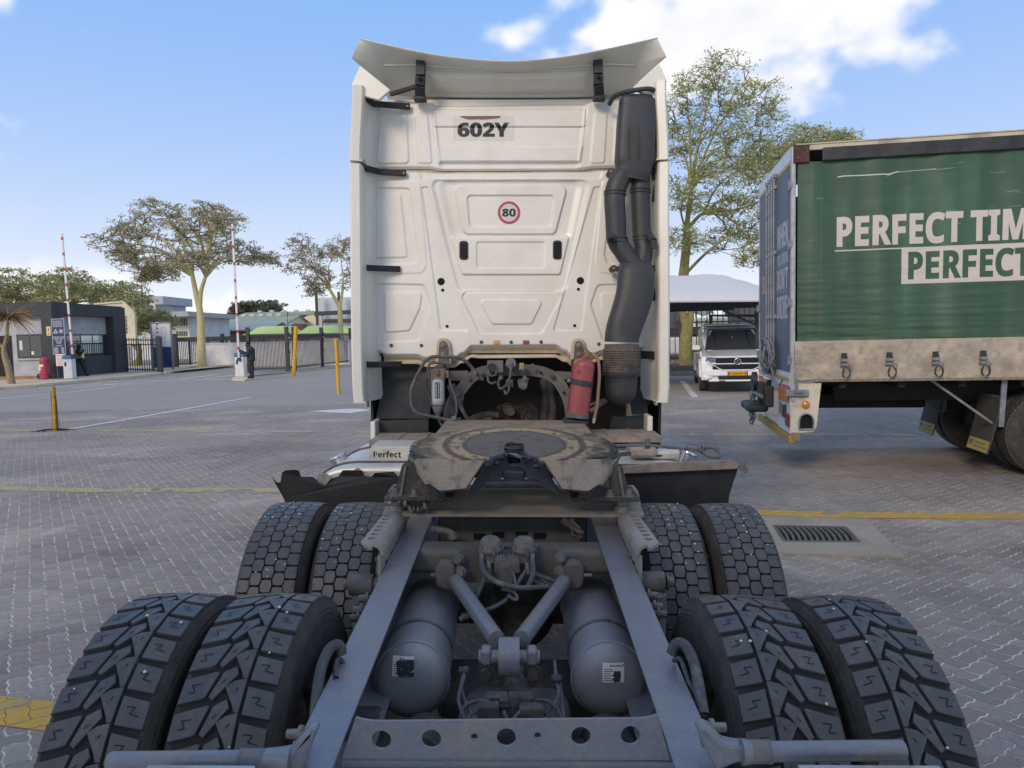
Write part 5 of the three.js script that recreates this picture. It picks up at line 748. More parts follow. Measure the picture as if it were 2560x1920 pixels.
  part('grab_handle', bentTube([[0.684,3.612,-5.5], [0.703,3.642,-5.42], [0.798,3.641,-5.3], [0.94,3.653,-5.28], [1.01,3.65,-5.34], [1.043,3.622,-5.45]], 0.017, 0.04, 8), blackPlastic, st);
  for (const p of [[0.691,3.102,-5.42], [0.978,3.109,-5.4], [0.72,2.393,-5.42], [1.026,2.393,-5.42]]) { const l = part('mounting_lug', [rod([p[0], p[1], p[2] - 0.12], [p[0], p[1], p[2]], 0.024, 0.024, 18), rb(p[0] + (p[0] < 0.98 ? 0.045 : -0.03), p[1] - 0.005, p[2] - 0.01, 0.07, 0.04, 0.016, 0.006)], blackPlastic, st); part('lug_bolt', bolt([p[0], p[1], p[2] - 0.002], [0, 0, 1], 0.008, 0.01), steelMat, st); }
  parts('stub_pipe', [rod([0.707,2.629,-5.3], [0.671,2.569,-5.2], 0.027, 0.027, 20), rod([0.947,2.652,-5.34], [0.977,2.568,-5.24], 0.028, 0.028, 20), rod([0.975,2.574,-5.24], [0.984,2.516,-5.24], 0.026, 0.022, 20)], ductMat, st);
  part('stub_bore', rod([0.672,2.571,-5.198], [0.669,2.567,-5.192], 0.02, 0.02, 18), holeMat, st);
  part('side_bracket', [rbar([0.995,3.273,-5.42], [1.044,3.315,-5.4], 0.02, 0.05, 0.004), rbar([1.017,3.254,-5.44], [1.014,3.041,-5.44], 0.03, 0.05, 0.004, V(0, 0, 1)), rbar([1.038,3.029,-5.44], [1.022,2.887,-5.44], 0.045, 0.05, 0.004, V(0, 0, 1)), rbar([1.062,2.25,-5.44], [1.027,2.153,-5.44], 0.06, 0.05, 0.004, V(0, 0, 1))], blackPlastic, st);
}
// ---------- behind the cab ----------
part('engine_bay', [gridSurface(1, 1, (u, v) => [lerp(-1.16, 1.14, u), lerp(0.7, 1.75, v), -6.35], 0.02), bx(0, 1.745, -6.1, 2.2, 0.02, 0.9), bx(-1.13, 1.3, -5.95, 0.02, 0.9, 0.75), bx(1.11, 1.3, -5.95, 0.02, 0.9, 0.75)], blackMat);
for (const s of [-1, 1]) {
  const pts = s < 0 ? [[-1.191,1.629], [-0.804,1.647], [-0.806,1.427], [-1.141,1.388]] : [[0.99,1.708], [1.073,1.708], [1.078,1.34], [0.995,1.34]];
  part('wheel_liner', [plate(roundShape(pts, 0.02), 0.02).translate(0, 0, -5.77)], blackPlastic);
  const q = s < 0 ? [[-1.08,1.236], [-0.868,1.247], [-0.673,1.253], [-0.677,1.143], [-1.078,1.126]] : [[0.875,1.279], [0.989,1.282], [1.002,1.18], [0.701,1.176], [0.72,1.276]];
  const wl = part('wheel_liner', [plate(roundShape(q, 0.012), 0.03, [], 0.004).translate(0, 0, -5.48)], blackPlastic);
  part('liner_fold', [gridSurface(1, 8, (u, v) => [lerp(q[0][0], q[2][0], u), q[0][1] + 0.02 + 0.55 * v, -5.48 - 0.28 * Math.sin(v * 2.2)], 0.006)], blackPlastic, wl);
}
{ // rear cab support arch
  const ar = part('cab_support', [...ribbon([[-0.503,1.151,-5.4], [-0.514,1.297,-5.42], [-0.493,1.386,-5.45], [-0.419,1.49,-5.48], [-0.344,1.575,-5.5], [-0.229,1.621,-5.52], [-0.069,1.628,-5.52], [0.027,1.627,-5.52], [0.18,1.615,-5.52], [0.292,1.563,-5.5], [0.365,1.458,-5.48], [0.396,1.375,-5.45], [0.415,1.193,-5.42]], 0.085, 0.06), rbar([-0.517,1.582,-5.5], [-0.374,1.585,-5.5], 0.075, 0.02, 0.004, V(0, 0, 1)), rbar([0.292,1.59,-5.5], [0.418,1.583,-5.5], 0.06, 0.02, 0.004, V(0, 0, 1)), rbar([-0.507,1.515,-5.5], [-0.472,1.411,-5.47], 0.06, 0.02, 0.004, V(0, 0, 1))], dustyFrame);
  part('support_bolt', [[-0.448,1.449,-5.42], [-0.364,1.565,-5.45], [-0.276,1.603,-5.46], [-0.525,1.295,-5.38], [-0.479,1.411,-5.4], [0.264,1.588,-5.44]].flatMap((p) => bolt(p, [0, 0, 1], 0.014, 0.02)), castMat, ar);
  part('support_hole', [[0.178,1.612,-5.47], [0.354,1.461,-5.43]].map((p) => rod(p, [p[0], p[1], p[2] + 0.012], 0.01)), holeMat, ar);
  // mounting tongues pressed into the wall
  for (const [x, y] of [[-0.57,1.813], [0.471,1.814]]) { const tg = part('cab_mount', [move(plate(roundShape([[-0.062, -0.15], [0.062, -0.15], [0.05, 0.02], [0.034, 0.055], [-0.034, 0.055], [-0.05, 0.02]], 0.03), 0.03, [], 0.004), x, y, -5.59)], cabDusty); part('mount_plate', [move(plate(roundShape([[-0.045, -0.25], [0.045, -0.25], [0.03, 0.0], [0.018, 0.035], [-0.018, 0.035], [-0.03, 0.0]], 0.02), 0.02), x, y, -5.55)], dustyFrame, tg); part('mount_bolt', [bolt([x, y + 0.005, -5.53], [0, 0, 1], 0.013, 0.014), bolt([x, y - 0.065, -5.53], [0, 0, 1], 0.013, 0.014)].flat(), steelMat, tg); }
}
{ // fuel filter
  const c = [-0.577,1.482,-5.24], k = 0.217 * 5.24 / 1800, top = c[1] + 155 * k;
  const ff = part('fuel_filter', [move(lathe([[0.001, -0.098], [0.04, -0.098], [0.044, -0.09], [0.046, -0.07], [0.0475, -0.066], [0.0475, 0.09], [0.045, 0.098], [0.001, 0.1]], 36), c[0], c[1], c[2])], worn(0xa9abad, 0x8f8d89, { cover: 0.3, size: 0.3, rough: 0.5, metal: 0.2 }));
  const tx = canvasTex(128, 256, (g) => { g.fillStyle = '#a5a8ab'; g.fillRect(0, 0, 128, 256); g.fillStyle = '#1d2436'; g.fillRect(24, 26, 62, 204); g.fillStyle = '#c8ccd2'; g.save(); g.translate(48, 128); g.rotate(-Math.PI / 2); g.font = 'bold 22px sans-serif'; g.textAlign = 'center'; g.fillText('MERCEDES-BENZ', 0, 0); g.restore(); for (let i = 0; i < 10; i++) { g.fillRect(64, 36 + i * 19, 13, 8); } g.fillStyle = '#55585c'; g.save(); g.translate(112, 220); g.rotate(-Math.PI / 2); g.font = '20px sans-serif'; g.fillText('A 018  6/2', 0, 0); g.restore(); });
  const lab = gridSurface(16, 1, (u, v) => { const a = lerp(-0.75, 0.95, u); return [c[0] + Math.sin(a) * 0.0482, c[1] + lerp(-0.062, 0.086, v), c[2] + Math.cos(a) * 0.0482]; });
  part('filter_label', lab, flat(0xffffff, 0.6, 0, { map: tx }), ff, true);
  part('filter_bowl', move(lathe([[0.001, -0.09], [0.014, -0.09], [0.016, -0.06], [0.03, -0.05], [0.036, -0.015], [0.038, 0.005]], 28), c[0], c[1] - 0.1, c[2]), castMat, ff);
  part('filter_head', [rb(c[0], top + 0.02, c[2], 0.1, 0.06, 0.085, 0.0055), rb(c[0] - 0.005, top + 0.055, c[2] - 0.01, 0.12, 0.03, 0.06, 0.01), rod([c[0] - 0.005, top + 0.045, c[2]], [c[0] - 0.005, top + 0.045, c[2] + 0.065], 0.02, 0.017, 20), rb(c[0] - 0.07, top + 0.03, c[2], 0.03, 0.055, 0.04, 0.0055), rb(c[0] + 0.065, top + 0.03, c[2], 0.03, 0.05, 0.04, 0.0055), bx(c[0], top + 0.05, -5.4, 0.05, 0.08, 0.25)], worn(0x857566, 0x665a50, { cover: 0.4, size: 0.2, grain: 0.12, rough: 0.85 }), ff);
  for (const h of [[[-0.661,1.621,-5.25], [-0.668,1.531,-5.27], [-0.641,1.428,-5.28], [-0.603,1.325,-5.28], [-0.527,1.181,-5.25]], [[-0.503,1.609,-5.25], [-0.484,1.52,-5.25], [-0.447,1.433,-5.22], [-0.439,1.347,-5.2], [-0.446,1.302,-5.2]], [[-0.659,1.633,-5.28], [-0.642,1.683,-5.3], [-0.584,1.689,-5.3], [-0.52,1.677,-5.3]], [[-0.427,1.417,-5.4], [-0.432,1.367,-5.38], [-0.398,1.304,-5.36], [-0.351,1.221,-5.34]], [[-0.408,1.435,-5.42], [-0.417,1.365,-5.4], [-0.38,1.288,-5.38], [-0.34,1.219,-5.36]], [[-0.569,1.273,-5.2], [-0.514,1.194,-5.18]], [[-0.518,1.19,-5.16], [-0.408,1.298,-5.16]]]) part('hose', tube(h, 0.009, 28, 8), hoseMat, ff);
  const gt = part('guard_tube', bentTube([[-0.255,1.565,-5.3], [-0.394,1.734,-5.2], [-0.646,1.743,-5.16], [-0.765,1.515,-5.14], [-0.756,1.34,-5.14], [-0.452,1.274,-5.16]], 0.0125, 0.07, 12), hoseMat); gt.userData.label = 'bent grey guard tube beside the fuel filter';
  part('tube_clamp', [rb(...[-0.316,1.621,-5.26], 0.05, 0.035, 0.045, 0.006, 0, 0, -0.6), rb(...[-0.455,1.297,-5.16], 0.04, 0.03, 0.04, 0.006, 0, 0, 0.3)], castMat, gt);
}
{ // trailer sockets on the arch
  const sk = part('socket_bracket', [rb(...[-0.165,1.659,-5.42], 0.12, 0.088, 0.06, 0.004), rb(...[-0.13,1.662,-5.43], 0.05, 0.085, 0.03, 0.004)], castMat), a = [-0.191,1.654,-5.38];
  part('socket', [rod([a[0], a[1], a[2] - 0.03], [a[0], a[1], a[2] + 0.02], 0.031, 0.031, 24), new THREE.TorusGeometry(0.026, 0.006, 8, 24).translate(a[0], a[1], a[2] + 0.02)], blackPlastic, sk);
  part('socket_clip', tube([[-0.215,1.637,-5.34], [-0.213,1.605,-5.33], [-0.188,1.591,-5.33], [-0.159,1.605,-5.33], [-0.157,1.64,-5.34]], 0.003, 24, 6), steelMat, sk);
  const b = [-0.048,1.683,-5.4];
  part('round_socket', [rod([b[0], b[1], b[2] - 0.04], [b[0], b[1], b[2] + 0.02], 0.04, 0.038, 28), rod([b[0], b[1] - 0.01, b[2] + 0.02], [b[0], b[1] - 0.02, b[2] + 0.045], 0.018, 0.016, 18), rod([b[0], b[1] - 0.02, b[2] + 0.04], [b[0], b[1] - 0.065, b[2] + 0.045], 0.011, 0.009, 14)], castMat, sk);
  for (const h of [[[-0.047,1.633,-5.35], [-0.053,1.586,-5.33], [-0.085,1.521,-5.33], [-0.124,1.495,-5.34], [-0.141,1.539,-5.36], [-0.125,1.583,-5.38]], [[-0.219,1.592,-5.38], [-0.216,1.55,-5.38], [-0.19,1.532,-5.38], [-0.155,1.544,-5.38]], [[-0.06,1.521,-5.34], [-0.063,1.483,-5.33], [-0.085,1.457,-5.33], [-0.095,1.487,-5.35]]]) part('coiled_cable', tube(h, 0.0095, 30, 9), hoseMat, sk);
  const hooks = [[-0.122,1.578,-5.38], [0.057,1.573,-5.38]]; part('line_holder', hooks.map((p) => rod([p[0], p[1], p[2] - 0.06], [p[0], p[1], p[2] + 0.02], 0.016, 0.016, 18)), castMat, sk);
  part('blank_coupling', [plate(roundShape([[0.001,1.558], [0.037,1.568], [0.09,1.574], [0.07,1.495], [0.047,1.482], [0.011,1.502]], 0.012), 0.04).translate(0, 0, -5.44), rb(...[-0.057,1.533,-5.4], 0.055, 0.055, 0.06, 0.0055)], castMat, sk);
  part('brass_clip', [rb(...[0.034,1.661,-5.4], 0.036, 0.05, 0.03, 0.006), rb(...[0.024,1.644,-5.39], 0.018, 0.018, 0.03, 0.004), rb(...[0.044,1.644,-5.39], 0.018, 0.018, 0.03, 0.004)], worn(0xa99a63, 0x857647, { rough: 0.5, metal: 0.5 }), sk);
  part('wire_hook', [tube([[0.095,1.65,-5.42], [0.115,1.679,-5.42], [0.101,1.657,-5.41], [0.124,1.676,-5.42], [0.11,1.652,-5.41], [0.132,1.656,-5.42]], 0.005, 30, 6)], castMat, sk);
}
{ // gearbox and engine end, dusty, deep under the cab
  const eg = part('gearbox_housing', [plate(roundShape([[-0.189,1.137], [-0.132,1.238], [-0.182,1.289], [-0.088,1.325], [-0.002,1.311], [0.128,1.333], [0.185,1.268], [0.195,1.239], [0.196,1.138]], 0.03), 0.12, [], 0.012).translate(0, 0, -6.07)], worn(0x6d5f51, 0x4d443b, { cover: 0.45, size: 0.35, grain: 0.16, rough: 0.95 }));
  const c = [0.105,1.225,-5.85];
  part('oil_cap', [new THREE.TorusGeometry(0.062, 0.009, 10, 36).translate(...c), rod([c[0], c[1], c[2] - 0.04], [c[0], c[1], c[2] - 0.004], 0.06, 0.06, 30)], darkCast, eg);
  part('star_emblem', [0, 1, 2].map((k) => { const a = Math.PI / 2 + k * Math.PI * 2 / 3; return bar(c, [c[0] + Math.cos(a) * 0.054, c[1] + Math.sin(a) * 0.054, c[2]], 0.009, 0.008, V(0, 0, 1)); }), dustyFrame, eg);
  const o = [-0.066,1.278,-5.85]; part('inspection_cover', [new THREE.TorusGeometry(0.046, 0.006, 8, 30).scale(1, 0.78, 1).rotateZ(-0.5).translate(...o), rod([o[0], o[1], o[2] - 0.05], [o[0], o[1], o[2] - 0.002], 0.04, 0.04, 24)], dustyFrame, eg);
  part('bellow_pipe', [tube([[-0.375,1.205,-5.8], [-0.325,1.23,-5.8], [-0.242,1.249,-5.82], [-0.158,1.239,-5.85]], 0.03, 30, 12), rb(...[-0.244,1.195,-5.8], 0.09, 0.07, 0.06, 0.015), rod([-0.441,1.19,-5.75], [-0.309,1.201,-5.75], 0.02)], worn(0x7d6f60, 0x5a5047, { size: 0.25, cover: 0.4, rough: 0.9 }), eg);
  part('coolant_pipe', [tube([[0.221,1.531,-5.9], [0.237,1.393,-5.85], [0.222,1.256,-5.8], [0.206,1.163,-5.75]], 0.036, 30, 12), tube([[0.271,1.546,-5.9], [0.276,1.393,-5.85], [0.288,1.291,-5.8], [0.266,1.163,-5.75]], 0.034, 30, 12)], darkCast, eg);
  part('diagonal_stay', [rod([0.57,1.299,-5.6], [0.698,1.388,-5.6], 0.018), rod([0.563,1.347,-5.6], [0.678,1.395,-5.6], 0.01)], castMat, eg);
}
{ // fire extinguisher strapped behind the cab
  const top = v3([0.471,1.687,-5.08]), bot = v3([0.43,1.333,-5.08]), R = 0.079;
  const toW = (v) => { v = v3(v).applyAxisAngle(V(0, 0, 1), TILT); return v.add(V(-0.05, 0, 0)); };
  const base = toW(bot), fe = thing('fire_extinguisher', 'dusty red fire extinguisher strapped upright behind the cab', 'extinguisher', base.toArray());
  const dirv = toW(top).sub(base), Lh = dirv.length(); fe.quaternion.setFromUnitVectors(UP, dirv.normalize());
  const red = worn(0xbe2838, 0xa04a4a, { cover: 0.34, soft: 0.3, size: 0.35, grain: 0.06, rough: 0.4, extra: { clearcoat: 0.4, clearcoatRoughness: 0.4 } });
  mesh('cylinder', [lathe([[0.001, -0.02], [R - 0.004, -0.02], [R, -0.012], [R, Lh - 0.002], [R - 0.004, Lh + 0.008], [R * 0.82, Lh + 0.03], [R * 0.45, Lh + 0.042], [0.022, Lh + 0.044], [0.02, Lh + 0.06], [0.001, Lh + 0.06]], 44)], red, fe);
  mesh('bottom_skirt', lathe([[R + 0.001, -0.02], [R + 0.002, 0.012]], 44), castMat, fe);
  mesh('seam', [new THREE.TorusGeometry(R, 0.002, 6, 44).rotateX(Math.PI / 2).translate(0, Lh - 0.012, 0), new THREE.TorusGeometry(R, 0.0018, 6, 44).rotateX(Math.PI / 2).translate(0, 0.012, 0)], red, fe);
  const vl = mesh('valve', [rb(0.01, Lh + 0.075, 0, 0.032, 0.04, 0.03, 0.006), rod([0.02, Lh + 0.08, 0], [0.05, Lh + 0.085, 0], 0.01)], worn(0x8f8157, 0x5f5640, { rough: 0.5, metal: 0.5 }), fe);
  mesh('lever', [rbar([0.035, Lh + 0.09, 0.005], [-0.05, Lh + 0.135, 0.005], 0.02, 0.008, 0.003), rbar([0.02, Lh + 0.078, 0.005], [-0.055, Lh + 0.082, 0.005], 0.016, 0.007, 0.003)], red, fe);
  mesh('strap', [new THREE.CylinderGeometry(R + 0.004, R + 0.004, 0.04, 44, 1, true).applyMatrix4(new THREE.Matrix4().makeRotationZ(-0.06)).translate(0, Lh * 0.64, 0), rb(-R - 0.012, Lh * 0.66, 0.01, 0.04, 0.04, 0.02, 0.004)], blackPlastic, fe);
  mesh('strap_bolt', bolt([-R - 0.014, Lh * 0.66, 0.02], [0, 0, 1], 0.008, 0.0055), steelMat, fe);
  mesh('hose', tube([[0.05, Lh + 0.085, 0], [0.09, Lh + 0.05, 0.01], [0.115, Lh - 0.06, 0.02], [0.12, Lh * 0.6, 0.02], [0.125, Lh * 0.25, 0.02], [0.118, -0.01, 0.02]], 0.0115, 60, 12), worn(0x9c5a55, 0x8a6a60, { cover: 0.4, size: 0.2, rough: 0.6 }), fe);
  mesh('nozzle', [rod([0.118, -0.01, 0.02], [0.116, -0.045, 0.02], 0.012, 0.009, 14)], flat(0xb5b3a8, 0.4, 0.3), fe);
  mesh('label', gridSurface(8, 1, (u, v) => { const a = lerp(-0.62, -0.3, u); return [Math.sin(a) * (R + 0.001), Lh * 0.8 + v * 0.03, Math.cos(a) * (R + 0.001)]; }), worn(0x93303b, 0x6e1e2a, { rough: 0.5 }), fe);
  part('extinguisher_bracket', [rb(bot.x, bot.y - 0.035, bot.z, 0.17, 0.025, 0.15, 0.006, 0, 0, -0.1), bx(bot.x - 0.06, bot.y - 0.12, bot.z, 0.012, 0.16, 0.06), bx(bot.x, bot.y + 0.15, bot.z - 0.1, 0.05, 0.5, 0.012), bx(bot.x - 0.02, bot.y - 0.17, bot.z - 0.08, 0.2, 0.012, 0.2)], blackPlastic);
  part('bracket_foot', plate(shapeOf([[0.423,1.266], [0.472,1.291], [0.534,1.217], [0.454,1.217]]), 0.01).translate(0, 0, -5.06), worn(0x6b4442, 0x54423c, { rough: 0.9 }));
}

// ---------- curtain-sided trailer ----------
const trailer = thing('curtain_side_trailer', 'high curtain-sided trailer with torn green curtain and grey rear doors', 'trailer', [3.52, 0, -9.2], -0.1678);
const tp = (name, list, material, parent = trailer, keep) => mesh(name, list, material, parent, keep);
const TLEN = 9.5, TWID = 2.5, sY = (l) => l[1];
const dirtyWhite = worn(0xc9c3b2, 0xa99e88, { cover: 0.35, soft: 0.2, size: 0.8, grain: 0.07, rough: 0.7, bump: 0.001, speck: 0x7b5238, speckCover: 0.012 });
const rearWhite = worn(0xc6ccd2, 0xaab0b6, { cover: 0.35, size: 0.7, grain: 0.05, rough: 0.5 });
const doorGrey = worn(0x5e6878, 0x6b7480, { cover: 0.4, soft: 0.3, size: 1.3, grain: 0.05, rough: 0.6 });
const galvMat = worn(0x8d949c, 0x737a82, { cover: 0.4, size: 0.5, grain: 0.06, rough: 0.5, metal: 0.35 });
const chassisMat = worn(0x2b2a2a, 0x3b3733, { cover: 0.35, size: 0.6, grain: 0.12, rough: 0.85 });
const yG0 = [0.013,1.723][1], yG1 = [0.006,3.958][1], yB = [-0.005,1.213][1];
{
  // printed, sun-bleached green curtain; rip seam and scratches are in the cloth
  const W = 2048, H = 1152, x0 = 0.03, x1 = 4.0, sx = (m) => (m - x0) / (x1 - x0) * W, syy = (m) => (yG1 - m) / (yG1 - yG0) * H;
  const base = (c, w, h, seed, cream) => {
    const r = rngOf(seed); c.fillStyle = cream ? '#b9afa1' : '#2a4a35'; c.fillRect(0, 0, w, h);
    if (!cream) {
      for (let k = 0; k < 70; k++) { const x = r() * w, ww = 14 + r() * 90; const g = c.createLinearGradient(x - ww, 0, x + ww, 0), a = 0.03 + r() * 0.09, col = r() < 0.68 ? '120,150,128' : '14,44,30'; g.addColorStop(0, `rgba(${col},0)`); g.addColorStop(0.5, `rgba(${col},${a})`); g.addColorStop(1, `rgba(${col},0)`); c.fillStyle = g; c.fillRect(x - ww, r() * h * 0.3, ww * 2, h * (0.4 + r() * 0.6)); }
      for (let k = 0; k < 900; k++) { const y = h * (0.05 + 0.95 * Math.sqrt(r())), x = r() * w, l = 10 + r() * 70; c.strokeStyle = r() < 0.5 ? `rgba(150,178,158,${0.03 + r() * 0.1})` : `rgba(10,40,26,${0.04 + r() * 0.12})`; c.lineWidth = 1 + r() * 2.2; c.beginPath(); c.moveTo(x, y); c.quadraticCurveTo(x + l / 2, y + (r() - 0.5) * 5, x + l, y + (r() - 0.5) * 4); c.stroke(); }
      for (let k = 0; k < 26; k++) { const y = h * (0.04 + 0.42 * r()), x = r() * w, l = 20 + r() * 110; c.strokeStyle = `rgba(205,214,200,${0.3 + r() * 0.4})`; c.lineWidth = 0.8 + r() * 1.6; c.beginPath(); c.moveTo(x, y); c.quadraticCurveTo(x + l / 2, y - r() * 10, x + l, y - 6 + r() * 8); c.stroke(); }
    }
  };
  const print = canvasTex(W, H, (c) => {
    base(c, W, H, 12, false);
    const cream = '#bdb6ab', L = (str, xa, xb, yt, yb, col) => { const h = syy(yb) - syy(yt); c.save(); c.translate(sx(xa), syy(yb)); c.font = 'bold 100px sans-serif'; const m = c.measureText(str), cap = 71.4; c.scale((sx(xb) - sx(xa)) / m.width, h / cap); c.fillStyle = col; c.strokeStyle = col; c.lineWidth = 4; c.fillText(str, 0, 0); c.strokeText(str, 0, 0); c.restore(); };
    const a = [0.472,2.905], b = [0.47,3.252], pe = [1.935,2.908];
    L('PERFECT', a[0], pe[0], b[1], a[1], cream);
    const t0 = [2.014,2.944], t1 = [2.681,2.921]; L('TIM', t0[0], t1[0], b[1], a[1], cream);
    const u0 = [0.476,2.854], u1 = [1.249,2.809]; c.fillStyle = cream; c.fillRect(sx(u0[0]), syy(u0[1]), sx(3.96) - sx(u0[0]), 8);
    const q0 = [1.249,2.841], q1 = [1.254,2.407]; c.fillRect(sx(q0[0]), syy(q0[1]), W, syy(q1[1]) - syy(q0[1]));
    const p0 = [1.301,2.789], p1 = [1.305,2.469], p2 = [2.699,2.459]; L('PERFECT', p0[0], p2[0], p0[1], p1[1], '#2d4e39');
    const r = rngOf(4); for (let k = 0; k < 260; k++) { c.strokeStyle = `rgba(44,84,64,${0.05 + r() * 0.15})`; c.lineWidth = 1; const x = sx(0.8) + r() * W * 0.8, y = H * (0.36 + r() * 0.34); c.beginPath(); c.moveTo(x, y); c.lineTo(x + 20 + r() * 50, y + (r() - 0.5) * 4); c.stroke(); }
    const s0 = [0.58,3.763], s1 = [1.086,3.744]; c.strokeStyle = '#b9bcae'; c.lineWidth = 7; c.beginPath(); c.moveTo(sx(s0[0]) - 40, syy(s0[1]) + 4); c.lineTo(sx(s0[0]), syy(s0[1])); c.lineTo(sx(s1[0]), syy(s1[1]) - 4); c.lineTo(sx(s1[0]) + 60, syy(s1[1]) - 18); c.stroke(); c.lineWidth = 3; c.beginPath(); c.moveTo(sx(s1[0]) - 10, syy(s1[1]) + 8); c.lineTo(sx(s1[0]) + 40, syy(s1[1]) - 14); c.lineTo(sx(s1[0]) + 280, syy(s1[1]) - 22); c.stroke();
    c.setLineDash([2, 9]); c.strokeStyle = 'rgba(170,180,166,0.7)'; c.lineWidth = 5; c.beginPath(); c.moveTo(sx(0.2), 20); c.lineTo(sx(0.2), H * 0.2); c.stroke(); c.setLineDash([]);
  });
  const ripple = (x, y) => 0.010 * Math.sin(x * 7.3 + 0.6 * Math.sin(y * 2)) + 0.006 * Math.sin(x * 17 + y) + 0.004 * (fbm3(x * 1.4, y * 26, 4, 3) - 0.5) * sstep(yG0 + 1.5, yG0 + 0.2, y) * 4 + 0.003 * (fbm3(x * 2, y * 5, 9, 3) - 0.5) * 4;
  const cur = tp('curtain', gridSurface(220, 150, (u, v) => { const x = lerp(x0, x1, u), y = lerp(yG0, yG1, v); return [x, y, ripple(x, y) - 0.012]; }), flat(0xffffff, 0.55, 0, { map: print, clearcoat: 0.15, clearcoatRoughness: 0.5 }), trailer, true);
  const plainG = canvasTex(1024, 1024, (c, w, h) => base(c, w, h, 99, false));
  tp('curtain_front', gridSurface(120, 60, (u, v) => { const x = lerp(x1, TLEN, u), y = lerp(yG0, yG1, v); return [x, y, ripple(x, y) - 0.012]; }), flat(0xffffff, 0.55, 0, { map: plainG }), trailer, true);
  // pale lower valance, creased at the rear corner
  const crease = (x, y) => 0.012 * Math.sin(x * 7.3) + 0.05 * (fbm3(x * 5 + 3, y * 14 + x * 6, 2, 4) - 0.5) * sstep(1.1, 0.0, x) + 0.016 * (fbm3(x * 3, y * 9, 7, 3) - 0.5);
  tp('valance', gridSurface(260, 60, (u, v) => { const x = lerp(0.0, TLEN, u), y = lerp(yB, yG0 + 0.004, v); return [x, y, crease(x, y) + 0.006 + 0.012 * (1 - v)]; }, 0.004), worn(0xb5aa9a, 0x958a7b, { cover: 0.42, soft: 0.25, size: 0.9, grain: 0.07, rough: 0.85, bump: 0.004 }));
  tp('valance_hem', gridSurface(200, 4, (u, v) => { const x = lerp(0.0, TLEN, u); return [x, yB + lerp(-0.006, 0.03, v), crease(x, yB) + 0.02 + 0.004 * Math.sin(v * Math.PI)]; }), worn(0x9a907f, 0x6f6558, { cover: 0.5, size: 0.25, grain: 0.15, rough: 0.9 }));
  // ratchet straps with buckle and hanging loop
  const strapMat = worn(0x3a3d3a, 0x51524d, { cover: 0.4, size: 0.2, grain: 0.12, rough: 0.9 });
  const bw = [0.579,1.47][0], bstep = [1.108,1.461][0] - bw;
  for (let k = 0; k < 8; k++) {
    const x = bw + k * bstep, y = [0.579,1.47][1], st = new THREE.Group(); st.name = 'strap_buckle'; st.position.set(x, y, 0.04); trailer.add(st); st.rotation.z = (k % 3 - 1) * 0.03; st.scale.setScalar(1.25);
    mesh('webbing', [rb(0, 0.05, 0, 0.055, 0.06, 0.008, 0.003), rb(0.004, 0.02, 0.012, 0.05, 0.05, 0.01, 0.003)], strapMat, st);
    mesh('buckle', [rb(0, 0.008, 0.014, 0.072, 0.028, 0.02, 0.004), rb(0, -0.035, 0.016, 0.078, 0.02, 0.022, 0.004), rb(0.03, -0.03, 0.02, 0.012, 0.05, 0.02, 0.003)], galvMat, st);
    mesh('hook_ring', tube([[0.035, -0.03, 0.02], [0.06, -0.035, 0.02], [0.06, -0.075, 0.02], [0.045, -0.085, 0.02]], 0.005, 16, 6), galvMat, st);
    mesh('loop', gridSurface(16, 1, (u, v) => { const a = u * Math.PI * 1.75 + 0.35; return [0.022 + 0.034 * Math.sin(a), -0.115 + 0.05 * Math.cos(a), 0.014 + (v - 0.5) * 0.03 + 0.006]; }, 0.005), strapMat, st);
  }
}
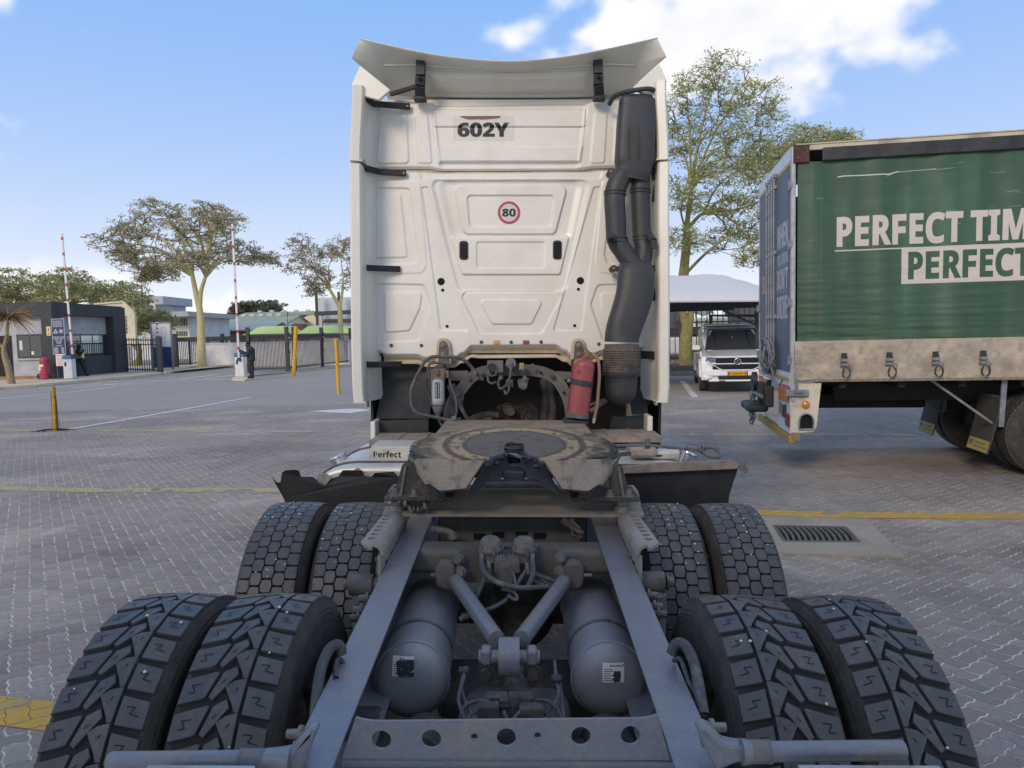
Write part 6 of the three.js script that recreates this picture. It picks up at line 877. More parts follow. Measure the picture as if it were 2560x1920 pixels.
// roof, header rails, corner posts
{
  const top = [-0.014,4.167][1], rail = [0.163,4.096][1], blk = [0.163,3.956][1], post = [-0.067,3.686][0];
  tp('roof', bx(TLEN / 2, top - 0.01, -TWID / 2, TLEN, 0.02, TWID), dirtyWhite);
  tp('top_rail', [rb(TLEN / 2 + 0.03, (top + rail) / 2, 0.0, TLEN - 0.08, top - rail, 0.05, 0.01), bx(TLEN / 2, top + 0.004, 0.012, TLEN, 0.014, 0.05)], worn(0xbcb2a0, 0x8f7a67, { cover: 0.3, size: 1, rough: 0.6 }));
  tp('rail_cover', rb(TLEN / 2 + 0.16, (rail + blk) / 2 + 0.01, 0.008, TLEN - 0.3, rail - blk + 0.03, 0.05, 0.02), worn(0x202226, 0x37383a, { cover: 0.4, size: 0.9, rough: 0.5 }));
  tp('corner_cap', rb(0.07, (top + blk) / 2 + 0.002, -0.02, 0.19, top - blk + 0.02, 0.1, 0.012), worn(0x54342e, 0x3b2623, { cover: 0.4, size: 0.3, rough: 0.75 }));
  tp('cap_rivet', [[0.02, 0.06], [0.12, 0.06], [0.02, -0.05], [0.12, -0.05], [0.14, 0.02]].map(([x, y]) => new THREE.SphereGeometry(0.008, 8, 6).translate(x, (top + blk) / 2 + y, 0.03)), galvMat);
  for (const z of [-0.03, -TWID + 0.03]) tp('corner_post', [rb(-0.02, (top + 0.95) / 2, z, 0.06, top - 0.95, 0.07, 0.02)], worn(0xa9adae, 0x8e8f8c, { cover: 0.35, size: 0.6, rough: 0.5, metal: 0.2 }));
  tp('far_side', bx(TLEN / 2, (yG1 + yB) / 2, -TWID + 0.02, TLEN, yG1 - yB, 0.02), flat(0x2c5440, 0.7));
  tp('front_wall', bx(TLEN - 0.02, (yG1 + yB) / 2, -TWID / 2, 0.03, yG1 - yB, TWID - 0.06), dirtyWhite);
  // rear doors and header
  const hd = [-0.393,4][1], dB = [-0.419,1.326][1];
  tp('header', [bx(-0.02, (top + hd) / 2, -TWID / 2, 0.05, top - hd, TWID - 0.1)], rearWhite);
  tp('header_reflector', bx(-0.047, hd - 0.02, -TWID / 2, 0.004, 0.05, TWID - 0.14), worn(0xb79c3f, 0x8e7f52, { cover: 0.3, size: 0.3, rough: 0.5 }));
  const dTop = hd - 0.05, dH = dTop - dB;
  const doorTex = (near) => canvasTex(512, 1024, (c, w, h) => {
    const r = rngOf(near ? 61 : 62); c.fillStyle = near ? '#59626f' : '#565d68'; c.fillRect(0, 0, w, h); for (let k = 0; k < 60; k++) { c.fillStyle = `rgba(${r() < 0.5 ? '110,120,132' : '60,66,76'},${0.05 + r() * 0.1})`; const x = r() * w; c.fillRect(x, 0, 4 + r() * 50, h); }
    const T = (s, y0, y1, x0, x1, col) => { c.save(); c.font = 'bold 100px sans-serif'; const m = c.measureText(s); c.translate(x0, y1); c.scale((x1 - x0) / m.width, (y1 - y0) / 71.4); c.fillStyle = col; c.fillText(s, 0, 0); c.restore(); };
    const Y = (m) => (dTop - m) / dH * h;
    if (near) { T('WHEN', Y([-0.798,3.292][1]), Y([-0.794,2.984][1]), 130, 480, '#b7b4ae'); T('YOU DRINK', Y([-0.793,2.896][1]), Y([-0.792,2.752][1]), 130, 480, '#a9a7a3'); T("DON'T", Y([-0.907,2.695][1]), Y([-0.904,2.415][1]), 125, 470, '#b7b4ae'); T('DRIVE', Y([-0.902,2.325][1]), Y([-0.899,2.021][1]), 125, 465, '#b7b4ae'); c.fillStyle = '#7d8590'; for (const y of [795, 905, 1060]) c.fillRect(20, Y(lerp([-0.931,4.743][1], [-0.905,2.527][1], y / 1000)), 420, 5); }
    else { T('BE', Y([-2.115,3.019][1]), Y([-2.114,2.757][1]), 250, 450, '#b98a63'); T('SMART', Y([-2.232,2.703][1]), Y([-2.231,2.424][1]), 110, 505, '#b98a63'); c.fillStyle = '#8a8d92'; c.beginPath(); c.ellipse(330, Y([-2.119,3.753][1]), 70, 90, 0, 0, 7); c.fill(); c.fillStyle = '#a08a55'; c.fillRect(290, Y([-2.119,3.802][1]) - 20, 80, 26); }
  });
  for (const near of [true, false]) {
    const z0 = near ? -0.09 : -1.26, z1 = near ? -1.24 : -2.41, d = tp('rear_door', rb(-0.028, (dTop + dB) / 2, (z0 + z1) / 2, 0.04, dH, Math.abs(z1 - z0), 0.006), doorGrey);
    mesh('door_print', gridSurface(1, 1, (u, v) => [-0.0505, lerp(dB + 0.01, dTop - 0.01, v), lerp(near ? z1 + 0.01 : z1 + 0.01, z0 - 0.01, u)]), flat(0xffffff, 0.6, 0, { map: doorTex(near) }), d, true);
    for (const zz of near ? [-0.98, -1.17] : [-1.36, -1.56]) { mesh('lock_rod', rod([-0.085, dB - 0.08, zz], [-0.085, dTop + 0.06, zz], 0.017, 0.017, 12), galvMat, d); for (const y of [dB + 0.05, dB + dH * 0.28, dB + dH * 0.62, dTop - 0.1, dTop + 0.05]) mesh('rod_keeper', rb(-0.075, y, zz, 0.05, 0.06, 0.07, 0.008), galvMat, d); }
    for (const f of [0.06, 0.34, 0.62, 0.9]) mesh('hinge', [rb(-0.045, dB + dH * f, near ? -0.045 : -2.455, 0.05, 0.09, 0.1, 0.008), rod([-0.07, dB + dH * f - 0.06, near ? -0.02 : -2.48], [-0.07, dB + dH * f + 0.06, near ? -0.02 : -2.48], 0.014)], galvMat, d);
  }
  // lower rear panel with reflective stripe, warning boards and lamps
  const pb = [-0.293,0.539][1], py = (v) => v;
  tp('rear_panel', [bx(-0.03, (dB + [-0.416,1.148][1]) / 2, -TWID / 2, 0.05, dB - [-0.416,1.148][1], TWID - 0.02)], rearWhite);
  const st0 = [-0.379,1.243][1], st1 = [-0.379,1.182][1];
  tp('reflective_stripe', bx(-0.058, (st0 + st1) / 2 + 0.02, -TWID / 2, 0.004, 0.05, TWID - 0.1), worn(0xb79c3f, 0x8e7f52, { cover: 0.3, size: 0.3, rough: 0.5 }));
  for (const z of [-0.42, -2.1]) {
    const tex = canvasTex(256, 96, (c, w, h) => { c.fillStyle = '#b8412a'; c.fillRect(0, 0, w, h); c.fillStyle = '#d08a3a'; for (let k = -2; k < 8; k++) { c.beginPath(); c.moveTo(k * 52, h); c.lineTo(k * 52 + 26, h); c.lineTo(k * 52 + 50, 0); c.lineTo(k * 52 + 24, 0); c.fill(); } c.strokeStyle = '#d4a84c'; c.lineWidth = 5; c.beginPath(); c.arc(228, 50, 16, 0, 7); c.stroke(); });
    tp('warning_board', bx(-0.06, ([-0.898,1.113][1] + [-0.896,0.951][1]) / 2, z, 0.008, 0.2, 0.66), flat(0xffffff, 0.5, 0, { map: tex }), trailer, true);
  }
  const by = [-0.256,0.517][1];
  tp('bumper_panel', [bx(-0.03, (by + [-0.414,0.978][1]) / 2 + 0.02, -0.42, 0.04, [-0.414,0.978][1] - by, 0.8), bx(-0.03, (by + [-0.414,0.978][1]) / 2 + 0.02, -2.2, 0.04, [-0.414,0.978][1] - by, 0.56)], rearWhite);
  tp('bumper_bar', [rb(-0.03, by - 0.045, -TWID / 2, 0.08, 0.1, TWID, 0.01)], worn(0xa5873a, 0x847650, { cover: 0.35, size: 0.4, rough: 0.7 }));
  tp('tail_lamp', [rb(-0.065, [-0.647,0.806][1], -0.3, 0.05, 0.17, 0.12, 0.015)], blackPlastic);
  tp('side_plate_lamp', [rb(-0.06, [-0.468,0.707][1], -0.12, 0.03, 0.16, 0.2, 0.01)], flat(0x6e1c28, 0.5));
  tp('gold_plate', bx(-0.056, [-0.937,0.816][1], -0.62, 0.01, 0.16, 0.2), worn(0xa08a5a, 0x7d6d49, { cover: 0.4, size: 0.2, rough: 0.5 }));
}
// side corner panel at the rear: rusty white box section with lamp, latch and pocket
{
  const P = [[-0.052,1.197], [0.325,1.193], [0.269,0.634], [0.23,0.565], [-0.002,0.55], [-0.046,0.571]];
  const pocket = [0.145,0.686], s = shapeOf(P), hp = new THREE.Path(); const w = 0.085, h = 0.085;
  hp.moveTo(pocket[0] - w, pocket[1] - h); hp.lineTo(pocket[0] - w, pocket[1] + h * 0.4); hp.absarc(pocket[0], pocket[1] + h * 0.3, w, Math.PI, 0, true); hp.lineTo(pocket[0] + w, pocket[1] - h); hp.closePath(); s.holes.push(hp);
  const cp = tp('corner_panel', plate(s, 0.012).translate(0, 0, -0.02), dirtyWhite);
  mesh('pocket_rim', [tube([[pocket[0] - w, pocket[1] - h, 0.0], [pocket[0] - w, pocket[1] + h * 0.3, 0.0], [pocket[0] - w * 0.7, pocket[1] + h * 1.05, 0], [pocket[0], pocket[1] + h * 1.35, 0], [pocket[0] + w * 0.7, pocket[1] + h * 1.05, 0], [pocket[0] + w, pocket[1] + h * 0.3, 0], [pocket[0] + w, pocket[1] - h, 0]], 0.012, 40, 6), bx(pocket[0], pocket[1] - h, 0, w * 2, 0.024, 0.02)], galvMat, cp);
  mesh('pocket_box', bx(pocket[0], pocket[1], -0.1, w * 2.1, h * 2.6, 0.12), holeMat, cp);
  const lp = [0.14,0.912]; mesh('marker_lamp', [lathe([[0.001, 0.028], [0.035, 0.024], [0.05, 0.008], [0.055, 0]], 24).rotateX(Math.PI / 2).translate(lp[0], lp[1], -0.008)], flat(0xb87420, 0.35, 0, { clearcoat: 0.6 }), cp);
  const la = [0.025,1.069]; mesh('side_latch', [rb(la[0], la[1], 0.02, 0.28, 0.085, 0.05, 0.012), rb(la[0] + 0.02, la[1] + 0.02, 0.05, 0.1, 0.05, 0.03, 0.01), rod([la[0], la[1] + 0.04, 0.01], [la[0], la[1] + 0.3, 0.0], 0.014)], galvMat, cp);
  mesh('inner_side', bx(0.3, (P[0][1] + P[3][1]) / 2, -1.25, 0.03, P[0][1] - P[3][1] - 0.2, 2.2), dirtyWhite, cp);
  const cb = [-0.002,0.508]; mesh('bumper_end', bx(0.02, cb[1], -0.02, 0.1, 0.1, 0.06), worn(0x8e8366, 0x6a604c, { rough: 0.9 }), cp);
}
// chassis below: beams, box, mud flaps, wheels
{
  const y0 = yB + 0.02;
  tp('chassis_beam', [bx(TLEN / 2 + 0.3, y0 - 0.16, -0.75, TLEN - 0.7, 0.34, 0.12), bx(TLEN / 2 + 0.3, y0 - 0.16, -1.75, TLEN - 0.7, 0.34, 0.12)], chassisMat);
  tp('floor', bx(TLEN / 2, y0 + 0.03, -TWID / 2, TLEN, 0.06, TWID - 0.1), chassisMat);
  tp('cross_bearers', [0.6, 1.3, 2.0, 2.7, 3.4, 4.1].map((x) => bx(x, y0 - 0.05, -TWID / 2, 0.08, 0.12, TWID - 0.2)), chassisMat);
  const ys0 = [0.582,0.99], bl = tp('far_side_beam', bx(3.6, y0 - 0.33, -2.4, 6.2, 0.16, 0.06), chassisMat);
  mesh('reflective_tape', bx(3.6, y0 - 0.31, -2.366, 6.1, 0.05, 0.004), worn(0x9a8440, 0x7b6d45, { cover: 0.35, size: 0.3, rough: 0.6 }), bl);
  const tb = [0.447,0.904], te = [1.233,0.828]; tp('tool_box', rb((tb[0] + te[0]) / 2 + 0.25, (tb[1] + te[1]) / 2 - 0.03, -1.6, 1.9, 0.22, 0.5, 0.04), chassisMat);
  const axX = [2.471,0.603][0] + 0.54;
  for (const dx of [0, 1.36]) { for (const [z, f] of [[-0.22, true], [-0.56, true], [-2.28, false], [-1.94, false]]) { const w = wheel(trailer, axX + dx, 0.522, 0, 'hex', false, 0.3); w.position.set(axX + dx, 0.522, z); w.rotation.set(0.3, Math.PI / 2 * (f ? -1 : 1), 0, 'YXZ'); } tp('trailer_axle', rod([axX + dx, 0.52, -0.3], [axX + dx, 0.52, -2.2], 0.07), chassisMat); }
  const flapMat = worn(0x4b4d51, 0x5f5c58, { cover: 0.35, size: 0.7, grain: 0.08, rough: 0.75 });
  const badge = canvasTex(256, 128, (c, w, h) => { c.fillStyle = '#b3a35e'; c.fillRect(0, 0, w, h); c.fillStyle = '#39361f'; c.fillRect(16, 28, 12, 60); c.fillRect(44, 28, 12, 60); c.fillRect(16, 50, 40, 12); c.fillRect(6, 28, 60, 9); c.font = 'bold 32px sans-serif'; c.fillText('HENRED', 84, 56); c.fillText('FRUEHAUF', 80, 98); });
  for (const [z, xs] of [[-0.4, 0], [-2.1, 0]]) {
    const fx = axX - 0.62, f = tp('mud_flap', [gridSurface(4, 10, (u, v) => [fx + 0.05 - 0.14 * v + 0.02 * Math.sin(v * 3), lerp(0.98, 0.27, v), z + lerp(-0.3, 0.3, u)], 0.008)], flapMat);
    mesh('flap_badge', gridSurface(1, 4, (u, v) => [fx + 0.05 - 0.14 * lerp(0.78, 0.985, 1 - v) + 0.02 * Math.sin(lerp(0.78, 0.985, 1 - v) * 3) - 0.013, lerp(0.98, 0.27, lerp(0.985, 0.78, v)), z + lerp(-0.28, 0.28, u)]), flat(0xffffff, 0.6, 0, { map: badge }), f, true);
    mesh('flap_stay', [bar([fx + 0.06, 0.98, z - 0.3], [fx + 0.06, 0.98, z + 0.3], 0.03, 0.03), rbar([fx - 0.72, y0 - 0.03, z + 0.2], [fx + 0.04, 0.62, z + 0.2], 0.02, 0.03, 0.004), bar([fx + 0.08, y0, z + 0.3], [fx + 0.05, 0.62, z + 0.3], 0.03, 0.06)], galvMat, f);
  }
}
{ // black winch bracket with roller and chain on the lower rear
  const wz = -1.15, Y = (v) => v, top = [-2.02,1.149], bt = [-2.018,0.743];
  const wb = tp('winch_bracket', [rb(-0.24, (top[1] + bt[1]) / 2, wz + 0.1, 0.1, top[1] - bt[1], 0.12, 0.03), rb(-0.3, bt[1] + 0.03, wz - 0.15, 0.3, 0.12, 0.7, 0.05), rb(-0.16, bt[1] + 0.2, wz + 0.25, 0.12, 0.3, 0.1, 0.03)], blackPlastic);
  mesh('roller', [rod([-0.34, top[1] - 0.0, wz - 0.06], [-0.28, top[1], wz - 0.06], 0.13, 0.13, 28), rod([-0.35, top[1], wz - 0.06], [-0.27, top[1], wz - 0.06], 0.03, 0.03, 12), rod([-0.3, top[1] - 0.16, wz - 0.3], [-0.26, top[1] - 0.16, wz - 0.3], 0.1, 0.1, 24)], blackPlastic, wb);
  mesh('crank', [rod([-0.3, top[1] - 0.18, wz - 0.1], [-0.3, top[1] - 0.18, wz + 0.5], 0.03, 0.026, 14)], worn(0x6b7268, 0x51564f, { rough: 0.6 }), wb);
  const ch = []; for (let k = 0; k < 26; k++) ch.push(new THREE.TorusGeometry(0.028, 0.009, 6, 12).scale(1, 1.3, 1).applyMatrix4(new THREE.Matrix4().makeRotationFromEuler(new THREE.Euler(0, k % 2 ? 1.57 : 0, 0.2))).translate(-0.3, top[1] - 0.22 - (k % 9) * 0.052, wz - 0.42 + Math.floor(k / 9) * 0.11)); mesh('chain', ch, galvMat, wb);
}
{ // rope coiled on the door rods
  const c = v3([-0.12, [-1.862,1.509][1], -1.2]), r = rngOf(8), l = [];
  for (let k = 0; k < 9; k++) { const R = 0.26 + r() * 0.16, e = 0.6 + r() * 0.5, pts = []; for (let i = 0; i < 14; i++) { const a = i / 14 * Math.PI * 2; pts.push([(r() - 0.5) * 0.05 - 0.03, Math.sin(a) * R * 0.62 + (r() - 0.5) * 0.05, Math.cos(a) * R * e * 1.25 + (r() - 0.5) * 0.06]); } l.push(tube(pts, 0.011, 90, 6, true)); }
  for (let k = 0; k < 5; k++) l.push(tube([[-0.06, -0.2 + r() * 0.1, -0.3 + r() * 0.5], [-0.09, (r() - 0.5) * 0.1, (r() - 0.5) * 0.3], [-0.06, 0.2 - r() * 0.1, -0.3 + r() * 0.6]], 0.011, 20, 6));
  l.push(tube([[-0.03, -0.1, 0.35], [-0.02, -0.3, 0.6], [-0.01, -0.36, 0.9], [0.0, -0.28, 1.05]], 0.011, 24, 6));
  const g = mesh('rope_coil', l, worn(0x8d939a, 0x6d737b, { cover: 0.45, size: 0.1, grain: 0.2, rough: 0.9 })); tag(g, 'tangled grey rope coiled over the trailer door lock rods', 'rope');
  g.position.copy(c.clone().applyAxisAngle(UP, -0.1678).add(V(3.52, 0, -9.2))); g.rotation.y = -0.1678;
}

// ---------- gatehouse side ----------
const charcoal = worn(0x4a4c50, 0x3f4145, { cover: 0.4, soft: 0.3, size: 2.5, grain: 0.06, rough: 0.9, bump: 0.003 });
const lightWall = worn(0xb4b7bb, 0xa7a9ac, { cover: 0.4, soft: 0.3, size: 2.5, grain: 0.04, rough: 0.9, bump: 0.002 });
const creamWall = worn(0xe0d9bf, 0xd0c6a8, { cover: 0.4, soft: 0.3, size: 3, grain: 0.05, rough: 0.9 });
const greyWall = worn(0xd9dce0, 0xcdd0d4, { cover: 0.4, soft: 0.3, size: 3, grain: 0.04, rough: 0.9 });
const darkSteel = worn(0x34373c, 0x44464a, { cover: 0.3, size: 1, grain: 0.06, rough: 0.6 });
const glassMat = new THREE.MeshPhysicalMaterial({ color: 0x30383c, roughness: 0.08, metalness: 0, clearcoat: 1, side: THREE.DoubleSide });
const paleGlass = new THREE.MeshPhysicalMaterial({ color: 0xb9c4bd, roughness: 0.15, clearcoat: 1, side: THREE.DoubleSide });
const KY = 0.14;
function slabOf(pts, y0, y1) { return new THREE.ExtrudeGeometry(shapeOf(pts.map(([x, z]) => [x, -z])), { depth: y1 - y0, bevelEnabled: false }).rotateX(-Math.PI / 2).translate(0, y0, 0); }
function kerb(pts, name, label) { // row of kerb stones, each with its own joint
  const g = structure(new THREE.Group(), label, 'kerb'); g.name = numbered(name); scene.add(g);
  for (let i = 0; i < pts.length - 1; i++) { const a = pts[i], b = pts[i + 1], L = Math.hypot(b[0] - a[0], b[1] - a[1]), n = Math.max(1, Math.round(L / 1.0)); for (let k = 0; k < n; k++) { const p = (t) => [lerp(a[0], b[0], t), KY / 2, lerp(a[1], b[1], t)]; mesh('kerb_stone', rbar(p((k + 0.01) / n), p((k + 0.99) / n), 0.2, KY + 0.012, 0.02), kerbMat, g); } }
}
const k1 = [[-22.851,-30.815], [-22.904,-31.516], [-22.099,-32.729], [-21.807,-36.108], [-21.079,-38.841], [-21.148,-42.208]];
const k2 = [[-21.281,-43.001], [-21.272,-43.472], [-21.866,-47.043], [-22,-49.823], [-20.398,-51.922]];
kerb(k1, 'kerb', 'pale kerb in front of the gatehouse pavement'); kerb(k2, 'kerb', 'pale kerb along the far side of the exit lane');
structure(mesh('gatehouse_pavement', slabOf([...k1, [-24.5, -56], [-60, -56], [-60, -27]], -0.05, KY - 0.002), paveMat), 'raised paved strip round the gatehouse', 'pavement');
structure(mesh('lane_pavement', slabOf([...k2, [k2[4][0] + 0.5, -58], [k2[0][0] - 2, -64]], -0.05, KY - 0.002), paveMat), 'raised paved strip beyond the exit lane', 'pavement');
structure(mesh('sand_verge', gridSurface(12, 4, (u, v) => { const a = [-14.467,-39.321], b = [-11.072,-52.8]; return [lerp(a[0], b[0], u) + v * 1.5, 0.012 + 0.05 * Math.sin(v * 3.1) , lerp(a[1], b[1], u) + 2.2 - 4 * v]; }), worn(0xb9a180, 0x9c8466, { cover: 0.45, size: 1.2, grain: 0.2, rough: 1, bump: 0.02 })), 'strip of loose brown sand below the black fence', 'ground');
{
  const gh = thing('gatehouse', 'low charcoal and grey gatehouse with recessed windows beside the barriers', 'building');
  const FZ = -37.7, SX = -24.4, BZ = -44.8, LX = -32, H = 4.12, f = (name, g, m, par = gh) => mesh(name, g, m, par);
  // front face (towards the yard): columns and band proud of the pale recessed wall
  const colL = [-24.983,2.216][0], band = [-25.745,3.451][1], dr = [-26.836,2.441];
  f('wall', [bx((LX + SX - 0.75) / 2, H / 2, (FZ - 0.35 + BZ) / 2, SX - LX - 0.75, H - 0.06, Math.abs(BZ - FZ) - 0.35)], lightWall);
  f('front_frame', [bx((LX + SX) / 2, (H + band) / 2, FZ - 0.2, SX - LX, H - band, 0.4), bx((colL + SX) / 2, band / 2, FZ - 0.2, SX - colL, band, 0.4)], charcoal);
  const sideTop = [-40.8,3.497][1], z0 = [-38.468,2.661][0], z1 = [-43.455,2.685][0], sill = [-41.396,1.225][1];
  f('side_frame', [bx(SX - 0.445, (H + sideTop) / 2, (FZ + BZ) / 2, 0.9, H - sideTop - 0.01, Math.abs(BZ - FZ) - 0.02), bx(SX - 0.445, sideTop / 2, (z1 + BZ) / 2, 0.9, sideTop, Math.abs(BZ - z1) - 0.02), bx(SX - 0.445, sideTop / 2, (FZ - 0.4 + z0) / 2, 0.9, sideTop, Math.abs(z0 - FZ + 0.4)), bx(SX - 0.55, sill / 2, (z0 + z1) / 2, 0.7, sill, Math.abs(z1 - z0))], charcoal);
  const sf = [-40.69,2.476][1]; f('shutter_box', bx(SX - 0.62, (sideTop + sf) / 2, (z0 + z1) / 2, 0.3, sideTop - sf, Math.abs(z1 - z0) - 0.02), lightWall);
  f('roof', bx((LX + SX) / 2, H + 0.02, (FZ + BZ) / 2, SX - LX - 0.2, 0.08, Math.abs(BZ - FZ) - 0.2), charcoal);
  // front window
  const a = [-26.519,2.456], b = [-25.21,1.275];
  const fw = f('front_window', [bx((a[0] + b[0]) / 2, (a[1] + b[1]) / 2, FZ - 0.36, b[0] - a[0] + 0.1, a[1] - b[1] + 0.1, 0.06)], darkSteel);
  mesh('pane', bx(lerp(a[0], b[0], 0.26), (a[1] + b[1]) / 2, FZ - 0.325, (b[0] - a[0]) * 0.46, a[1] - b[1] - 0.08, 0.02), glassMat, fw); mesh('pane', bx(lerp(a[0], b[0], 0.75), (a[1] + b[1]) / 2, FZ - 0.325, (b[0] - a[0]) * 0.44, a[1] - b[1] - 0.08, 0.02), glassMat, fw);
  mesh('sill', bx((a[0] + b[0]) / 2, b[1] - 0.09, FZ - 0.33, b[0] - a[0] + 0.2, 0.1, 0.14), lightWall, fw); mesh('notice', bx(lerp(a[0], b[0], 0.14), lerp(a[1], b[1], 0.45), FZ - 0.31, 0.16, 0.5, 0.008), flat(0xc9c6b4, 0.7), fw); mesh('paper', bx(lerp(a[0], b[0], 0.6), lerp(a[1], b[1], 0.8), FZ - 0.31, 0.14, 0.18, 0.008), flat(0xd6d4cc, 0.7), fw);
  const dd = f('door', bx(dr[0] - 0.55, dr[1] / 2 + 0.07, FZ - 0.37, 1.1, dr[1] - 0.1, 0.08), flat(0x1d1c1b, 0.8)); mesh('handle', bx(dr[0] - 0.12, 1.1, FZ - 0.3, 0.04, 0.16, 0.06), galvMat, dd);
  // side counter window with two bright panes and bars
  const s0 = [-39.534,2.44], s1 = [-43.106,1.342], sw = f('side_window', [bx(-24.95, (s0[1] + s1[1]) / 2, (s0[0] + s1[0]) / 2, 0.08, s0[1] - s1[1] + 0.1, Math.abs(s1[0] - s0[0]) + 0.2)], darkSteel);
  for (const [u0, u1, m] of [[0.02, 0.36, glassMat], [0.39, 0.68, paleGlass], [0.71, 0.98, paleGlass]]) { mesh('pane', bx(-24.895, (s0[1] + s1[1]) / 2, lerp(s0[0], s1[0], (u0 + u1) / 2), 0.02, s0[1] - s1[1] - 0.06, Math.abs(s1[0] - s0[0]) * (u1 - u0)), m, sw); if (m === paleGlass) for (let k = 0; k < 5; k++) mesh('window_bar', bx(-24.875, lerp(s1[1], s0[1], 0.28), lerp(s0[0], s1[0], u0 + (u1 - u0) * (k + 0.5) / 5), 0.02, (s0[1] - s1[1]) * 0.5, 0.05), darkSteel, sw); }
  mesh('transom', bx(-24.87, lerp(s1[1], s0[1], 0.55), (s0[0] + s1[0]) / 2, 0.03, 0.08, Math.abs(s1[0] - s0[0])), darkSteel, sw);
  f('plinth', bx((LX + colL) / 2, 0.22, FZ - 0.33, colL - LX, 0.16, 0.06), worn(0x9b7d52, 0x84694a, { rough: 0.9 }));
}
{ // signs
  const c = [-23.605,2.323], w = [-23.265,2.315][0] - [-23.942,2.331][0], t = [-23.543,3.255][1], b = [-23.667,1.41][1];
  const tex = canvasTex(256, 704, (g, W, H) => { g.fillStyle = '#232d4e'; g.fillRect(0, 0, W, H); g.strokeStyle = '#a9b1c4'; g.lineWidth = 8; g.strokeRect(4, 4, W - 8, H - 8); g.fillStyle = '#c9cfdc'; const r = rngOf(2); for (let k = 0; k < 11; k++) { let x = 24; while (x < 218) { const l = 8 + r() * 26; g.fillRect(x, 34 + k * 12, Math.min(l, 226 - x), 5); x += l + 6; } } g.beginPath(); g.moveTo(76, 196); g.lineTo(28, 284); g.lineTo(124, 284); g.fill(); g.beginPath(); g.arc(188, 244, 42, 0, 7); g.fill(); g.fillStyle = '#232d4e'; g.beginPath(); g.moveTo(76, 226); g.lineTo(52, 270); g.lineTo(100, 270); g.fill(); g.lineWidth = 10; g.strokeStyle = '#232d4e'; g.beginPath(); g.arc(188, 244, 30, 0, 7); g.moveTo(168, 222); g.lineTo(208, 266); g.stroke(); g.fillStyle = '#d5dae4'; g.textAlign = 'center'; g.font = 'bold 26px sans-serif'; ['OPERATING HOURS', 'Monday - Friday', '07:30 - 17:00', 'Saturday', 'CLOSED'].forEach((s, k) => g.fillText(s, 128, 370 + k * 30)); g.font = 'bold 15px sans-serif'; g.fillText('IN CASE OF EMERGENCY', 128, 530); g.fillText('PLEASE CONTACT', 128, 548); g.textAlign = 'left'; g.font = '15px sans-serif'; for (let k = 0; k < 6; k++) { g.fillRect(24, 572 + k * 20, 60 + r() * 50, 8); g.fillRect(170, 572 + k * 20, 56, 8); } });
  const s = thing('notice_sign', 'tall navy notice sign with white lettering on the gatehouse corner', 'sign'); mesh('board', rb(c[0], (t + b) / 2, -36.93, w, t - b, 0.04, 0.01), flat(0x9aa3b6, 0.5), s); mesh('print', new THREE.PlaneGeometry(w - 0.03, t - b - 0.03).translate(c[0], (t + b) / 2, -36.907), flat(0xffffff, 0.5, 0, { map: tex }), s, true); for (const dx of [-0.2, 0.2]) mesh('post', bx(c[0] + dx, t / 2 - 0.05, -36.98, 0.06, t - 0.1, 0.05), darkSteel, s);
  const p = [-23.559,1.128], pt = canvasTex(160, 200, (g, W, H) => { g.fillStyle = '#d6cdc8'; g.fillRect(0, 0, W, H); g.fillStyle = '#b9564f'; g.font = 'bold 25px sans-serif'; g.textAlign = 'center'; g.fillText('IMPORTANT', 80, 34); g.fillStyle = '#a88f8a'; for (let k = 0; k < 7; k++) g.fillRect(20, 60 + k * 19, 120, 7); });
  const q = thing('pink_notice', 'small pinkish notice board hanging below the tall navy sign', 'sign'); mesh('board', rb(...p, -36.9, 0.5, 0.62, 0.03, 0.008), flat(0xcdbfba, 0.6), q); mesh('print', new THREE.PlaneGeometry(0.47, 0.59).translate(p[0], p[1], -36.882), flat(0xffffff, 0.6, 0, { map: pt }), q, true); 
  const y = [-24.593,2.639], yt = canvasTex(128, 256, (g, W, H) => { g.fillStyle = '#d9cd92'; g.fillRect(0, 0, W, H); g.strokeStyle = '#9a925f'; g.lineWidth = 8; g.strokeRect(4, 4, W - 8, H - 8); g.fillStyle = '#4a4430'; g.beginPath(); g.ellipse(64, 84, 16, 50, 0, 0, 7); g.fill(); g.fillStyle = '#b03f33'; g.beginPath(); g.moveTo(64, 236); g.lineTo(30, 196); g.lineTo(98, 196); g.fill(); g.fillRect(54, 170, 20, 40); });
  const ys = thing('extinguisher_sign', 'narrow yellow extinguisher sign with red arrow on charcoal wall', 'sign'); mesh('board', rb(...y, -37.68, 0.24, 0.5, 0.02, 0.006), flat(0xcfc38c, 0.6), ys); mesh('print', new THREE.PlaneGeometry(0.22, 0.48).translate(y[0], y[1], -37.666), flat(0xffffff, 0.6, 0, { map: yt }), ys, true);
}
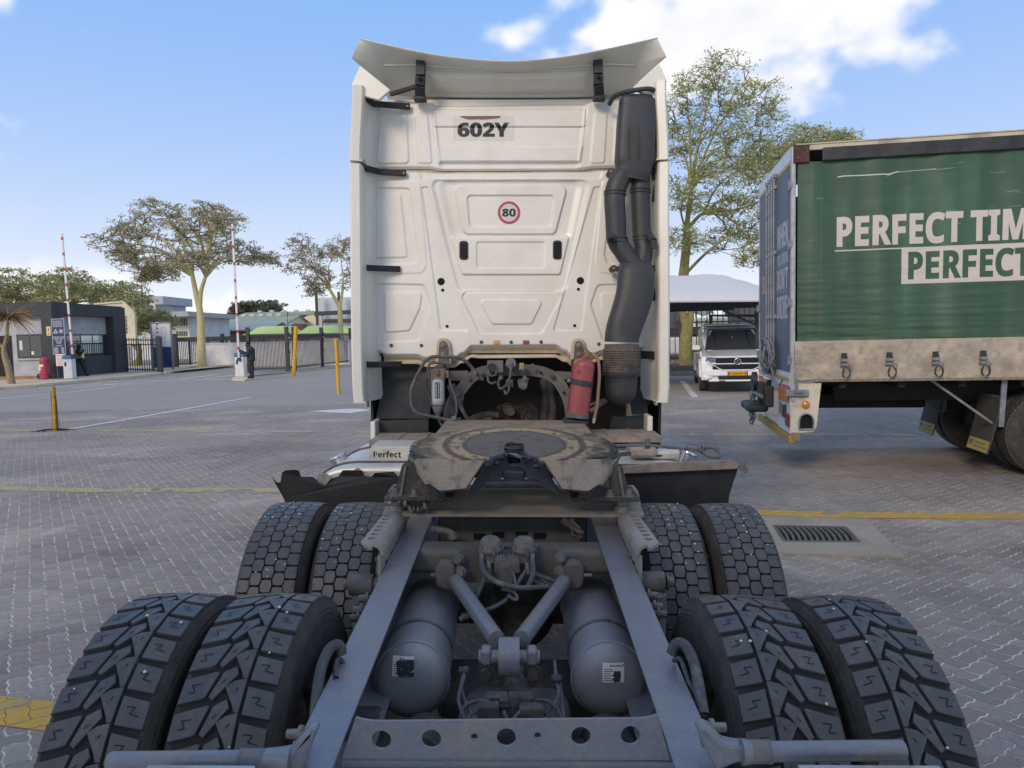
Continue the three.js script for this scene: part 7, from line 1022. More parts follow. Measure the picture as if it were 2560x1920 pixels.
{ // wheeled extinguisher
  const b = [-24.555,0.209], t = thing('wheeled_extinguisher', 'large pinkish red wheeled extinguisher standing by the gatehouse wall', 'extinguisher', [b[0], KY, -37.1]);
  const red = worn(0xb23a55, 0x9a3049, { cover: 0.35, size: 0.6, rough: 0.45 });
  mesh('cylinder', lathe([[0.001, 0.02], [0.2, 0.03], [0.215, 0.08], [0.215, 1.0], [0.19, 1.09], [0.1, 1.15], [0.03, 1.17], [0.001, 1.17]], 30), red, t);
  mesh('band', [new THREE.TorusGeometry(0.217, 0.012, 6, 30).rotateX(Math.PI / 2).translate(0, 0.25, 0), new THREE.TorusGeometry(0.217, 0.012, 6, 30).rotateX(Math.PI / 2).translate(0, 0.86, 0)], blackPlastic, t);
  mesh('valve', [rod([0, 1.15, 0], [0, 1.3, 0], 0.025), rod([0, 1.27, 0], [0.12, 1.3, 0], 0.016)], darkSteel, t);
  mesh('label', [bx(-0.04, 0.72, 0.2, 0.22, 0.13, 0.05), bx(-0.12, 0.56, 0.17, 0.12, 0.16, 0.06)], flat(0xdcd3a8, 0.6), t);
  mesh('frame', [rod([0.2, 0.15, -0.18], [0.24, 1.2, -0.2], 0.018), rod([-0.2, 0.15, -0.18], [-0.2, 1.2, -0.2], 0.018), tube([[0.24, 1.2, -0.2], [0.3, 1.05, -0.1], [0.27, 0.9, 0.05]], 0.018, 12, 8), rod([-0.25, 0.15, -0.16], [0.42, 0.15, -0.1], 0.018)], blackPlastic, t);
  for (const x of [0.37, -0.34]) mesh('wheel', [new THREE.TorusGeometry(0.12, 0.035, 10, 24).translate(x, 0.155, -0.08), rod([x, 0.155, -0.1], [x, 0.155, -0.06], 0.06)], blackPlastic, t);
}
function barrier(base, armBase, tip, label, label2) {
  const t = thing('boom_barrier', label, 'barrier', base, 0, 'raised boom barriers');
  mesh('cabinet', rb(0, 0.53, 0, 0.46, 1.02, 0.36, 0.03), worn(0xd5d8da, 0xbfc3c6, { cover: 0.3, size: 0.8, rough: 0.45 }), t); mesh('cover', [rb(0, 1.14, 0, 0.5, 0.2, 0.4, 0.03)], worn(0x3f76a0, 0x35648a, { size: 0.6, rough: 0.5 }), t);
  mesh('plinth', bx(0, 0.02, 0, 0.6, 0.06, 0.5), concreteMat, t); mesh('label', bx(-0.1, 0.78, 0.184, 0.1, 0.22, 0.006), blackPlastic, t);
  const o = v3(base), a = v3(armBase).sub(o), b = v3(tip).sub(o), L = a.distanceTo(b);
  mesh('boom', rbar(a, b, 0.1, 0.07, 0.02, V(0, 0, 1)), worn(0xd8d9da, 0xc6c7c8, { size: 1, rough: 0.4 }), t); mesh('hub', rod([a.x, a.y, a.z - 0.12], [a.x, a.y, a.z + 0.06], 0.09, 0.09, 18), darkSteel, t);
  const n = 8; for (let k = 0; k < n; k++) { const q = (k + 0.55) / n; mesh('red_band', rbar(a.clone().lerp(b, q), a.clone().lerp(b, q + 0.028), 0.103, 0.073, 0.02, V(0, 0, 1)), flat(0xb03a3f, 0.45), t); }
}
barrier([-23.122,0.13, -36.9], [-22.777,1.33,-36.66], [-22.931,7.529,-36.66], 'white barrier cabinet with raised boom next to gatehouse window');
barrier([-14.173,0.041, -36.6], [-14.141,0.971,-36.36], [-14.144,7.738,-36.36], 'white barrier cabinet with raised boom beside guard in black');
structure(mesh('barrier_island', slabOf([[-14.182,-35.42], [-14.642,-37.318], [-13.98,-37.064], [-12.731,-34.689], [-12.994,-33.936], [-13.756,-34.4]], -0.02, 0.07), kerbMat), 'small concrete island under the guard and barrier', 'pavement');

// ---------- people ----------
function person(J, R, colourAt, cell = 0.016) { // J joints, R bones [a, b, ra, rb]; one continuous body, coloured by garment
  const lo = V(1e9, 1e9, 1e9), hi = V(-1e9, -1e9, -1e9); for (const k in J) { lo.min(v3(J[k])); hi.max(v3(J[k])); } lo.addScalar(-0.2); hi.addScalar(0.2);
  const size = Math.max(hi.x - lo.x, hi.y - lo.y, hi.z - lo.z), res = Math.ceil(size / cell), mc = new MarchingCubes(res, new THREE.MeshStandardMaterial(), false, false, 200000);
  const bones = R.map(([a, b, ra, rb]) => [v3(J[a]), v3(J[b]), ra, rb]), p = V(0, 0, 0), mid = lo.clone().add(hi).multiplyScalar(0.5), half = size / 2;
  const D = (q) => { let s = 0; for (const [a, b, ra, rb] of bones) { const ab = b.clone().sub(a), t = clamp(q.clone().sub(a).dot(ab) / Math.max(ab.lengthSq(), 1e-9)), d = q.distanceTo(a.clone().addScaledVector(ab, t)) - lerp(ra, rb, t); s += Math.exp(-d * 45); } return -Math.log(s + 1e-30) / 45; };
  for (let k = 0; k < res; k++) for (let j = 0; j < res; j++) for (let i = 0; i < res; i++) { p.set(((i - res / 2) / (res / 2)) * half + mid.x, ((j - res / 2) / (res / 2)) * half + mid.y, ((k - res / 2) / (res / 2)) * half + mid.z); let far = true; for (const [a, b, ra] of bones) if (p.distanceTo(a) < a.distanceTo(b) + 0.3) { far = false; break; } mc.field[i + j * res + k * res * res] = far ? -1 : -D(p); }
  mc.isolation = 0; mc.update(); const n = mc.count, pos = new Float32Array(n * 3), nor = new Float32Array(n * 3), col = new Float32Array(n * 3);
  for (let i = 0; i < n; i++) { const x = mc.positionArray[i * 3] * half + mid.x, y = mc.positionArray[i * 3 + 1] * half + mid.y, z = mc.positionArray[i * 3 + 2] * half + mid.z; pos.set([x, y, z], i * 3); nor.set([mc.normalArray[i * 3], mc.normalArray[i * 3 + 1], mc.normalArray[i * 3 + 2]], i * 3); const c = new THREE.Color(colourAt(x, y, z)); col.set([c.r, c.g, c.b], i * 3); }
  const g = new THREE.BufferGeometry(); g.setAttribute('position', new THREE.BufferAttribute(pos, 3)); g.setAttribute('normal', new THREE.BufferAttribute(nor, 3)); g.setAttribute('color', new THREE.BufferAttribute(col, 3)); return g;
}
function figure(name, label, pos, turn, J, extra, colourAt, kids) {
  const t = thing(name, label, 'person', pos, turn);
  const B = [['pelvis', 'chest', 0.155, 0.165], ['chest', 'neck', 0.15, 0.07], ['lsh', 'rsh', 0.085, 0.085], ['chest', 'lsh', 0.12, 0.085], ['chest', 'rsh', 0.12, 0.085], ['neck', 'head', 0.055, 0.06], ['head', 'crown', 0.085, 0.078], ['head', 'chin', 0.07, 0.045], ['head', 'nose', 0.03, 0.014], ['lsh', 'lel', 0.075, 0.062], ['lel', 'lwr', 0.06, 0.045], ['lwr', 'lha', 0.04, 0.034], ['rsh', 'rel', 0.075, 0.062], ['rel', 'rwr', 0.06, 0.045], ['rwr', 'rha', 0.04, 0.034], ['lhip', 'rhip', 0.13, 0.13], ['pelvis', 'lhip', 0.13, 0.12], ['pelvis', 'rhip', 0.13, 0.12], ['lhip', 'lkn', 0.115, 0.078], ['lkn', 'lan', 0.078, 0.058], ['lan', 'lto', 0.052, 0.042], ['rhip', 'rkn', 0.115, 0.078], ['rkn', 'ran', 0.078, 0.058], ['ran', 'rto', 0.052, 0.042], ...extra.filter((e) => e.length === 4)];
  for (const e of extra) if (e.length === 2) J[e[0]] = e[1];
  for (const s of ['l', 'r']) { const w = v3(J[s + 'wr']), h = v3(J[s + 'ha']), d = h.clone().sub(w).normalize(), sd = d.clone().cross(V(0, 0, 1)).normalize(); for (let k = 0; k < 4; k++) { const nm = s + 'f' + k; J[nm + 'a'] = h.clone().addScaledVector(sd, (k - 1.5) * 0.021).toArray(); J[nm + 'b'] = h.clone().addScaledVector(sd, (k - 1.5) * 0.022).addScaledVector(d, 0.055 - Math.abs(k - 1.4) * 0.008).add(V(0, 0, 0.012)).toArray(); B.push([nm + 'a', nm + 'b', 0.0125, 0.01]); } J[s + 'ta'] = w.clone().lerp(h, 0.6).toArray(); J[s + 'tb'] = h.clone().addScaledVector(sd, -0.055).addScaledVector(d, 0.012).toArray(); B.push([s + 'ta', s + 'tb', 0.015, 0.011]); }
  const m = new THREE.Mesh(person(J, B, colourAt), new THREE.MeshPhysicalMaterial({ vertexColors: true, roughness: 0.85 })); m.name = 'body'; m.castShadow = m.receiveShadow = true; t.add(m); kids(t); return t;
}
{ // guard in dark clothes leaning at the barrier, looking at a phone
  const p = [-12.88,-34.544], J = { pelvis: [0.05, 0.98, 0], chest: [0.06, 1.28, 0.02], neck: [-0.02, 1.5, 0.02], head: [-0.07, 1.62, 0.03], crown: [-0.07, 1.7, 0.02], chin: [-0.14, 1.58, 0.06], nose: [-0.18, 1.635, 0.06], lsh: [-0.02, 1.41, -0.17], rsh: [0.06, 1.41, 0.19], lel: [-0.18, 1.2, -0.16], lwr: [-0.4, 1.3, -0.04], lha: [-0.46, 1.34, 0.0], rel: [-0.08, 1.14, 0.24], rwr: [-0.32, 1.24, 0.12], rha: [-0.4, 1.29, 0.08], lhip: [0.04, 0.93, -0.1], rhip: [0.06, 0.93, 0.1], lkn: [-0.1, 0.52, -0.1], lan: [-0.02, 0.1, -0.04], lto: [-0.17, 0.05, -0.02], rkn: [0.09, 0.5, 0.1], ran: [0.1, 0.09, 0.08], rto: [-0.04, 0.05, 0.12] };
  figure('person', 'person in black padded jacket and beanie looking at a phone by the barrier', [p[0], 0.07, p[1]], 0, J, [['hood', [0.1, 1.45, 0.02]], ['hoodb', [0.16, 1.38, 0.04]], ['hood', 'hoodb', 0.085, 0.07], ['pelvis', 'lsh', 0.14, 0.1], ['pelvis', 'rsh', 0.15, 0.1]], (x, y, z) => (y < 0.11 ? 0x14110f : y < 0.88 ? 0x26272b : y > 1.52 ? 0x3d2a20 : x < -0.36 ? 0x46301f : 0x2b2f35), (t) => {
    mesh('beanie', new THREE.SphereGeometry(0.105, 20, 12, 0, 7, 0, 1.75).scale(0.98, 1.1, 0.95).rotateZ(0.15).translate(-0.065, 1.685, 0.02), worn(0x17191b, 0x232527, { size: 0.1, rough: 0.95 }), t);
    mesh('pocket_seam', [bx(0.0, 1.05, 0.215, 0.26, 0.012, 0.012), bx(0.02, 0.66, 0.185, 0.16, 0.02, 0.02)], flat(0x1b1d21, 0.9), t);
  });
  const ph = mesh('mobile_phone', rb(p[0] - 0.47, 0.07 + 1.37, p[1] + 0.06, 0.075, 0.15, 0.01, 0.008, 0.3, -0.9, 0), flat(0x101114, 0.3)); tag(ph, 'small dark phone held by the guard in black', 'phone');
}
{ // guard in a high-visibility vest leaning against the gatehouse counter
  const p = [-24.142,0.238, -39.9], J = { pelvis: [-0.16, 0.98, 0], chest: [-0.27, 1.27, 0.02], neck: [-0.3, 1.48, 0.02], head: [-0.27, 1.6, 0.03], crown: [-0.27, 1.69, 0.02], chin: [-0.2, 1.55, 0.07], nose: [-0.16, 1.61, 0.07], lsh: [-0.36, 1.4, -0.15], rsh: [-0.22, 1.4, 0.19], lel: [-0.38, 1.12, -0.2], lwr: [-0.16, 1.06, -0.12], lha: [-0.1, 1.08, -0.08], rel: [-0.1, 1.16, 0.26], rwr: [0.02, 1.36, 0.16], rha: [0.02, 1.43, 0.12], lhip: [-0.18, 0.93, -0.1], rhip: [-0.15, 0.93, 0.1], lkn: [-0.06, 0.52, -0.1], lan: [-0.02, 0.1, -0.1], lto: [0.13, 0.05, -0.08], rkn: [-0.02, 0.5, 0.1], ran: [0.06, 0.09, 0.08], rto: [0.2, 0.05, 0.12] };
  figure('person', 'person in yellow high-visibility vest leaning at the gatehouse window', [p[0], KY, p[2]], 0, J, [['pelvis', 'lsh', 0.14, 0.1], ['pelvis', 'rsh', 0.15, 0.1]], (x, y, z) => (y < 0.11 ? 0x15110f : y < 0.96 ? 0x20232c : y > 1.5 ? 0x38281f : (y > 1.36 && x > -0.03) ? 0x3a2a20 : 0x22252d), (t) => {
    mesh('vest', gridSurface(28, 14, (u, v) => { const a = u * Math.PI * 2, y = lerp(0.98, 1.44, v), cx = lerp(-0.17, -0.285, v), w = 0.195 - 0.045 * sstep(0.75, 1, v), d = 0.2 + 0.03 * v - 0.07 * sstep(0.8, 1, v); return [cx + Math.cos(a) * w, y, 0.015 + Math.sin(a) * d]; }), worn(0xc4d63c, 0xaebf38, { size: 0.3, rough: 0.75 }), t);
    mesh('reflective_band', [0.25, 0.52].map((v) => gridSurface(28, 1, (u, q) => { const a = u * Math.PI * 2, vv = v + q * 0.1, y = lerp(0.98, 1.44, vv), cx = lerp(-0.17, -0.285, vv); return [cx + Math.cos(a) * 0.199, y, 0.015 + Math.sin(a) * (0.205 + 0.03 * vv)]; })), flat(0xb9bdb4, 0.4), t);
    mesh('cap', [new THREE.SphereGeometry(0.102, 20, 10, 0, 7, 0, 1.5).translate(-0.265, 1.665, 0.02), rb(-0.17, 1.655, 0.07, 0.11, 0.015, 0.12, 0.007, 0, 0.5, -0.1)], flat(0x17181b, 0.9), t);
  });
}
// ---------- fences and gate ----------
const fenceBars = (p, q, y0, y1, n, w) => Array.from({ length: n }, (_, k) => { const t = (k + 0.5) / n; return bx(lerp(p[0], q[0], t), (lerp(p[2], q[2], t) + y0 + lerp(p[2], q[2], t) + y1) / 2, lerp(p[1], q[1], t), w, y1 - y0, w); });
function fencePanel(name, p, q, y0, y1, n, label, group, mid) { // p, q: [x, z, base height]
  const t = thing(name, label, name.includes('gate') ? 'gate' : 'fence', [0, 0, 0], 0, group);
  const b = mesh('bars', fenceBars(p, q, y0, y1, n, 0.035), darkSteel, t); b.userData.kind = 'stuff';
  for (const y of [y0 + 0.12, y1 - 0.12, ...(mid ? [mid] : [])]) mesh('rail', bar([p[0], p[2] + y, p[1]], [q[0], q[2] + y, q[1]], 0.05, 0.06), darkSteel, t);
  return t;
}
function post(x, z, y, h, w, label) { const t = thing('fence_post', label, 'post', [x, y, z], 0, 'black fence posts'); mesh('shaft', rb(0, h / 2, 0, w, h, w, 0.01), darkSteel, t); mesh('cap_plate', bx(0, h + 0.012, 0, w + 0.03, 0.024, w + 0.03), darkSteel, t); return t; }
{
  const g0 = [-24.614,-44.798], g1 = [-21.512,-43.096], f0 = [-24.379,-51.141], f1 = [-23.808,-57.959];
  fencePanel('sliding_gate', [...g0, 0.1], [...g1, 0.02], 0.1, 2.15, 15, 'dark steel sliding gate standing open next to the gatehouse', null, 1.75);
  post(g0[0], g0[1], 0.1, 2.5, 0.26, 'thick dark gate post against the gatehouse end wall'); post(g1[0], g1[1], 0, 2.25, 0.24, 'dark leading post of the open sliding gate');
  fencePanel('bar_fence', [...f0, 0.13], [...f1, 0.13], 0.08, 1.95, 30, 'black bar fence panel behind the yellow-barked tree', 'black bar fence panels', null);
  post(f0[0], f0[1], 0.13, 2.35, 0.24, 'dark fence post beside the white and navy board'); post(f1[0], f1[1], 0.13, 2.35, 0.24, 'dark fence post between the yellow-barked tree and barrier');
  const h = [[-15.877,-42.333], [-13.839,-43.116], [-14.039,-45.117], [-13.373,-49.02], [-12.685,-54.52]];
  const nm = ['black bar fence panel behind the guard in black', 'narrow black bar fence piece behind the tall yellow pole', 'black bar fence panel between the tall yellow pole and next post', 'black bar fence panel nearest the truck cab'];
  for (let k = 0; k < 4; k++) fencePanel('bar_fence', [...h[k], 0.03], [...h[k + 1], 0.03], 0.06, 2.25, [28, 5, 24, 30][k], nm[k], 'black bar fence panels', null);
  const pl = ['thick dark fence post behind the guard in black', 'dark fence post just before the tall yellow pole', 'dark fence post just past the tall yellow pole', 'dark fence post halfway between yellow pole and cab', 'dark fence post hard against the cab edge'];
  h.forEach(([x, z], k) => post(x, z, 0, 2.65, 0.2, pl[k]));
  // electric fence whiskers on top of posts
  for (const [i, x, z, y, hh] of [[0, g0[0] + 0.25, g0[1], 2.5, 1.1], [1, g1[0] - 0.1, g1[1], 2.2, 1.1], [2, h[1][0] + 0.1, h[1][1], 1.0, 2.6], [3, h[3][0] + 0.12, h[3][1], 1.0, 2.6]]) { const t = thing('insulator_rod', ['thin insulator rod at the gatehouse end of the gate', 'thin insulator rod on the gate leading post', 'insulator rod with white beads next to the yellow pole', 'insulator rod with white beads midway along the fence'][i], 'rod', [x, y, z]); mesh('rod', rod([0, 0, 0], [0, hh, 0], 0.02, 0.02, 6), darkSteel, t); for (let k = 0; k < 9; k++) mesh('bead', rod([0, hh * (k + 0.5) / 9, 0], [0.09, hh * (k + 0.5) / 9, 0.02], 0.03, 0.03, 6), k % 2 ? flat(0xc9c5bb, 0.6) : blackPlastic, t); }
  // low grey wall behind the fences
  const w0 = [-27.436,-50.407], w1 = [-32.352,-73.577], wall = thing('boundary_wall', 'low pale grey boundary wall running behind the black fences', 'wall');
  mesh('wall', [bar([-24.5, 0.75, -54], [-13, 0.75, -54], 0.2, 1.9), bar([-13, 0.75, -54], [-2, 0.85, -60], 0.2, 1.9)], greyWall, wall); mesh('coping', [bar([-24.5, 1.74, -54], [-13, 1.74, -54], 0.3, 0.08), bar([-13, 1.74, -54], [-2, 1.84, -60], 0.3, 0.08)], greyWall, wall);
  // white and navy board
  const b0 = [-23.923,3.2], b1 = [-22.639,0.191], bd = thing('gate_board', 'tall white board with navy lower half standing beyond the open gate', 'board', [(b0[0] + b1[0]) / 2, 0.1, -47]), bw = b1[0] - b0[0], bh = b0[1] - 0.1;
  mesh('frame', [bx(-bw / 2, bh / 2, 0, 0.1, bh, 0.1), bx(bw / 2, bh / 2, 0, 0.1, bh, 0.1), bx(0, bh, 0, bw, 0.1, 0.1)], galvMat, bd); mesh('white_panel', bx(0, bh * 0.74, 0.0, bw - 0.1, bh * 0.5, 0.05), flat(0xc6cad0, 0.6), bd); mesh('navy_panel', bx(0, bh * 0.27, 0.0, bw - 0.1, bh * 0.44, 0.05), flat(0x24345f, 0.6), bd);
  mesh('swirl', [tube([[-0.1, bh * 0.62, 0.03], [0.2, bh * 0.68, 0.03], [0.32, bh * 0.8, 0.03], [0.2, bh * 0.92, 0.03], [0, bh * 0.88, 0.03], [0.1, bh * 0.8, 0.03]], 0.012, 30, 5), tube([[-0.35, bh * 0.66, 0.03], [-0.1, bh * 0.6, 0.03], [0.3, bh * 0.58, 0.03]], 0.01, 20, 5)], flat(0x9aa0a8, 0.7), bd);
}
// yellow poles and the bent bollard
const poleYellow = worn(0xdda51f, 0xc08f24, { cover: 0.3, soft: 0.2, size: 0.7, grain: 0.06, rough: 0.55 });
for (const [b, top, r, label] of [[[-11.574,-36.889], [-11.347,2.561,-36.2], 0.095, 'tall thick yellow pole in front of the black fence'], [[-6.17,-24.527], [-6.197,1.864,-24.6], 0.058, 'slim yellow pole nearest the truck cab']]) { const t = thing('yellow_pole', label, 'pole', [b[0], 0, b[1]]), e = [top[0] - b[0], top[1], 0]; mesh('shaft', rod([0, -0.1, 0], e, r, r, 24), poleYellow, t); mesh('cap', rod(e, [e[0], e[1] + 0.02, 0], r, r * 0.85, 24), poleYellow, t); if (r < 0.06) mesh('bolt_hole', rod([e[0] * 0.54, e[1] * 0.54, r - 0.005], [e[0] * 0.54, e[1] * 0.54, r + 0.004], 0.016), holeMat, t); }
{
  const b = [-10.3,-15.785], t = thing('bollard', 'rust-streaked yellow bollard with loose wires round its foot', 'bollard', [b[0], 0, b[1]]);
  mesh('shaft', rod([0, -0.1, 0], [0.012, 0.98, 0], 0.042, 0.042, 20), worn(0xc59a20, 0x8a6228, { cover: 0.3, soft: 0.08, size: 0.35, grain: 0.1, rough: 0.7 }), t); mesh('rim', new THREE.TorusGeometry(0.04, 0.005, 6, 20).rotateX(Math.PI / 2).translate(0.012, 0.98, 0), castMat, t);
  mesh('rust_strip', [bx(-0.043, 0.45, 0.006, 0.008, 0.86, 0.014), bx(0.052, 0.5, 0.0, 0.008, 0.9, 0.012)], worn(0x5b3a26, 0x3c2a20, { rough: 0.9 }), t);
  const r = rngOf(6), l = [tube([[0.06, 0.8, 0], [0.075, 0.4, 0.01], [0.08, 0.02, 0.02]], 0.006, 16, 5), tube([[0.09, 0.3, 0], [0.11, 0.15, 0.01], [0.13, 0.01, 0.02]], 0.004, 12, 5)]; for (let k = 0; k < 9; k++) { const s = -0.62 + r() * 0.3, e = 0.25 + r() * 0.14; l.push(tube([[s + k * 0.03, 0.012, 0.1 + (r() - 0.5) * 0.2], [-0.25, 0.02 + r() * 0.02, 0.06 + (r() - 0.5) * 0.25], [0, 0.02 + r() * 0.03, (r() - 0.5) * 0.2], [e, 0.014, -0.05 + (r() - 0.5) * 0.2]], 0.006, 24, 5)); }
  mesh('loose_wire', l, worn(0x3b3530, 0x52473c, { rough: 0.9 }), t);
}

// ---------- buildings beyond the fence ----------
{
  const z = -56, s = shapeOf([[-32.788,4.976], [-30.562,5.111], [-29.756,4.313], [-29.784,1.792], [-32.986,1.867]]), t = thing('gable_building', 'cream plastered gable building rising behind the gatehouse', 'building');
  mesh('wall', new THREE.ExtrudeGeometry(s, { depth: 0.3, bevelEnabled: false }).translate(0, 0, z - 0.3), creamWall, t); const a = [-30.562,5.111], b = [-29.756,4.313], c = [-32.788,4.976];
  mesh('verge', [bar([c[0], c[1] + 0.04, z + 0.05], [a[0], a[1] + 0.04, z + 0.05], 0.2, 0.1), bar([a[0], a[1] + 0.04, z + 0.05], [b[0], b[1] + 0.04, z + 0.05], 0.2, 0.1)], creamWall, t); mesh('aerial', rod([c[0] + 3.2, a[1] - 0.1, z - 1], [c[0] + 3.2, a[1] + 2.0, z - 1], 0.03), darkSteel, t);
}
{ // two-storey office block
  const Z = 84, x0 = [-45.19,4.382][0], x1 = [-38.374,4.222][0], r0 = [-39.683,5.382][1], r1 = [-39.715,4.808][1], rx = [-37.354,5.206][0], t = thing('office_block', 'two-storey grey office block with flat roof behind the gate', 'building');
  mesh('wall', bx((x0 + x1) / 2, (r1 - 2) / 2, -Z - 6, x1 - x0, r1 + 2, 12), greyWall, t); mesh('roof', bx((x0 + rx) / 2, (r0 + r1) / 2, -Z - 5, rx - x0, r0 - r1, 14.5), lightWall, t);
  mesh('upper_block', bx([-46.112,6.666][0] - 1, [-46.112,6.666][1] - 2, -Z - 9, 6, 6, 6), greyWall, t); mesh('upper_roof', bx([-46.087,7.096][0] - 0.6, [-45.545,7.062][1], -Z - 8, 7, 1.0, 8), lightWall, t);
  const win = (n, a, b, bars) => { const w = mesh('window', bx((a[0] + b[0]) / 2, (a[1] + b[1]) / 2, -Z + 0.03, b[0] - a[0] + 0.5, a[1] - b[1] + 0.4, 0.1), creamWall, t); mesh('pane', bx((a[0] + b[0]) / 2, (a[1] + b[1]) / 2, -Z + 0.1, b[0] - a[0], a[1] - b[1], 0.06), paleGlass, w); mesh('frame', Array.from({ length: bars }, (_, k) => bx(lerp(a[0], b[0], (k + 0.5) / bars), (a[1] + b[1]) / 2, -Z + 0.15, 0.12, a[1] - b[1], 0.06)), darkSteel, w); };
  win(0, [-39.724,4.637], [-38.446,3.84], 6); win(1, [-39.806,3.164], [-38.512,2.628], 6); win(2, [-44.15,4.742], [-40.123,3.96], 12); win(3, [-43.65,6.312], [-42.368,5.627], 6);
}
const roofGreen = worn(0x9ba68f, 0x8b967f, { cover: 0.4, size: 12, grain: 0.04, rough: 0.7 }), brickFar = worn(0xa67f6d, 0x8d6a5a, { cover: 0.45, size: 5, grain: 0.1, rough: 0.9 });
function shed(label, Z, x0, x1, ridge, eave, depth, hip, gable = creamWall, roofM = roofGreen, wallM = brickFar) { // long shed, ridge along x, gable at the right-hand end
  const t = thing('long_shed', label, 'building'); mesh('wall', bx((x0 + x1) / 2, eave / 2 - 0.5, -Z - depth / 2, x1 - x0, eave + 1, depth), wallM, t);
  mesh('roof', [gridSurface(1, 1, (u, v) => [lerp(x0 - hip * v * -1 - 0.6, x1 + 0.4, u), lerp(eave, ridge, v), lerp(-Z + 0.6, -Z - depth / 2, v)], 0.15), gridSurface(1, 1, (u, v) => [lerp(x0, x1 + 0.4, u), lerp(ridge, eave, v), lerp(-Z - depth / 2, -Z - depth - 0.6, v)], 0.15)], roofM, t);
  const rot = new THREE.Matrix4().makeBasis(V(0, 0, -1), V(0, 1, 0), V(1, 0, 0)); mesh('gable', plate(shapeOf([[0, eave], [depth / 2, ridge - 0.1], [depth, eave]]), 0.2).applyMatrix4(rot).translate(x1 - 0.2, 0, -Z), gable, t); return t;
}
const yAt = (w) => w[1];
{
  const a = shed('long shed with pale green roof and ridge vents furthest away', 150, [-60.001,7.645][0], [-42.538,7.232][0], [-54.329,8.144][1], [-51.001,6.317][1], 22, 0), b = shed('lower green-roofed brick shed behind the acacia trunk', 118, [-53.921,4.878][0], [-37.97,5.635][0], [-48.13,6.079][1], [-45.864,4.617][1], 14, 6);
  for (const [p, n] of [[a, 0], [b, 1]]) for (let k = 0; k < 5; k++) { const x = n ? lerp([-47.381,6.061][0], [-41.245,5.916][0], k / 4) : lerp([-57.418,8.217][0], [-46.613,7.961][0], k / 4), y = n ? [-48.129,6.109][1] : [-54.328,8.182][1]; mesh('ridge_vent', rb(x, y + 0.1, n ? -125 : -161, 0.9, 0.5, 0.8, 0.15), flat(0xb4bab2, 0.6), p); }
  const g = thing('cream_gable_shed', 'cream gable-ended shed standing right of the green roofs', 'building'), P = [[-38.471,5.702], [-36.75,6.674], [-34.948,5.509], [-34.972,3.044], [-38.583,3.128]];
  mesh('wall', plate(shapeOf(P), 0.4).translate(0, 0, -130), creamWall, g); mesh('roof', [bar([(P[0][0] + P[1][0]) / 2, (P[0][1] + P[1][1]) / 2 + 0.2, -129.4], [(P[0][0] + P[1][0]) / 2 - 4, (P[0][1] + P[1][1]) / 2 + 0.2, -150], 8.6, 0.3), bar([P[1][0], P[1][1] + 0.2, -129.2], [P[2][0], P[2][1] + 0.2, -129.2], 0.6, 0.3)], roofGreen, g);
  const l = thing('lean_to_shed', 'grey sloping lean-to roof with dark gable below the green sheds', 'building'), L0 = [-44.427,4.37], L1 = [-32.696,4.298];
  mesh('roof', gridSurface(1, 1, (u, v) => [lerp(L0[0], L1[0], u), lerp([-40.115,3.475][1], L0[1], v), lerp(-100, -106, v)], 0.2), worn(0x8f979e, 0x82898f, { size: 9, rough: 0.7 }), l); mesh('wall', bx((L0[0] + L1[0]) / 2, 1.2, -101, L1[0] - L0[0], [-40.115,3.475][1] * 2 - 2.4, 0.3), brickFar, l); mesh('gable', plate(shapeOf([[-33.231,3.759], [-32.189,4.305], [-31.324,3.571], [-31.355,2.882], [-33.269,2.927]]), 0.3).translate(0, 0, -99), worn(0x4a4e52, 0x5a5e62, { size: 4, rough: 0.8 }), l);
  const w = thing('steel_frame_building', 'white walled building with dark steel beams beside the cab', 'building'), A = [-26.657,5.213], B = [-21.39,5.145];
  mesh('wall', bx((A[0] + B[0]) / 2 + 3, 3.6, -97, B[0] - A[0] + 6, 7.6, 0.4), worn(0xc3cbd0, 0xb2babf, { size: 8, rough: 0.8 }), w); mesh('beam', bar([A[0], A[1], -95], [B[0] + 5, B[1] + 0.3, -95], 0.4, 0.55), darkSteel, w); mesh('beam', bar([-25.667,4.222, -95], [[-21.43,4.122][0] + 5, [-21.43,4.122][1], -95], 0.3, 0.5), darkSteel, w);
  mesh('post', [A[0] + 0.3, B[0] - 2].map((x) => bx(x, 4, -95, 0.3, 8, 0.3)), darkSteel, w);
}
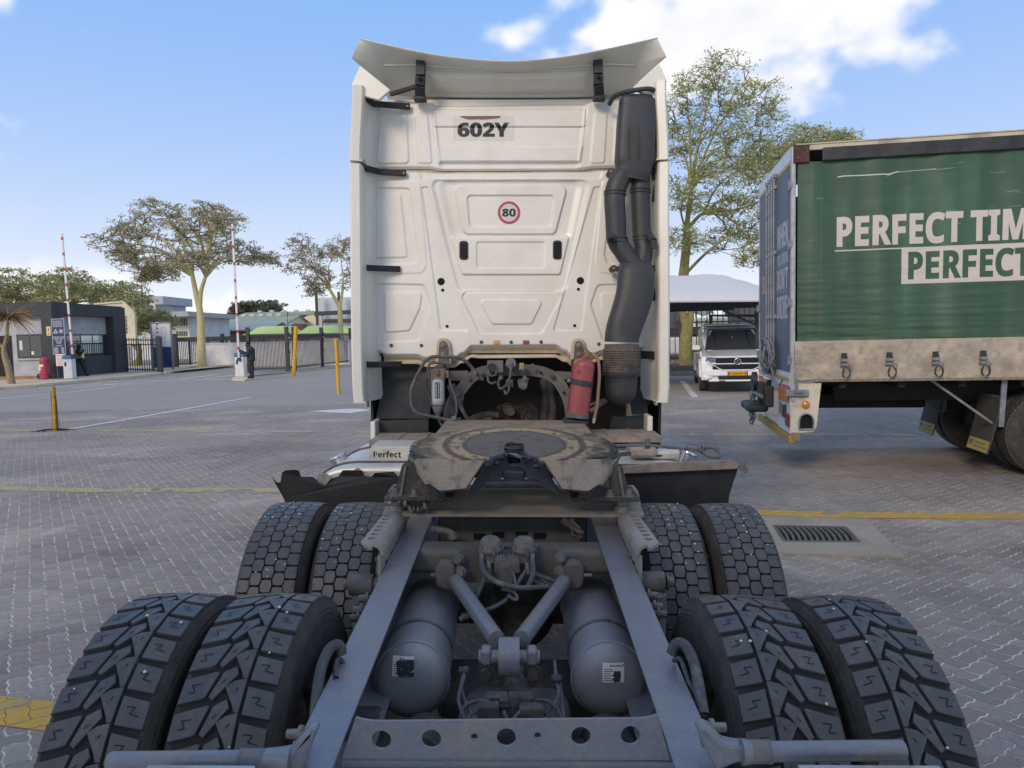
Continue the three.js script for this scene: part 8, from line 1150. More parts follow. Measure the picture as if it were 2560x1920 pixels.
{ // lime green shade canopies over parked cars
  const lime = new THREE.MeshPhysicalMaterial({ color: 0xd0e38c, roughness: 0.85, side: THREE.DoubleSide, transmission: 0, sheen: 0 });
  const one = (x0, x1, yt, ye, Z, label) => { const t = thing('shade_canopy', label, 'canopy', [0, 0, 0], 0, 'lime green shade canopies'); mesh('fabric', gridSurface(24, 12, (u, v) => { const k = Math.sin(u * Math.PI) * Math.sin(v * Math.PI); return [lerp(x0, x1, u), ye + (yt - ye) * Math.pow(clamp(Math.min(1, 1.9 * Math.sin(u * Math.PI))) * Math.sin(v * Math.PI) , 0.8), -Z - 6 * v]; }, 0.02), lime, t); for (const u of [0.04, 0.5, 0.96]) mesh('post', rod([lerp(x0, x1, u), 0, -Z - 3], [lerp(x0, x1, u), ye + 0.3, -Z - 3], 0.06), galvMat, t); return t; };
  one([-23.751,2.761][0], [-19.742,2.666][0], [-22.564,3.143][1], [-21.891,2.419][1], 62, 'lime green shade canopy behind the guard in black');
  one([-19.838,2.678][0], [-16.361,2.597][0], [-18.645,3.136][1], [-18.109,2.407][1], 64, 'lime green shade canopy right of the tall yellow pole');
  one([-17.231,2.627][0], [-13.091,2.53][0], [-16.093,3.084][1], [-15.647,2.368][1], 66, 'lime green shade canopy next to the cab edge');
  const d = thing('flat_carport', 'long dark flat carport roof behind the boundary wall', 'carport'), a = [-28.719,2.304], b = [-15.904,2.166], bt = [-24.516,1.951];
  mesh('roof', bx((a[0] + b[0]) / 2, (a[1] + bt[1]) / 2, -62, b[0] - a[0], Math.max(0.5, a[1] - bt[1]) * 0.7, 4), blackPlastic, d); for (let k = 0; k < 8; k++) mesh('post', bx(lerp(a[0], b[0], (k + 0.5) / 8), bt[1] / 2, -61, 0.12, bt[1], 0.12), k % 2 ? lightWall : darkSteel, d);
}

// ---------- pickup, carport and yard on the right ----------
{
  const S = 1.1, t = thing('parked_pickup', 'white double-cab pickup with yellow number plate parked under grey carport', 'pickup', [6.496,0.953, -21.4]);
  t.position.y = 0; t.scale.setScalar(S); t.rotation.y = -0.2;
  const white = worn(0xeceef0, 0xe3e5e7, { cover: 0.4, size: 1.5, grain: 0.015, rough: 0.25, bump: 0, extra: { clearcoat: 0.9, clearcoatRoughness: 0.08 } }), m = (n, g, mt, p = t, k) => mesh(n, g, mt, p, k);
  const prof = (pts, w, b = 0.03) => { const g = plate(roundShape(pts, 0.05), w - 2 * b, [], b).translate(0, 0, -(w - 2 * b) / 2); return g.applyMatrix4(new THREE.Matrix4().makeBasis(V(0, 0, 1), V(0, 1, 0), V(-1, 0, 0))); };   // side outline (x forward, y up) extruded across
  // body: front faces +z
  const arch = (c) => { const o = []; for (let k = 0; k <= 10; k++) { const a = Math.PI * k / 10; o.push([c + 0.46 * Math.cos(a), 0.42 + 0.46 * Math.sin(a)]); } return o; };
  m('body', [prof([[-5.25, 0.45], [-4.65, 0.42], ...arch(-4.2).reverse().map((q) => q), [-3.7, 0.36], [-1.35, 0.36], ...arch(-0.92).reverse(), [-0.42, 0.36], [-0.06, 0.34], [0, 0.6], [-0.03, 0.86], [-0.14, 1.0], [-0.7, 1.08], [-1.15, 1.13], [-3.2, 1.13], [-5.25, 1.1]], 1.9, 0.06)], white);
  m('bonnet', [gridSurface(16, 12, (u, v) => { const x = (u - 0.5) * 1.74, z = lerp(-0.1, -1.2, v), e = Math.abs(u - 0.5) * 2; return [x, lerp(1.0, 1.16, v) - 0.10 * e ** 3 + 0.018 * sstep(0.45, 0.6, e) * (1 - sstep(0.8, 0.95, e)) - 0.05 * (1 - v) ** 6, z]; }, 0.02)], white);
  const cab = m('cabin', [prof([[-1.12, 1.1], [-1.88, 1.74], [-2.2, 1.82], [-3.4, 1.84], [-5.0, 1.8], [-5.22, 1.1]], 1.62, 0.12)], white);
  m('canopy_roof', [rb(0, 1.87, -4.1, 1.44, 0.09, 1.9, 0.04), rb(0, 1.86, -2.5, 1.36, 0.04, 1.0, 0.02), ...[-0.45, -0.15, 0.15, 0.45].map((x) => rb(x, 1.9, -3.4, 0.06, 0.03, 1.6, 0.01))], white, cab);
  m('windscreen', gridSurface(16, 8, (u, v) => { const w = lerp(1.5, 1.24, v), x = (u - 0.5) * w, e = Math.abs(u - 0.5) * 2; return [x, lerp(1.16, 1.71, v), lerp(-1.13, -1.83, v) - 0.06 * e * e + 0.03]; }), glassMat, cab);
  m('screen_border', [bar([-0.77, 1.14, -1.14], [-0.64, 1.73, -1.86], 0.03, 0.03), bar([0.77, 1.14, -1.14], [0.64, 1.73, -1.86], 0.03, 0.03), bar([-0.64, 1.735, -1.82], [0.64, 1.735, -1.82], 0.03, 0.03)], blackPlastic, cab);
  m('hanging_ornament', rb(0.0, 1.46, -1.5, 0.05, 0.11, 0.02, 0.01), flat(0xa8522a, 0.6), cab);
  for (const s of [-1, 1]) {
    m('side_window', gridSurface(6, 4, (u, v) => [s * lerp(0.815, 0.735, v) * 1.0 + s * 0.004, lerp(1.2, 1.66, v), lerp(lerp(-1.4, -1.9, v), -3.0, u)]), glassMat, cab); m('rear_side_window', gridSurface(6, 4, (u, v) => [s * lerp(0.815, 0.735, v) + s * 0.004, lerp(1.2, 1.66, v), lerp(-3.25, -4.95, u)]), glassMat, cab);
    const mir = m('mirror', [rb(s * 1.02, 1.22, -1.3, 0.22, 0.15, 0.1, 0.04)], white); m('mirror_foot', rb(s * 1.0, 1.13, -1.32, 0.24, 0.06, 0.09, 0.02), blackPlastic, mir);
    const hl = m('headlight', [gridSurface(10, 6, (u, v) => { const x = s * lerp(0.55, 0.95, u), y = lerp(lerp(0.86, 0.80, 1 - u), 0.975, v) + 0.01 * u; return [x, y, 0.018 - 0.24 * u * u - 0.03 * v]; })], new THREE.MeshPhysicalMaterial({ color: 0x4a5566, roughness: 0.12, clearcoat: 1, side: THREE.DoubleSide })); m('lamp_strip', [tube([[s * 0.56, 0.825, 0.03], [s * 0.75, 0.835, 0.0], [s * 0.93, 0.875, -0.2]], 0.012, 14, 6)], flat(0xc9d6e2, 0.3), hl); m('lens', [rod([s * 0.68, 0.9, 0.0], [s * 0.68, 0.9, 0.03], 0.035), rod([s * 0.8, 0.905, -0.04], [s * 0.8, 0.905, -0.01], 0.035)], chromeMat, hl);
    const fl = m('fog_recess', [rb(s * 0.77, 0.6, -0.05, 0.26, 0.14, 0.06, 0.02), rb(s * 0.86, 0.53, -0.07, 0.06, 0.12, 0.06, 0.02)], blackPlastic); m('fog_lamp', rb(s * 0.77, 0.61, -0.015, 0.12, 0.05, 0.02, 0.01), flat(0x737a80, 0.2), fl);
    m('wheel_arch', [tube(arch(-0.92).map(([x, y]) => [s * 0.945, y, x]), 0.035, 24, 8), tube(arch(-4.2).map(([x, y]) => [s * 0.945, y, x]), 0.035, 24, 8)], white); m('side_step', rb(s * 0.95, 0.36, -2.5, 0.12, 0.06, 1.9, 0.02), blackPlastic);
    for (const z of [-0.92, -4.2]) { const w = new THREE.Group(); w.name = 'wheel'; w.position.set(s * 0.84, 0.38, z); t.add(w); m('tyre', lathe([[0.2, -0.11], [0.3, -0.13], [0.36, -0.12], [0.38, -0.09], [0.38, 0.09], [0.36, 0.12], [0.3, 0.13], [0.2, 0.11]], 32).rotateZ(Math.PI / 2), wallRubber, w); m('rim', [rod([-0.1, 0, 0], [0.1, 0, 0], 0.21, 0.21, 24), ...[0, 1, 2, 3, 4].map((k) => bar([s * 0.105, 0, 0], [s * 0.105, 0.2 * Math.cos(k * 1.257), 0.2 * Math.sin(k * 1.257)], 0.02, 0.05, V(1, 0, 0)))], galvMat, w); }
  }
  m('grille', [rb(0, 0.895, 0.01, 1.12, 0.15, 0.05, 0.02), rb(0, 0.715, 0.02, 1.3, 0.14, 0.05, 0.04)], flat(0x121316, 0.4));
  for (const y of [0.86, 0.91]) m('grille_slat', rb(0, y, 0.035, 1.12, 0.014, 0.02, 0.004), flat(0x43474c, 0.25, 0.8));
  m('chrome_strip', [rb(0, 0.802, 0.045, 1.34, 0.028, 0.03, 0.01), rb(0, 0.972, 0.03, 1.12, 0.016, 0.03, 0.006), tube([[-0.9, 0.83, -0.08], [-0.66, 0.78, 0.03], [-0.4, 0.64, 0.05], [0, 0.632, 0.055], [0.4, 0.64, 0.05], [0.66, 0.78, 0.03], [0.9, 0.83, -0.08]], 0.012, 50, 6)], white); m('grille_slat', rb(0, 0.72, 0.048, 1.15, 0.014, 0.02, 0.004), flat(0x43474c, 0.25, 0.8));
  const em = m('emblem', [new THREE.TorusGeometry(0.082, 0.012, 10, 36).translate(0, 0.86, 0.07)], chromeMat); const st = (a, b) => bar([a[0], 0.86 + a[1], 0.07], [b[0], 0.86 + b[1], 0.07], 0.014, 0.012, V(0, 0, 1));
  m('emblem_back', rod([0, 0.86, 0.04], [0, 0.86, 0.062], 0.08, 0.08, 30), flat(0x24272b, 0.3), em); m('emblem_letters', [st([-0.034, 0.068], [0, 0.006]), st([0, 0.006], [0.034, 0.068]), st([-0.07, 0.035], [-0.03, -0.062]), st([-0.03, -0.062], [0, -0.006]), st([0, -0.006], [0.03, -0.062]), st([0.03, -0.062], [0.07, 0.035])], chromeMat, em);
  const pt = canvasTex(512, 110, (c, w, h) => { c.fillStyle = '#d6971d'; c.fillRect(0, 0, w, h); c.fillStyle = '#4a2d10'; c.fillRect(0, 0, 26, h); c.fillRect(w - 26, 0, 26, h); c.fillStyle = '#1c160d'; c.font = 'bold 84px sans-serif'; c.textAlign = 'center'; c.save(); c.translate(w / 2, 86); c.scale(0.88, 1); c.fillText('N 228-650 W', 0, 0); c.restore(); });
  const np = m('number_plate', rb(0, 0.535, 0.055, 0.52, 0.115, 0.02, 0.006), blackPlastic); m('plate_print', new THREE.PlaneGeometry(0.51, 0.105).translate(0, 0.535, 0.0665), flat(0xffffff, 0.4, 0, { map: pt }), np, true);
  m('bumper', [rb(0, 0.56, -0.02, 1.7, 0.2, 0.12, 0.05), rb(0, 0.34, -0.02, 1.5, 0.06, 0.1, 0.03), rb(-0.72, 0.46, -0.04, 0.34, 0.14, 0.12, 0.05, 0, 0.3, 0.35), rb(0.72, 0.46, -0.04, 0.34, 0.14, 0.12, 0.05, 0, -0.3, -0.35)], white); m('lower_intake', [rb(0, 0.43, 0.01, 1.0, 0.1, 0.06, 0.02)], flat(0x1a1b1e, 0.5)); m('skid_plate', [rb(0, 0.31, -0.03, 1.56, 0.05, 0.12, 0.02), rb(-0.4, 0.335, 0.02, 0.16, 0.035, 0.03, 0.01), rb(0.4, 0.335, 0.02, 0.16, 0.035, 0.03, 0.01)], blackPlastic);
}
{ // tensioned grey shade carport
  const L = [2.397,2.777], Rr = [7.06,2.704], t = thing('shade_carport', 'grey fabric carport over the white pickup', 'carport');
  const top = yOf([[2.843,4.048], [4.209,3.953], [5.312,3.795], [5.821,3.773], [6.466,3.812], [7.061,3.768], [7.681,3.585], [8.375,3.272], [9.294,2.78]]);
  const x0 = -2, x1 = [9.145,2.883][0], ye = (x) => lerp(L[1], Rr[1], (x - L[0]) / (Rr[0] - L[0]));
  mesh('fabric', gridSurface(60, 24, (u, v) => { const x = lerp(x0, x1, u), xf = x, zf = -21.3, zr = -25, zb = -29.5; if (v < 0.5) { const k = v * 2, s = Math.pow(k, 0.72); return [xf, lerp(ye(xf), top(x), s), lerp(zf, zr, k)]; } const k = (v - 0.5) * 2; return [x, lerp(top(x), ye(xf) + 0.05, k ** 1.4), lerp(zr, zb, k)]; }, 0.012), worn(0xcfcfcb, 0xc6c6c2, { cover: 0.4, size: 4, grain: 0.02, rough: 0.9, bump: 0 }), t);
  mesh('front_edge', bar([x0, ye(x0), -21.28], [x1, ye(x1), -21.28], 0.04, 0.04), worn(0xb4b4b0, 0xa6a6a2, { rough: 0.9 }), t);
  const uy = [6.298,2.741][1]; mesh('beam', [bar([x0, uy, -24], [x1 - 0.6, uy - 0.05, -24], 0.12, 0.2), bar([x0, uy, -28.6], [x1 - 0.6, uy, -28.6], 0.12, 0.2)], darkSteel, t);
  const px = [7.466,2.134][0]; for (const [x, z] of [[px, -22.6], [px, -28], [x0 + 0.8, -24], [x0 + 0.8, -28.6]]) mesh('post', rod([x, 0, z], [x, 2.45, z], 0.055, 0.055, 14), darkSteel, t); mesh('brace', [rod([px, 2.0, -22.6], [px - 1.0, 2.5, -22.8], 0.035), rod([px, 2.3, -22.6], [px, 2.45, -28], 0.04)], darkSteel, t);
  for (let k = 0; k < 6; k++) { const u = k / 5; mesh('rafter', tube([[lerp(x0 + 1, x1 - 1, u), uy, -21.5], [lerp(x0 + 1, x1 - 1, u), uy + 0.35, -25], [lerp(x0 + 1, x1 - 1, u), uy, -29]], 0.03, 16, 6), darkSteel, t); }
}
structure(mesh('planting_bed', gridSurface(20, 10, (u, v) => [lerp(3, 22, u), 0.1 + 0.12 * Math.sin(v * 3.1) + 0.06 * fbm3(u * 30, v * 12, 2), lerp(-30.5, -37, v)]), worn(0x6b5340, 0x4d3a2c, { cover: 0.5, size: 0.8, grain: 0.3, rough: 1, bump: 0.04 })), 'brown bark mulch bed under the carport trees', 'ground');
{ const g = structure(new THREE.Group(), 'grey kerb between parking bays and mulch bed', 'kerb'); g.name = numbered('bed_kerb'); scene.add(g); for (let k = 0; k < 18; k++) mesh('kerb_stone', rb(3.5 + k * 1.0, 0.08, -30.4, 0.985, 0.17, 0.2, 0.02), concreteMat, g); }
structure(mesh('red_earth', gridSurface(2, 2, (u, v) => [lerp(0, 40, u), 0.02 + 1.1 * v, lerp(-41, -75, v)]), worn(0xa77f63, 0x8f6a50, { cover: 0.45, size: 3, grain: 0.12, rough: 1 })), 'reddish bare earth of the plot behind the carport', 'ground');
{ // bar fence behind
  const Z = -40, lab = ['black bar fence behind the carport next to the tree', 'black bar fence behind the pickup roof', 'black bar fence behind the trailer doors'];
  for (let k = 0; k < 3; k++) { const a = 4 + k * 5, t = thing('bar_fence', lab[k], 'fence', [0, 0, 0], 0, 'black bar fence panels'); const b = mesh('bars', Array.from({ length: 17 }, (_, i) => bx(a + i * 0.294, 1.75, Z, 0.045, 3.3, 0.045)), darkSteel, t); b.userData.kind = 'stuff'; for (const y of [[10.492,2.331][1], [8.883,0.479][1], [8.88,0.017][1]]) mesh('rail', bar([a, y, Z], [a + 5, y, Z], 0.06, 0.09), darkSteel, t); mesh('post', bx(a, 1.75, Z, 0.14, 3.5, 0.14), darkSteel, t); }
  const w = thing('parked_truck', 'white flat-fronted truck with black bumper behind the bar fence', 'truck', [12.251,2.675, -46]); w.position.y = 0.3;
  mesh('cab', [rb(0, 2.05, -1, 2.3, 0.75, 2, 0.14), rb(0, 1.2, -1, 2.4, 1.1, 2, 0.1)], worn(0xdad9d0, 0xcbc9bf, { size: 1, rough: 0.5 }), w); mesh('windscreen', [rb(-0.52, 2.12, 0.01, 0.86, 0.4, 0.03, 0.02), rb(0.52, 2.12, 0.01, 0.86, 0.4, 0.03, 0.02)], worn(0xb6b8ae, 0xa5a79e, { size: 0.5, rough: 0.5 }), w); mesh('bull_bar', [rb(0, 1.5, 0.3, 2.4, 0.5, 0.3, 0.1), rb(0, 1.0, 0.3, 2.2, 0.5, 0.25, 0.08), ...[-0.8, -0.3, 0.3, 0.8].map((x) => rb(x, 1.2, 0.46, 0.12, 0.6, 0.1, 0.03))], blackPlastic, w); for (const x of [-0.95, 0.95]) mesh('wheel', rod([x - 0.15, 0.15, -1], [x + 0.15, 0.15, -1], 0.45, 0.45, 24), wallRubber, w);
  const c = thing('parked_van', 'pale van with dark load bars behind the yellow-barked trunk', 'van', [9.37,1.149, -45]); c.position.y = 0;
  mesh('body', [rb(-0.4, 0.95, 0, 5.2, 1.1, 1.9, 0.2)], worn(0xcfd2d2, 0xbfc2c2, { size: 1, rough: 0.4 }), c); mesh('load_frame', [rb(0.6, 1.85, 0, 3.2, 0.5, 1.7, 0.06), ...[0, 1, 2, 3, 4, 5].map((k) => bx(-0.8 + k * 0.6, 2.2, 0.7, 0.1, 0.6, 0.1))], blackPlastic, c); for (const x of [-2.1, 1.4]) mesh('wheel', rod([x, 0.35, 0.7], [x, 0.35, 1.0], 0.36, 0.36, 22), wallRubber, c); mesh('lamp', rb(2.1, 0.9, 0.9, 0.2, 0.2, 0.1, 0.03), darkSteel, c);
  const d = thing('dark_store', 'dark grey windowless store building behind the bar fence', 'building'), A = [18.311,3.81], B = [21.116,2.611]; mesh('wall', bx((A[0] + B[0]) / 2 + 2, 2.6, -62, B[0] - A[0] + 4, 5.4, 4), worn(0x565a61, 0x4b4e55, { size: 4, rough: 0.85 }), d); mesh('plinth', bx((A[0] + B[0]) / 2 + 2, 0.8, -59.9, B[0] - A[0] + 4.1, 0.5, 0.3), kerbMat, d);
  const e = thing('teal_awning', 'faded teal awning roof far behind the fence', 'canopy'), E0 = [16.767,4.237], E1 = [19.065,3.974]; mesh('roof', gridSurface(6, 2, (u, v) => [lerp(E0[0], E1[0], u), E0[1] + 0.4 - v * 1.3 + 0.15 * Math.sin(u * 9), -70 - 3 * (1 - v)], 0.05), worn(0x6f8f8a, 0x7f9b96, { size: 2, rough: 0.9 }), e); mesh('post', [E0[0] + 0.5, E1[0] - 0.5].map((x) => bx(x, 2, -70, 0.15, 4, 0.15)), darkSteel, e);
  const f = thing('dark_cabin', 'dark site cabin left of the yellow-barked trunk', 'building'), F0 = [12.102,3.822], F1 = [12.987,2.474]; mesh('wall', bx((F0[0] + F1[0]) / 2 - 2, 2.4, -60, F1[0] - F0[0] + 4, 5, 4), worn(0x4d4e52, 0x5a5b5e, { size: 3, rough: 0.85 }), f); mesh('roof', bx((F0[0] + F1[0]) / 2 - 2, 5, -60, F1[0] - F0[0] + 4.4, 0.2, 4.6), darkSteel, f);
}
// filling-station canopy overhead and behind, out of the frame: it shades the near end of the tractor
{
  const t = thing('station_canopy', 'flat filling-station canopy roof over the camera position', 'canopy');
  mesh('roof', bx(0, 6.6, 10.6, 18, 0.5, 10), worn(0xdcdcd8, 0xd2d2ce, { size: 3, rough: 0.8 }), t); mesh('fascia', [bx(0, 6.6, 5.55, 18.2, 0.9, 0.1)], worn(0xc9c9c6, 0xb9b9b6, { size: 3, rough: 0.6 }), t);
  for (const x of [-6, 6]) for (const z of [8, 14]) mesh('column', bx(x, 3.2, z, 0.5, 6.4, 0.5), lightWall, t);
}

// ---------- trees ----------
const bark = { yellow: worn(0xdfd39a, 0xc6ba82, { cover: 0.4, soft: 0.25, size: 0.9, grain: 0.1, rough: 0.85, bump: 0.006 }), olive: worn(0xa3995f, 0x7f7a4a, { cover: 0.4, soft: 0.25, size: 0.8, grain: 0.12, rough: 0.85, bump: 0.008 }), grey: worn(0x8d8468, 0x6b6450, { cover: 0.4, size: 0.8, grain: 0.12, rough: 0.9 }) };
const leafMat = (c, t = 0.4) => new THREE.MeshPhysicalMaterial({ color: c, roughness: 0.9, transmission: t, thickness: 0, side: THREE.DoubleSide });
function limbTube(pts, r0, r1, rs = 7) { // tapered, crooked limb
  const c = new THREE.CatmullRomCurve3(pts.map(v3)), n = Math.max(3, pts.length * 3), p = [], idx = [], fr = c.computeFrenetFrames(n);
  for (let i = 0; i <= n; i++) { const q = c.getPoint(i / n), r = lerp(r0, r1, i / n); for (let k = 0; k < rs; k++) { const a = k / rs * Math.PI * 2; p.push(q.x + (fr.normals[i].x * Math.cos(a) + fr.binormals[i].x * Math.sin(a)) * r, q.y + (fr.normals[i].y * Math.cos(a) + fr.binormals[i].y * Math.sin(a)) * r, q.z + (fr.normals[i].z * Math.cos(a) + fr.binormals[i].z * Math.sin(a)) * r); } }
  for (let i = 0; i < n; i++) for (let k = 0; k < rs; k++) { const a = i * rs + k, b = i * rs + (k + 1) % rs; idx.push(a, b, a + rs, b, b + rs, a + rs); }
  const g = new THREE.BufferGeometry(); g.setAttribute('position', new THREE.Float32BufferAttribute(p, 3)); g.setIndex(idx); g.computeVertexNormals(); return g;
}
function tree(name, label, base, { trunk, forks, pads, tips, leaves, leaf = 0.16, spread = 0.7, seed = 1, barkM = bark.yellow, colours = [0x6d6f3c, 0x7f7f4a, 0x585a30], twigR = 0.02, limbR = 0.1, droop = 0 }) {
  const r = rngOf(seed), t = thing(name, label, 'tree', base, 0, 'acacia trees around the yard'), wood = [], limbs = [], twigs = [], nodes = [];
  trunk.forEach(({ pts, r0, r1 }) => wood.push(limbTube(pts, r0, r1, 12))); mesh('trunk', wood, barkM, t);
  for (const P of pads) { // a limb to each pad of foliage
    const f = v3(forks[P.f ?? 0]), c = V(P.c[0], P.c[1], P.c[2]), m1 = f.clone().lerp(c, 0.35).add(V((r() - 0.5) * 0.5, 0.18 * f.distanceTo(c), (r() - 0.5) * 0.5)), m2 = f.clone().lerp(c, 0.72).add(V((r() - 0.5) * 0.6, 0.10 * f.distanceTo(c), (r() - 0.5) * 0.6)); const pts = [f, m1, m2, c];
    limbs.push(limbTube(pts, limbR * (P.w ?? 1), limbR * 0.25, 7)); const cv = new THREE.CatmullRomCurve3(pts); for (let k = 2; k <= 10; k++) nodes.push(cv.getPoint(k / 10));
  }
  const lp = [[], [], []], per = Math.round(leaves / tips), tipAt = [];
  for (let i = 0; i < tips; i++) {
    const P = pads[Math.floor(r() * pads.length)], a = r() * Math.PI * 2, q = Math.sqrt(r()), h = (r() - 0.35) * 1.3, tip = V(P.c[0] + Math.cos(a) * q * P.s[0], P.c[1] + h * P.s[1] * Math.sqrt(1 - q * q * 0.7) - droop * q * q, P.c[2] + Math.sin(a) * q * P.s[2]);
    let best = nodes[0], bd = 1e9; for (const n of nodes) { const d = n.distanceToSquared(tip) + (n.y > tip.y + 0.3 ? 6 : 0); if (d < bd) { bd = d; best = n; } }
    const mid = best.clone().lerp(tip, 0.55).add(V((r() - 0.5) * 0.4, 0.12 + (r() - 0.5) * 0.4, (r() - 0.5) * 0.4)); twigs.push(limbTube([best, mid, tip], twigR * 1.5, twigR * 0.4, 4)); if (i % 3 === 0) nodes.push(mid); tipAt.push([tip, mid]);
    for (let k = 0; k < per; k++) {
      const b = mid.clone().lerp(tip, 0.25 + r() * 0.9), c = b.add(V((r() - 0.5) * spread * 2, (r() - 0.5) * spread * 0.7, (r() - 0.5) * spread * 2)), L = leaf * (0.6 + r() * 0.9), w = L * (0.22 + r() * 0.2), d = V(r() - 0.5, (r() - 0.45) * 0.7, r() - 0.5).normalize(), s = d.clone().cross(V(r() - 0.5, r() - 0.5, r() - 0.5)).normalize().multiplyScalar(w), e = d.multiplyScalar(L);
      const A = c.clone().sub(e), B = c.clone().add(s), C2 = c.clone().add(e), D2 = c.clone().sub(s), o = lp[Math.floor(r() * 3)]; o.push(A.x, A.y, A.z, B.x, B.y, B.z, C2.x, C2.y, C2.z, A.x, A.y, A.z, C2.x, C2.y, C2.z, D2.x, D2.y, D2.z);
    }
  }
  mesh('limbs', limbs, barkM, t); mesh('twigs', twigs, bark.grey, t).userData.kind = 'stuff';
  lp.forEach((p, k) => { const g = new THREE.BufferGeometry(); g.setAttribute('position', new THREE.Float32BufferAttribute(p, 3)); g.computeVertexNormals(); const m = mesh('crown', g, leafMat(colours[k]), t); m.userData.kind = 'stuff'; });
  return t;
}
{
  // spreading flat-topped acacia beyond the exit lane
  const b = [-22.498,-51.001], Z = -b[1], rel = (w, dz = 0) => [w[0] - b[0], w[1] - KY, dz];
  tree('acacia_tree', 'flat-topped yellow-barked acacia rising beyond the exit lane', [b[0], KY, b[1]], { seed: 5, trunk: [{ pts: [[0, -0.1, 0], rel([-22.471,1.447]), rel([-22.416,3.289]), rel([-22.468,4.391])], r0: 0.33, r1: 0.21 }, { pts: [rel([-22.475,4.269]), rel([-22.687,5.552]), rel([-22.855,6.696])], r0: 0.21, r1: 0.14 }, { pts: [rel([-22.447,4.208]), rel([-22.289,5.428]), rel([-21.883,6.558])], r0: 0.17, r1: 0.12 }],
    forks: [rel([-22.862,6.582]), rel([-21.886,6.502])], limbR: 0.13, twigR: 0.024, leaf: 0.105, spread: 0.32, tips: 860, leaves: 17000, droop: 0.5, colours: [0xb4ac86, 0xc4bb98, 0x948d68],
    pads: [[-27.042,9.973, 0, 3.0, 1.0], [-26.089,8.592, 0, 4.2, 1.4], [-24.754,9.804, 0, 4.6, 1.5], [-24.896,7.314, 0, 3.8, 1.2], [-22.557,10.088, 1, 5, 1.5], [-22.636,8.621, 1, 5.4, 1.7], [-20.753,9.479, 1, 4.2, 1.5], [-19.784,8.211, 1, 3.9, 1.3], [-18.306,7.892, 1, 2.2, 0.8], [-21.324,7.341, 1, 3.2, 1.0], [-26.399,7.237, 0, 2.2, 1.1], [-27.262,8.223, 0, 1.8, 0.9], [-24.117,10.916, 0, 3.6, 1.2], [-22.044,11.089, 1, 3.8, 1.2], [-20.243,10.482, 1, 3.0, 1.1], [-25.735,6.765, 0, 1.6, 1.0]].map(([x, y, f, s, h], i) => ({ f, c: [x - b[0], y - KY, Math.sin(i * 2.3) * 3.4], s: [s * 0.52, h, s * 0.75] })) });
}
{
  const b = [-19.0, -64], rel = (w, dz = 0) => [w[0] - b[0], w[1], dz];
  const c = [-15.618,2.44]; b[0] = c[0];
  tree('acacia_tree', 'thin sparse yellow-barked tree beside the cab edge', [b[0], 0, b[1]], { seed: 9, trunk: [{ pts: [[0, -0.1, 0], rel([-15.69,2.441]), rel([-15.7,4.744])], r0: 0.26, r1: 0.2 }, { pts: [rel([-15.677,4.6]), rel([-16.617,6.342]), rel([-17.717,7.654])], r0: 0.17, r1: 0.08 }, { pts: [rel([-15.705,4.6]), rel([-15.397,6.169]), rel([-15.269,7.595])], r0: 0.14, r1: 0.08 }], forks: [rel([-16.479,6.195]), rel([-15.309,7.311])], limbR: 0.07, twigR: 0.02, leaf: 0.12, spread: 0.35, tips: 420, leaves: 5200, droop: 1.0, colours: [0xb0a888, 0xbfb698, 0x928a68],
    pads: [[-18.896,10.386, 0, 3.2, 1.5], [-18.251,8.665, 0, 3.2, 1.5], [-16.615,9.904, 0, 2.8, 1.5], [-15.173,10.011, 1, 3, 1.8], [-17.141,7.64, 0, 2.6, 1.5], [-14.837,7.585, 1, 2, 1.8], [-17.904,6.659, 0, 1.6, 1.2]].map(([x, y, f, s, h], i) => ({ f, c: [x - b[0], y, Math.sin(i * 2.1) * 2], s: [s * 0.55, h * 0.8, s * 0.6] })) });
}
{
  const b = [-33, -62], rel = (w) => [w[0] - b[0], w[1], 0];
  tree('acacia_tree', 'broad dense olive acacia spreading behind the gatehouse', [b[0], 0, b[1]], { seed: 21, barkM: bark.olive, trunk: [{ pts: [[0, -0.1, 0], [0.2, 1.6, 0], rel([-40.337,4.833])], r0: 0.4, r1: 0.28 }], forks: [rel([-40.356,4.554]), rel([-42.028,4.873])], limbR: 0.14, twigR: 0.024, leaf: 0.15, spread: 0.42, tips: 800, leaves: 18000, droop: 1.0, colours: [0xa3a36c, 0xb3b07c, 0x82854f],
    pads: [[-44.012,6.732, 1, 5.2, 1.8], [-42.124,7.521, 1, 5, 1.8], [-40.55,7.899, 0, 4.5, 1.7], [-38.78,7.024, 0, 5, 2], [-37.086,7.122, 0, 4.6, 2], [-35.419,6.805, 0, 4.4, 1.6], [-34.041,6.355, 0, 3.6, 1.2], [-32.422,5.203, 0, 4, 1.4], [-32.794,3.677, 0, 3.2, 1.6], [-43.076,6.014, 1, 4.6, 1.4], [-36.587,6.137, 0, 4.4, 1.2], [-31.905,4.424, 0, 2.4, 0.8], [-46.113,6.922, 1, 5, 2]].map(([x, y, f, s, h], i) => ({ f, c: [x - b[0], y, Math.sin(i * 2.1) * 3], s: [s * 0.55, h * 0.72, s * 0.75] })) });
}
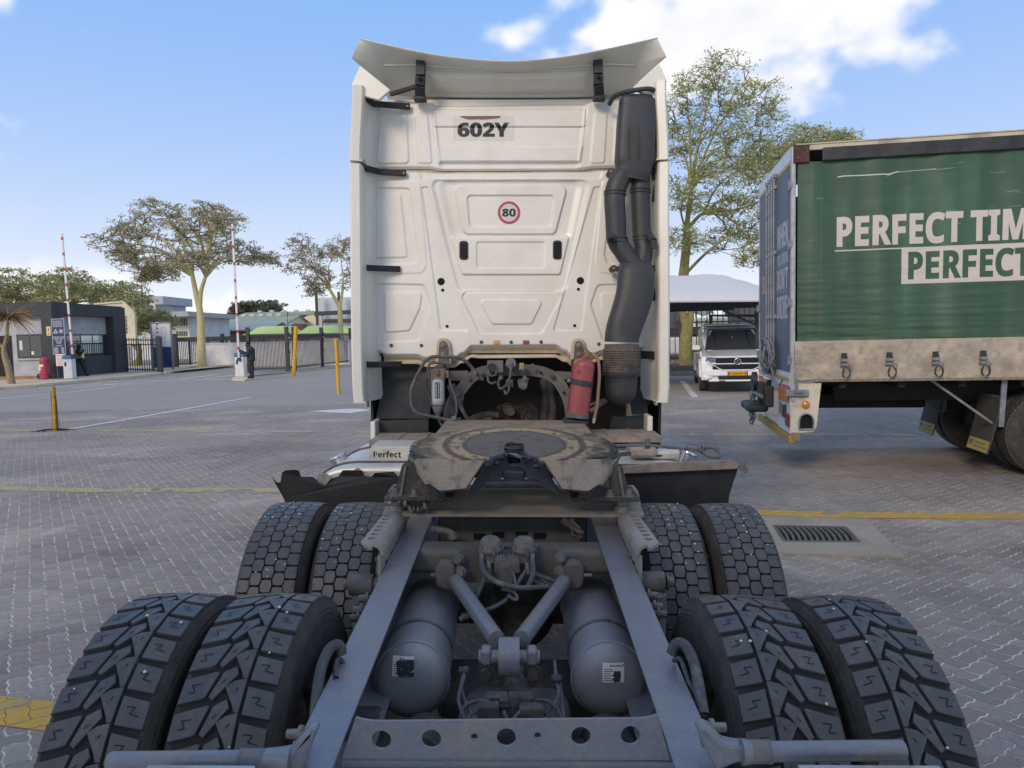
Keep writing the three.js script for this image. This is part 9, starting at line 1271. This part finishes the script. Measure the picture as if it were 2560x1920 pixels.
{ // pair of trees behind the carport
  const b = [7.892,-34.026], Z = 34.4, rel = (w, dz = 0) => [w[0] - b[0], w[1] - 0.1, dz];
  tree('fever_tree', 'tall yellow-green barked tree growing through the gap beside the cab', [b[0], 0.1, b[1]], { seed: 33, barkM: bark.olive, trunk: [{ pts: [[0, -0.2, 0], rel([7.902,1.309]), rel([7.994,2.131])], r0: 0.34, r1: 0.27 }, { pts: [rel([7.958,1.994]), rel([7.792,2.683]), rel([7.626,3.371]), rel([7.795,4.915]), rel([8,6.809]), rel([8.242,8.688])], r0: 0.22, r1: 0.1 }, { pts: [rel([8.027,1.993]), rel([8.152,2.743]), rel([7.941,4.384]), rel([8.074,6.429], 0.4)], r0: 0.2, r1: 0.09 }, { pts: [rel([7.999,6.582]), rel([8.768,7.319]), rel([10.218,7.435]), rel([11.286,7.71])], r0: 0.09, r1: 0.04 }, { pts: [rel([7.908,4.53]), rel([8.911,5.497]), rel([10.216,6.452])], r0: 0.08, r1: 0.04 }], forks: [rel([8.163,8.314]), rel([8.767,7.282]), rel([7.998,6.431])], limbR: 0.06, twigR: 0.014, leaf: 0.065, spread: 0.3, tips: 1100, leaves: 23000, droop: 0.5, colours: [0xa3aa5e, 0xb8b872, 0x828a4c],
    pads: [[8.041,12.79, 0, 2.2, 1.8], [9.327,13.199, 0, 2.4, 1.6], [7.808,11.908, 0, 2.4, 1.8], [9.549,12.085, 0, 3.0, 1.8], [10.608,12.206, 0, 2.2, 1.4], [7.724,10.796, 0, 2.4, 2], [9.316,10.531, 0, 3, 2], [10.681,10.869, 0, 2.8, 1.8], [11.742,10.172, 0, 2.4, 1.5], [10.299,9.162, 1, 3, 1.6], [9.157,9.04, 0, 2.6, 1.6], [10.981,7.868, 1, 2.4, 1.6], [9.304,7.759, 1, 2.4, 1.4], [7.474,7.955, 2, 1.8, 1.8], [10.292,6.374, 1, 2.4, 1.2], [11.056,5.369, 1, 1.8, 1.4], [7.611,5.985, 2, 1.6, 1.4], [11.362,6.726, 1, 1.8, 1.4]].map(([x, y, f, s, h], i) => ({ f, c: [x - b[0], y - 0.1, Math.sin(i * 2.1) * 1.6], s: [s * 0.62, h * 0.7, s * 0.7] })) });
  const b2 = [16.398,4.624]; const q = [b2[0], -44], rel2 = (w) => [w[0] - q[0], w[1], 0];
  tree('fever_tree', 'feathery green tree whose top shows over the trailer roof', [q[0], 0, q[1]], { seed: 41, barkM: bark.olive, trunk: [{ pts: [[0, -0.2, 0], rel2([16.194,7.549]), rel2([15.993,9.966])], r0: 0.3, r1: 0.16 }], forks: [rel2([15.994,9.87])], limbR: 0.08, twigR: 0.018, leaf: 0.1, spread: 0.45, tips: 420, leaves: 7000, droop: 0.6, colours: [0xa3aa68, 0xb3b678, 0x868e58],
    pads: [[15.212,12.38, 0, 3.2, 1.8], [16.761,12.912, 0, 3.2, 1.5], [18.309,13.158, 0, 3.2, 1.3], [19.468,13.223, 0, 2.2, 0.7], [14.436,11.156, 0, 2.6, 1.8], [17.538,12.511, 0, 3, 1.4]].map(([x, y, f, s, h], i) => ({ f, c: [x - q[0], y, Math.sin(i * 2.1) * 1.6], s: [s * 0.6, h * 0.7, s * 0.7] })) });
  const b3 = [-61.942,6.228], b3x = b3[0]; tree('round_tree', 'small round dark tree crown above the far green roofs', [b3x, 0, -175], { seed: 51, barkM: bark.grey, trunk: [{ pts: [[0, 0, 0], [0.3, 4, 0], [0, 8, 0]], r0: 0.6, r1: 0.4 }], forks: [[0, 8, 0]], limbR: 0.2, twigR: 0.05, leaf: 0.5, spread: 1.0, tips: 260, leaves: 6000, colours: [0x5d5f42, 0x6b6c4f, 0x4c4e37], pads: [[-65.744,9.131, 4, 2], [-63.613,9.5, 5, 2.6], [-61.924,9.46, 5, 2.6], [-60.687,8.801, 3.4, 1.6], [-66.605,8.837, 3, 1.2]].map(([x, y, s, h], i) => ({ c: [x - b3x, y, i % 2 ? 1 : -1], s: [s, h, s] })) });
}
{ // young quiver-like aloe tree with a mop of drooping leaves
  const b = [-23.814,-33.586], t = thing('aloe_tree', 'leaning aloe tree with drooping reddish leaves at the gatehouse', 'tree', [b[0], KY, b[1]]), rel = (w) => [w[0] - b[0], w[1] - KY, 0], Z = 37;
  const f1 = rel([-24.093,1.818]), f2 = rel([-23.781,3.027]), f3 = rel([-24.417,2.151]);
  mesh('trunk', [limbTube([[0, -0.1, 0], rel([-23.924,0.755]), rel([-24.09,1.574]), f1], 0.17, 0.1, 12), limbTube([f1, rel([-23.935,2.302]), f2], 0.09, 0.06, 10), limbTube([f1, f3, [f3[0] - 0.3, f3[1] + 0.6, 0]], 0.08, 0.05, 10)], worn(0xae9878, 0x947e60, { cover: 0.4, size: 0.5, grain: 0.1, rough: 0.85 }), t);
  const r = rngOf(17), cols = [0x8a6a4c, 0x9b7a55, 0x7a6b46], top = v3(rel([-23.772,3.149])); const out = [[], [], []];
  for (let k = 0; k < 150; k++) { const a = r() * Math.PI * 2, L = 0.7 + r() * 0.5, e = 0.1 + r() * 1.1, w = 0.035, pts = []; for (let i = 0; i <= 5; i++) { const q = i / 5; pts.push([top.x + Math.cos(a) * L * q * 1.0, top.y + Math.sin(e) * L * q * 0.9 - L * 0.8 * q * q * (1.4 - e), top.z + Math.sin(a) * L * q]); } out[Math.floor(r() * 3)].push(limbTube(pts, w, 0.006, 4)); }
  out.forEach((g, i) => { mesh('leaf_mop', g, flat(cols[i], 0.8), t).userData.kind = 'stuff'; });
}

renderer.render(scene, camera);
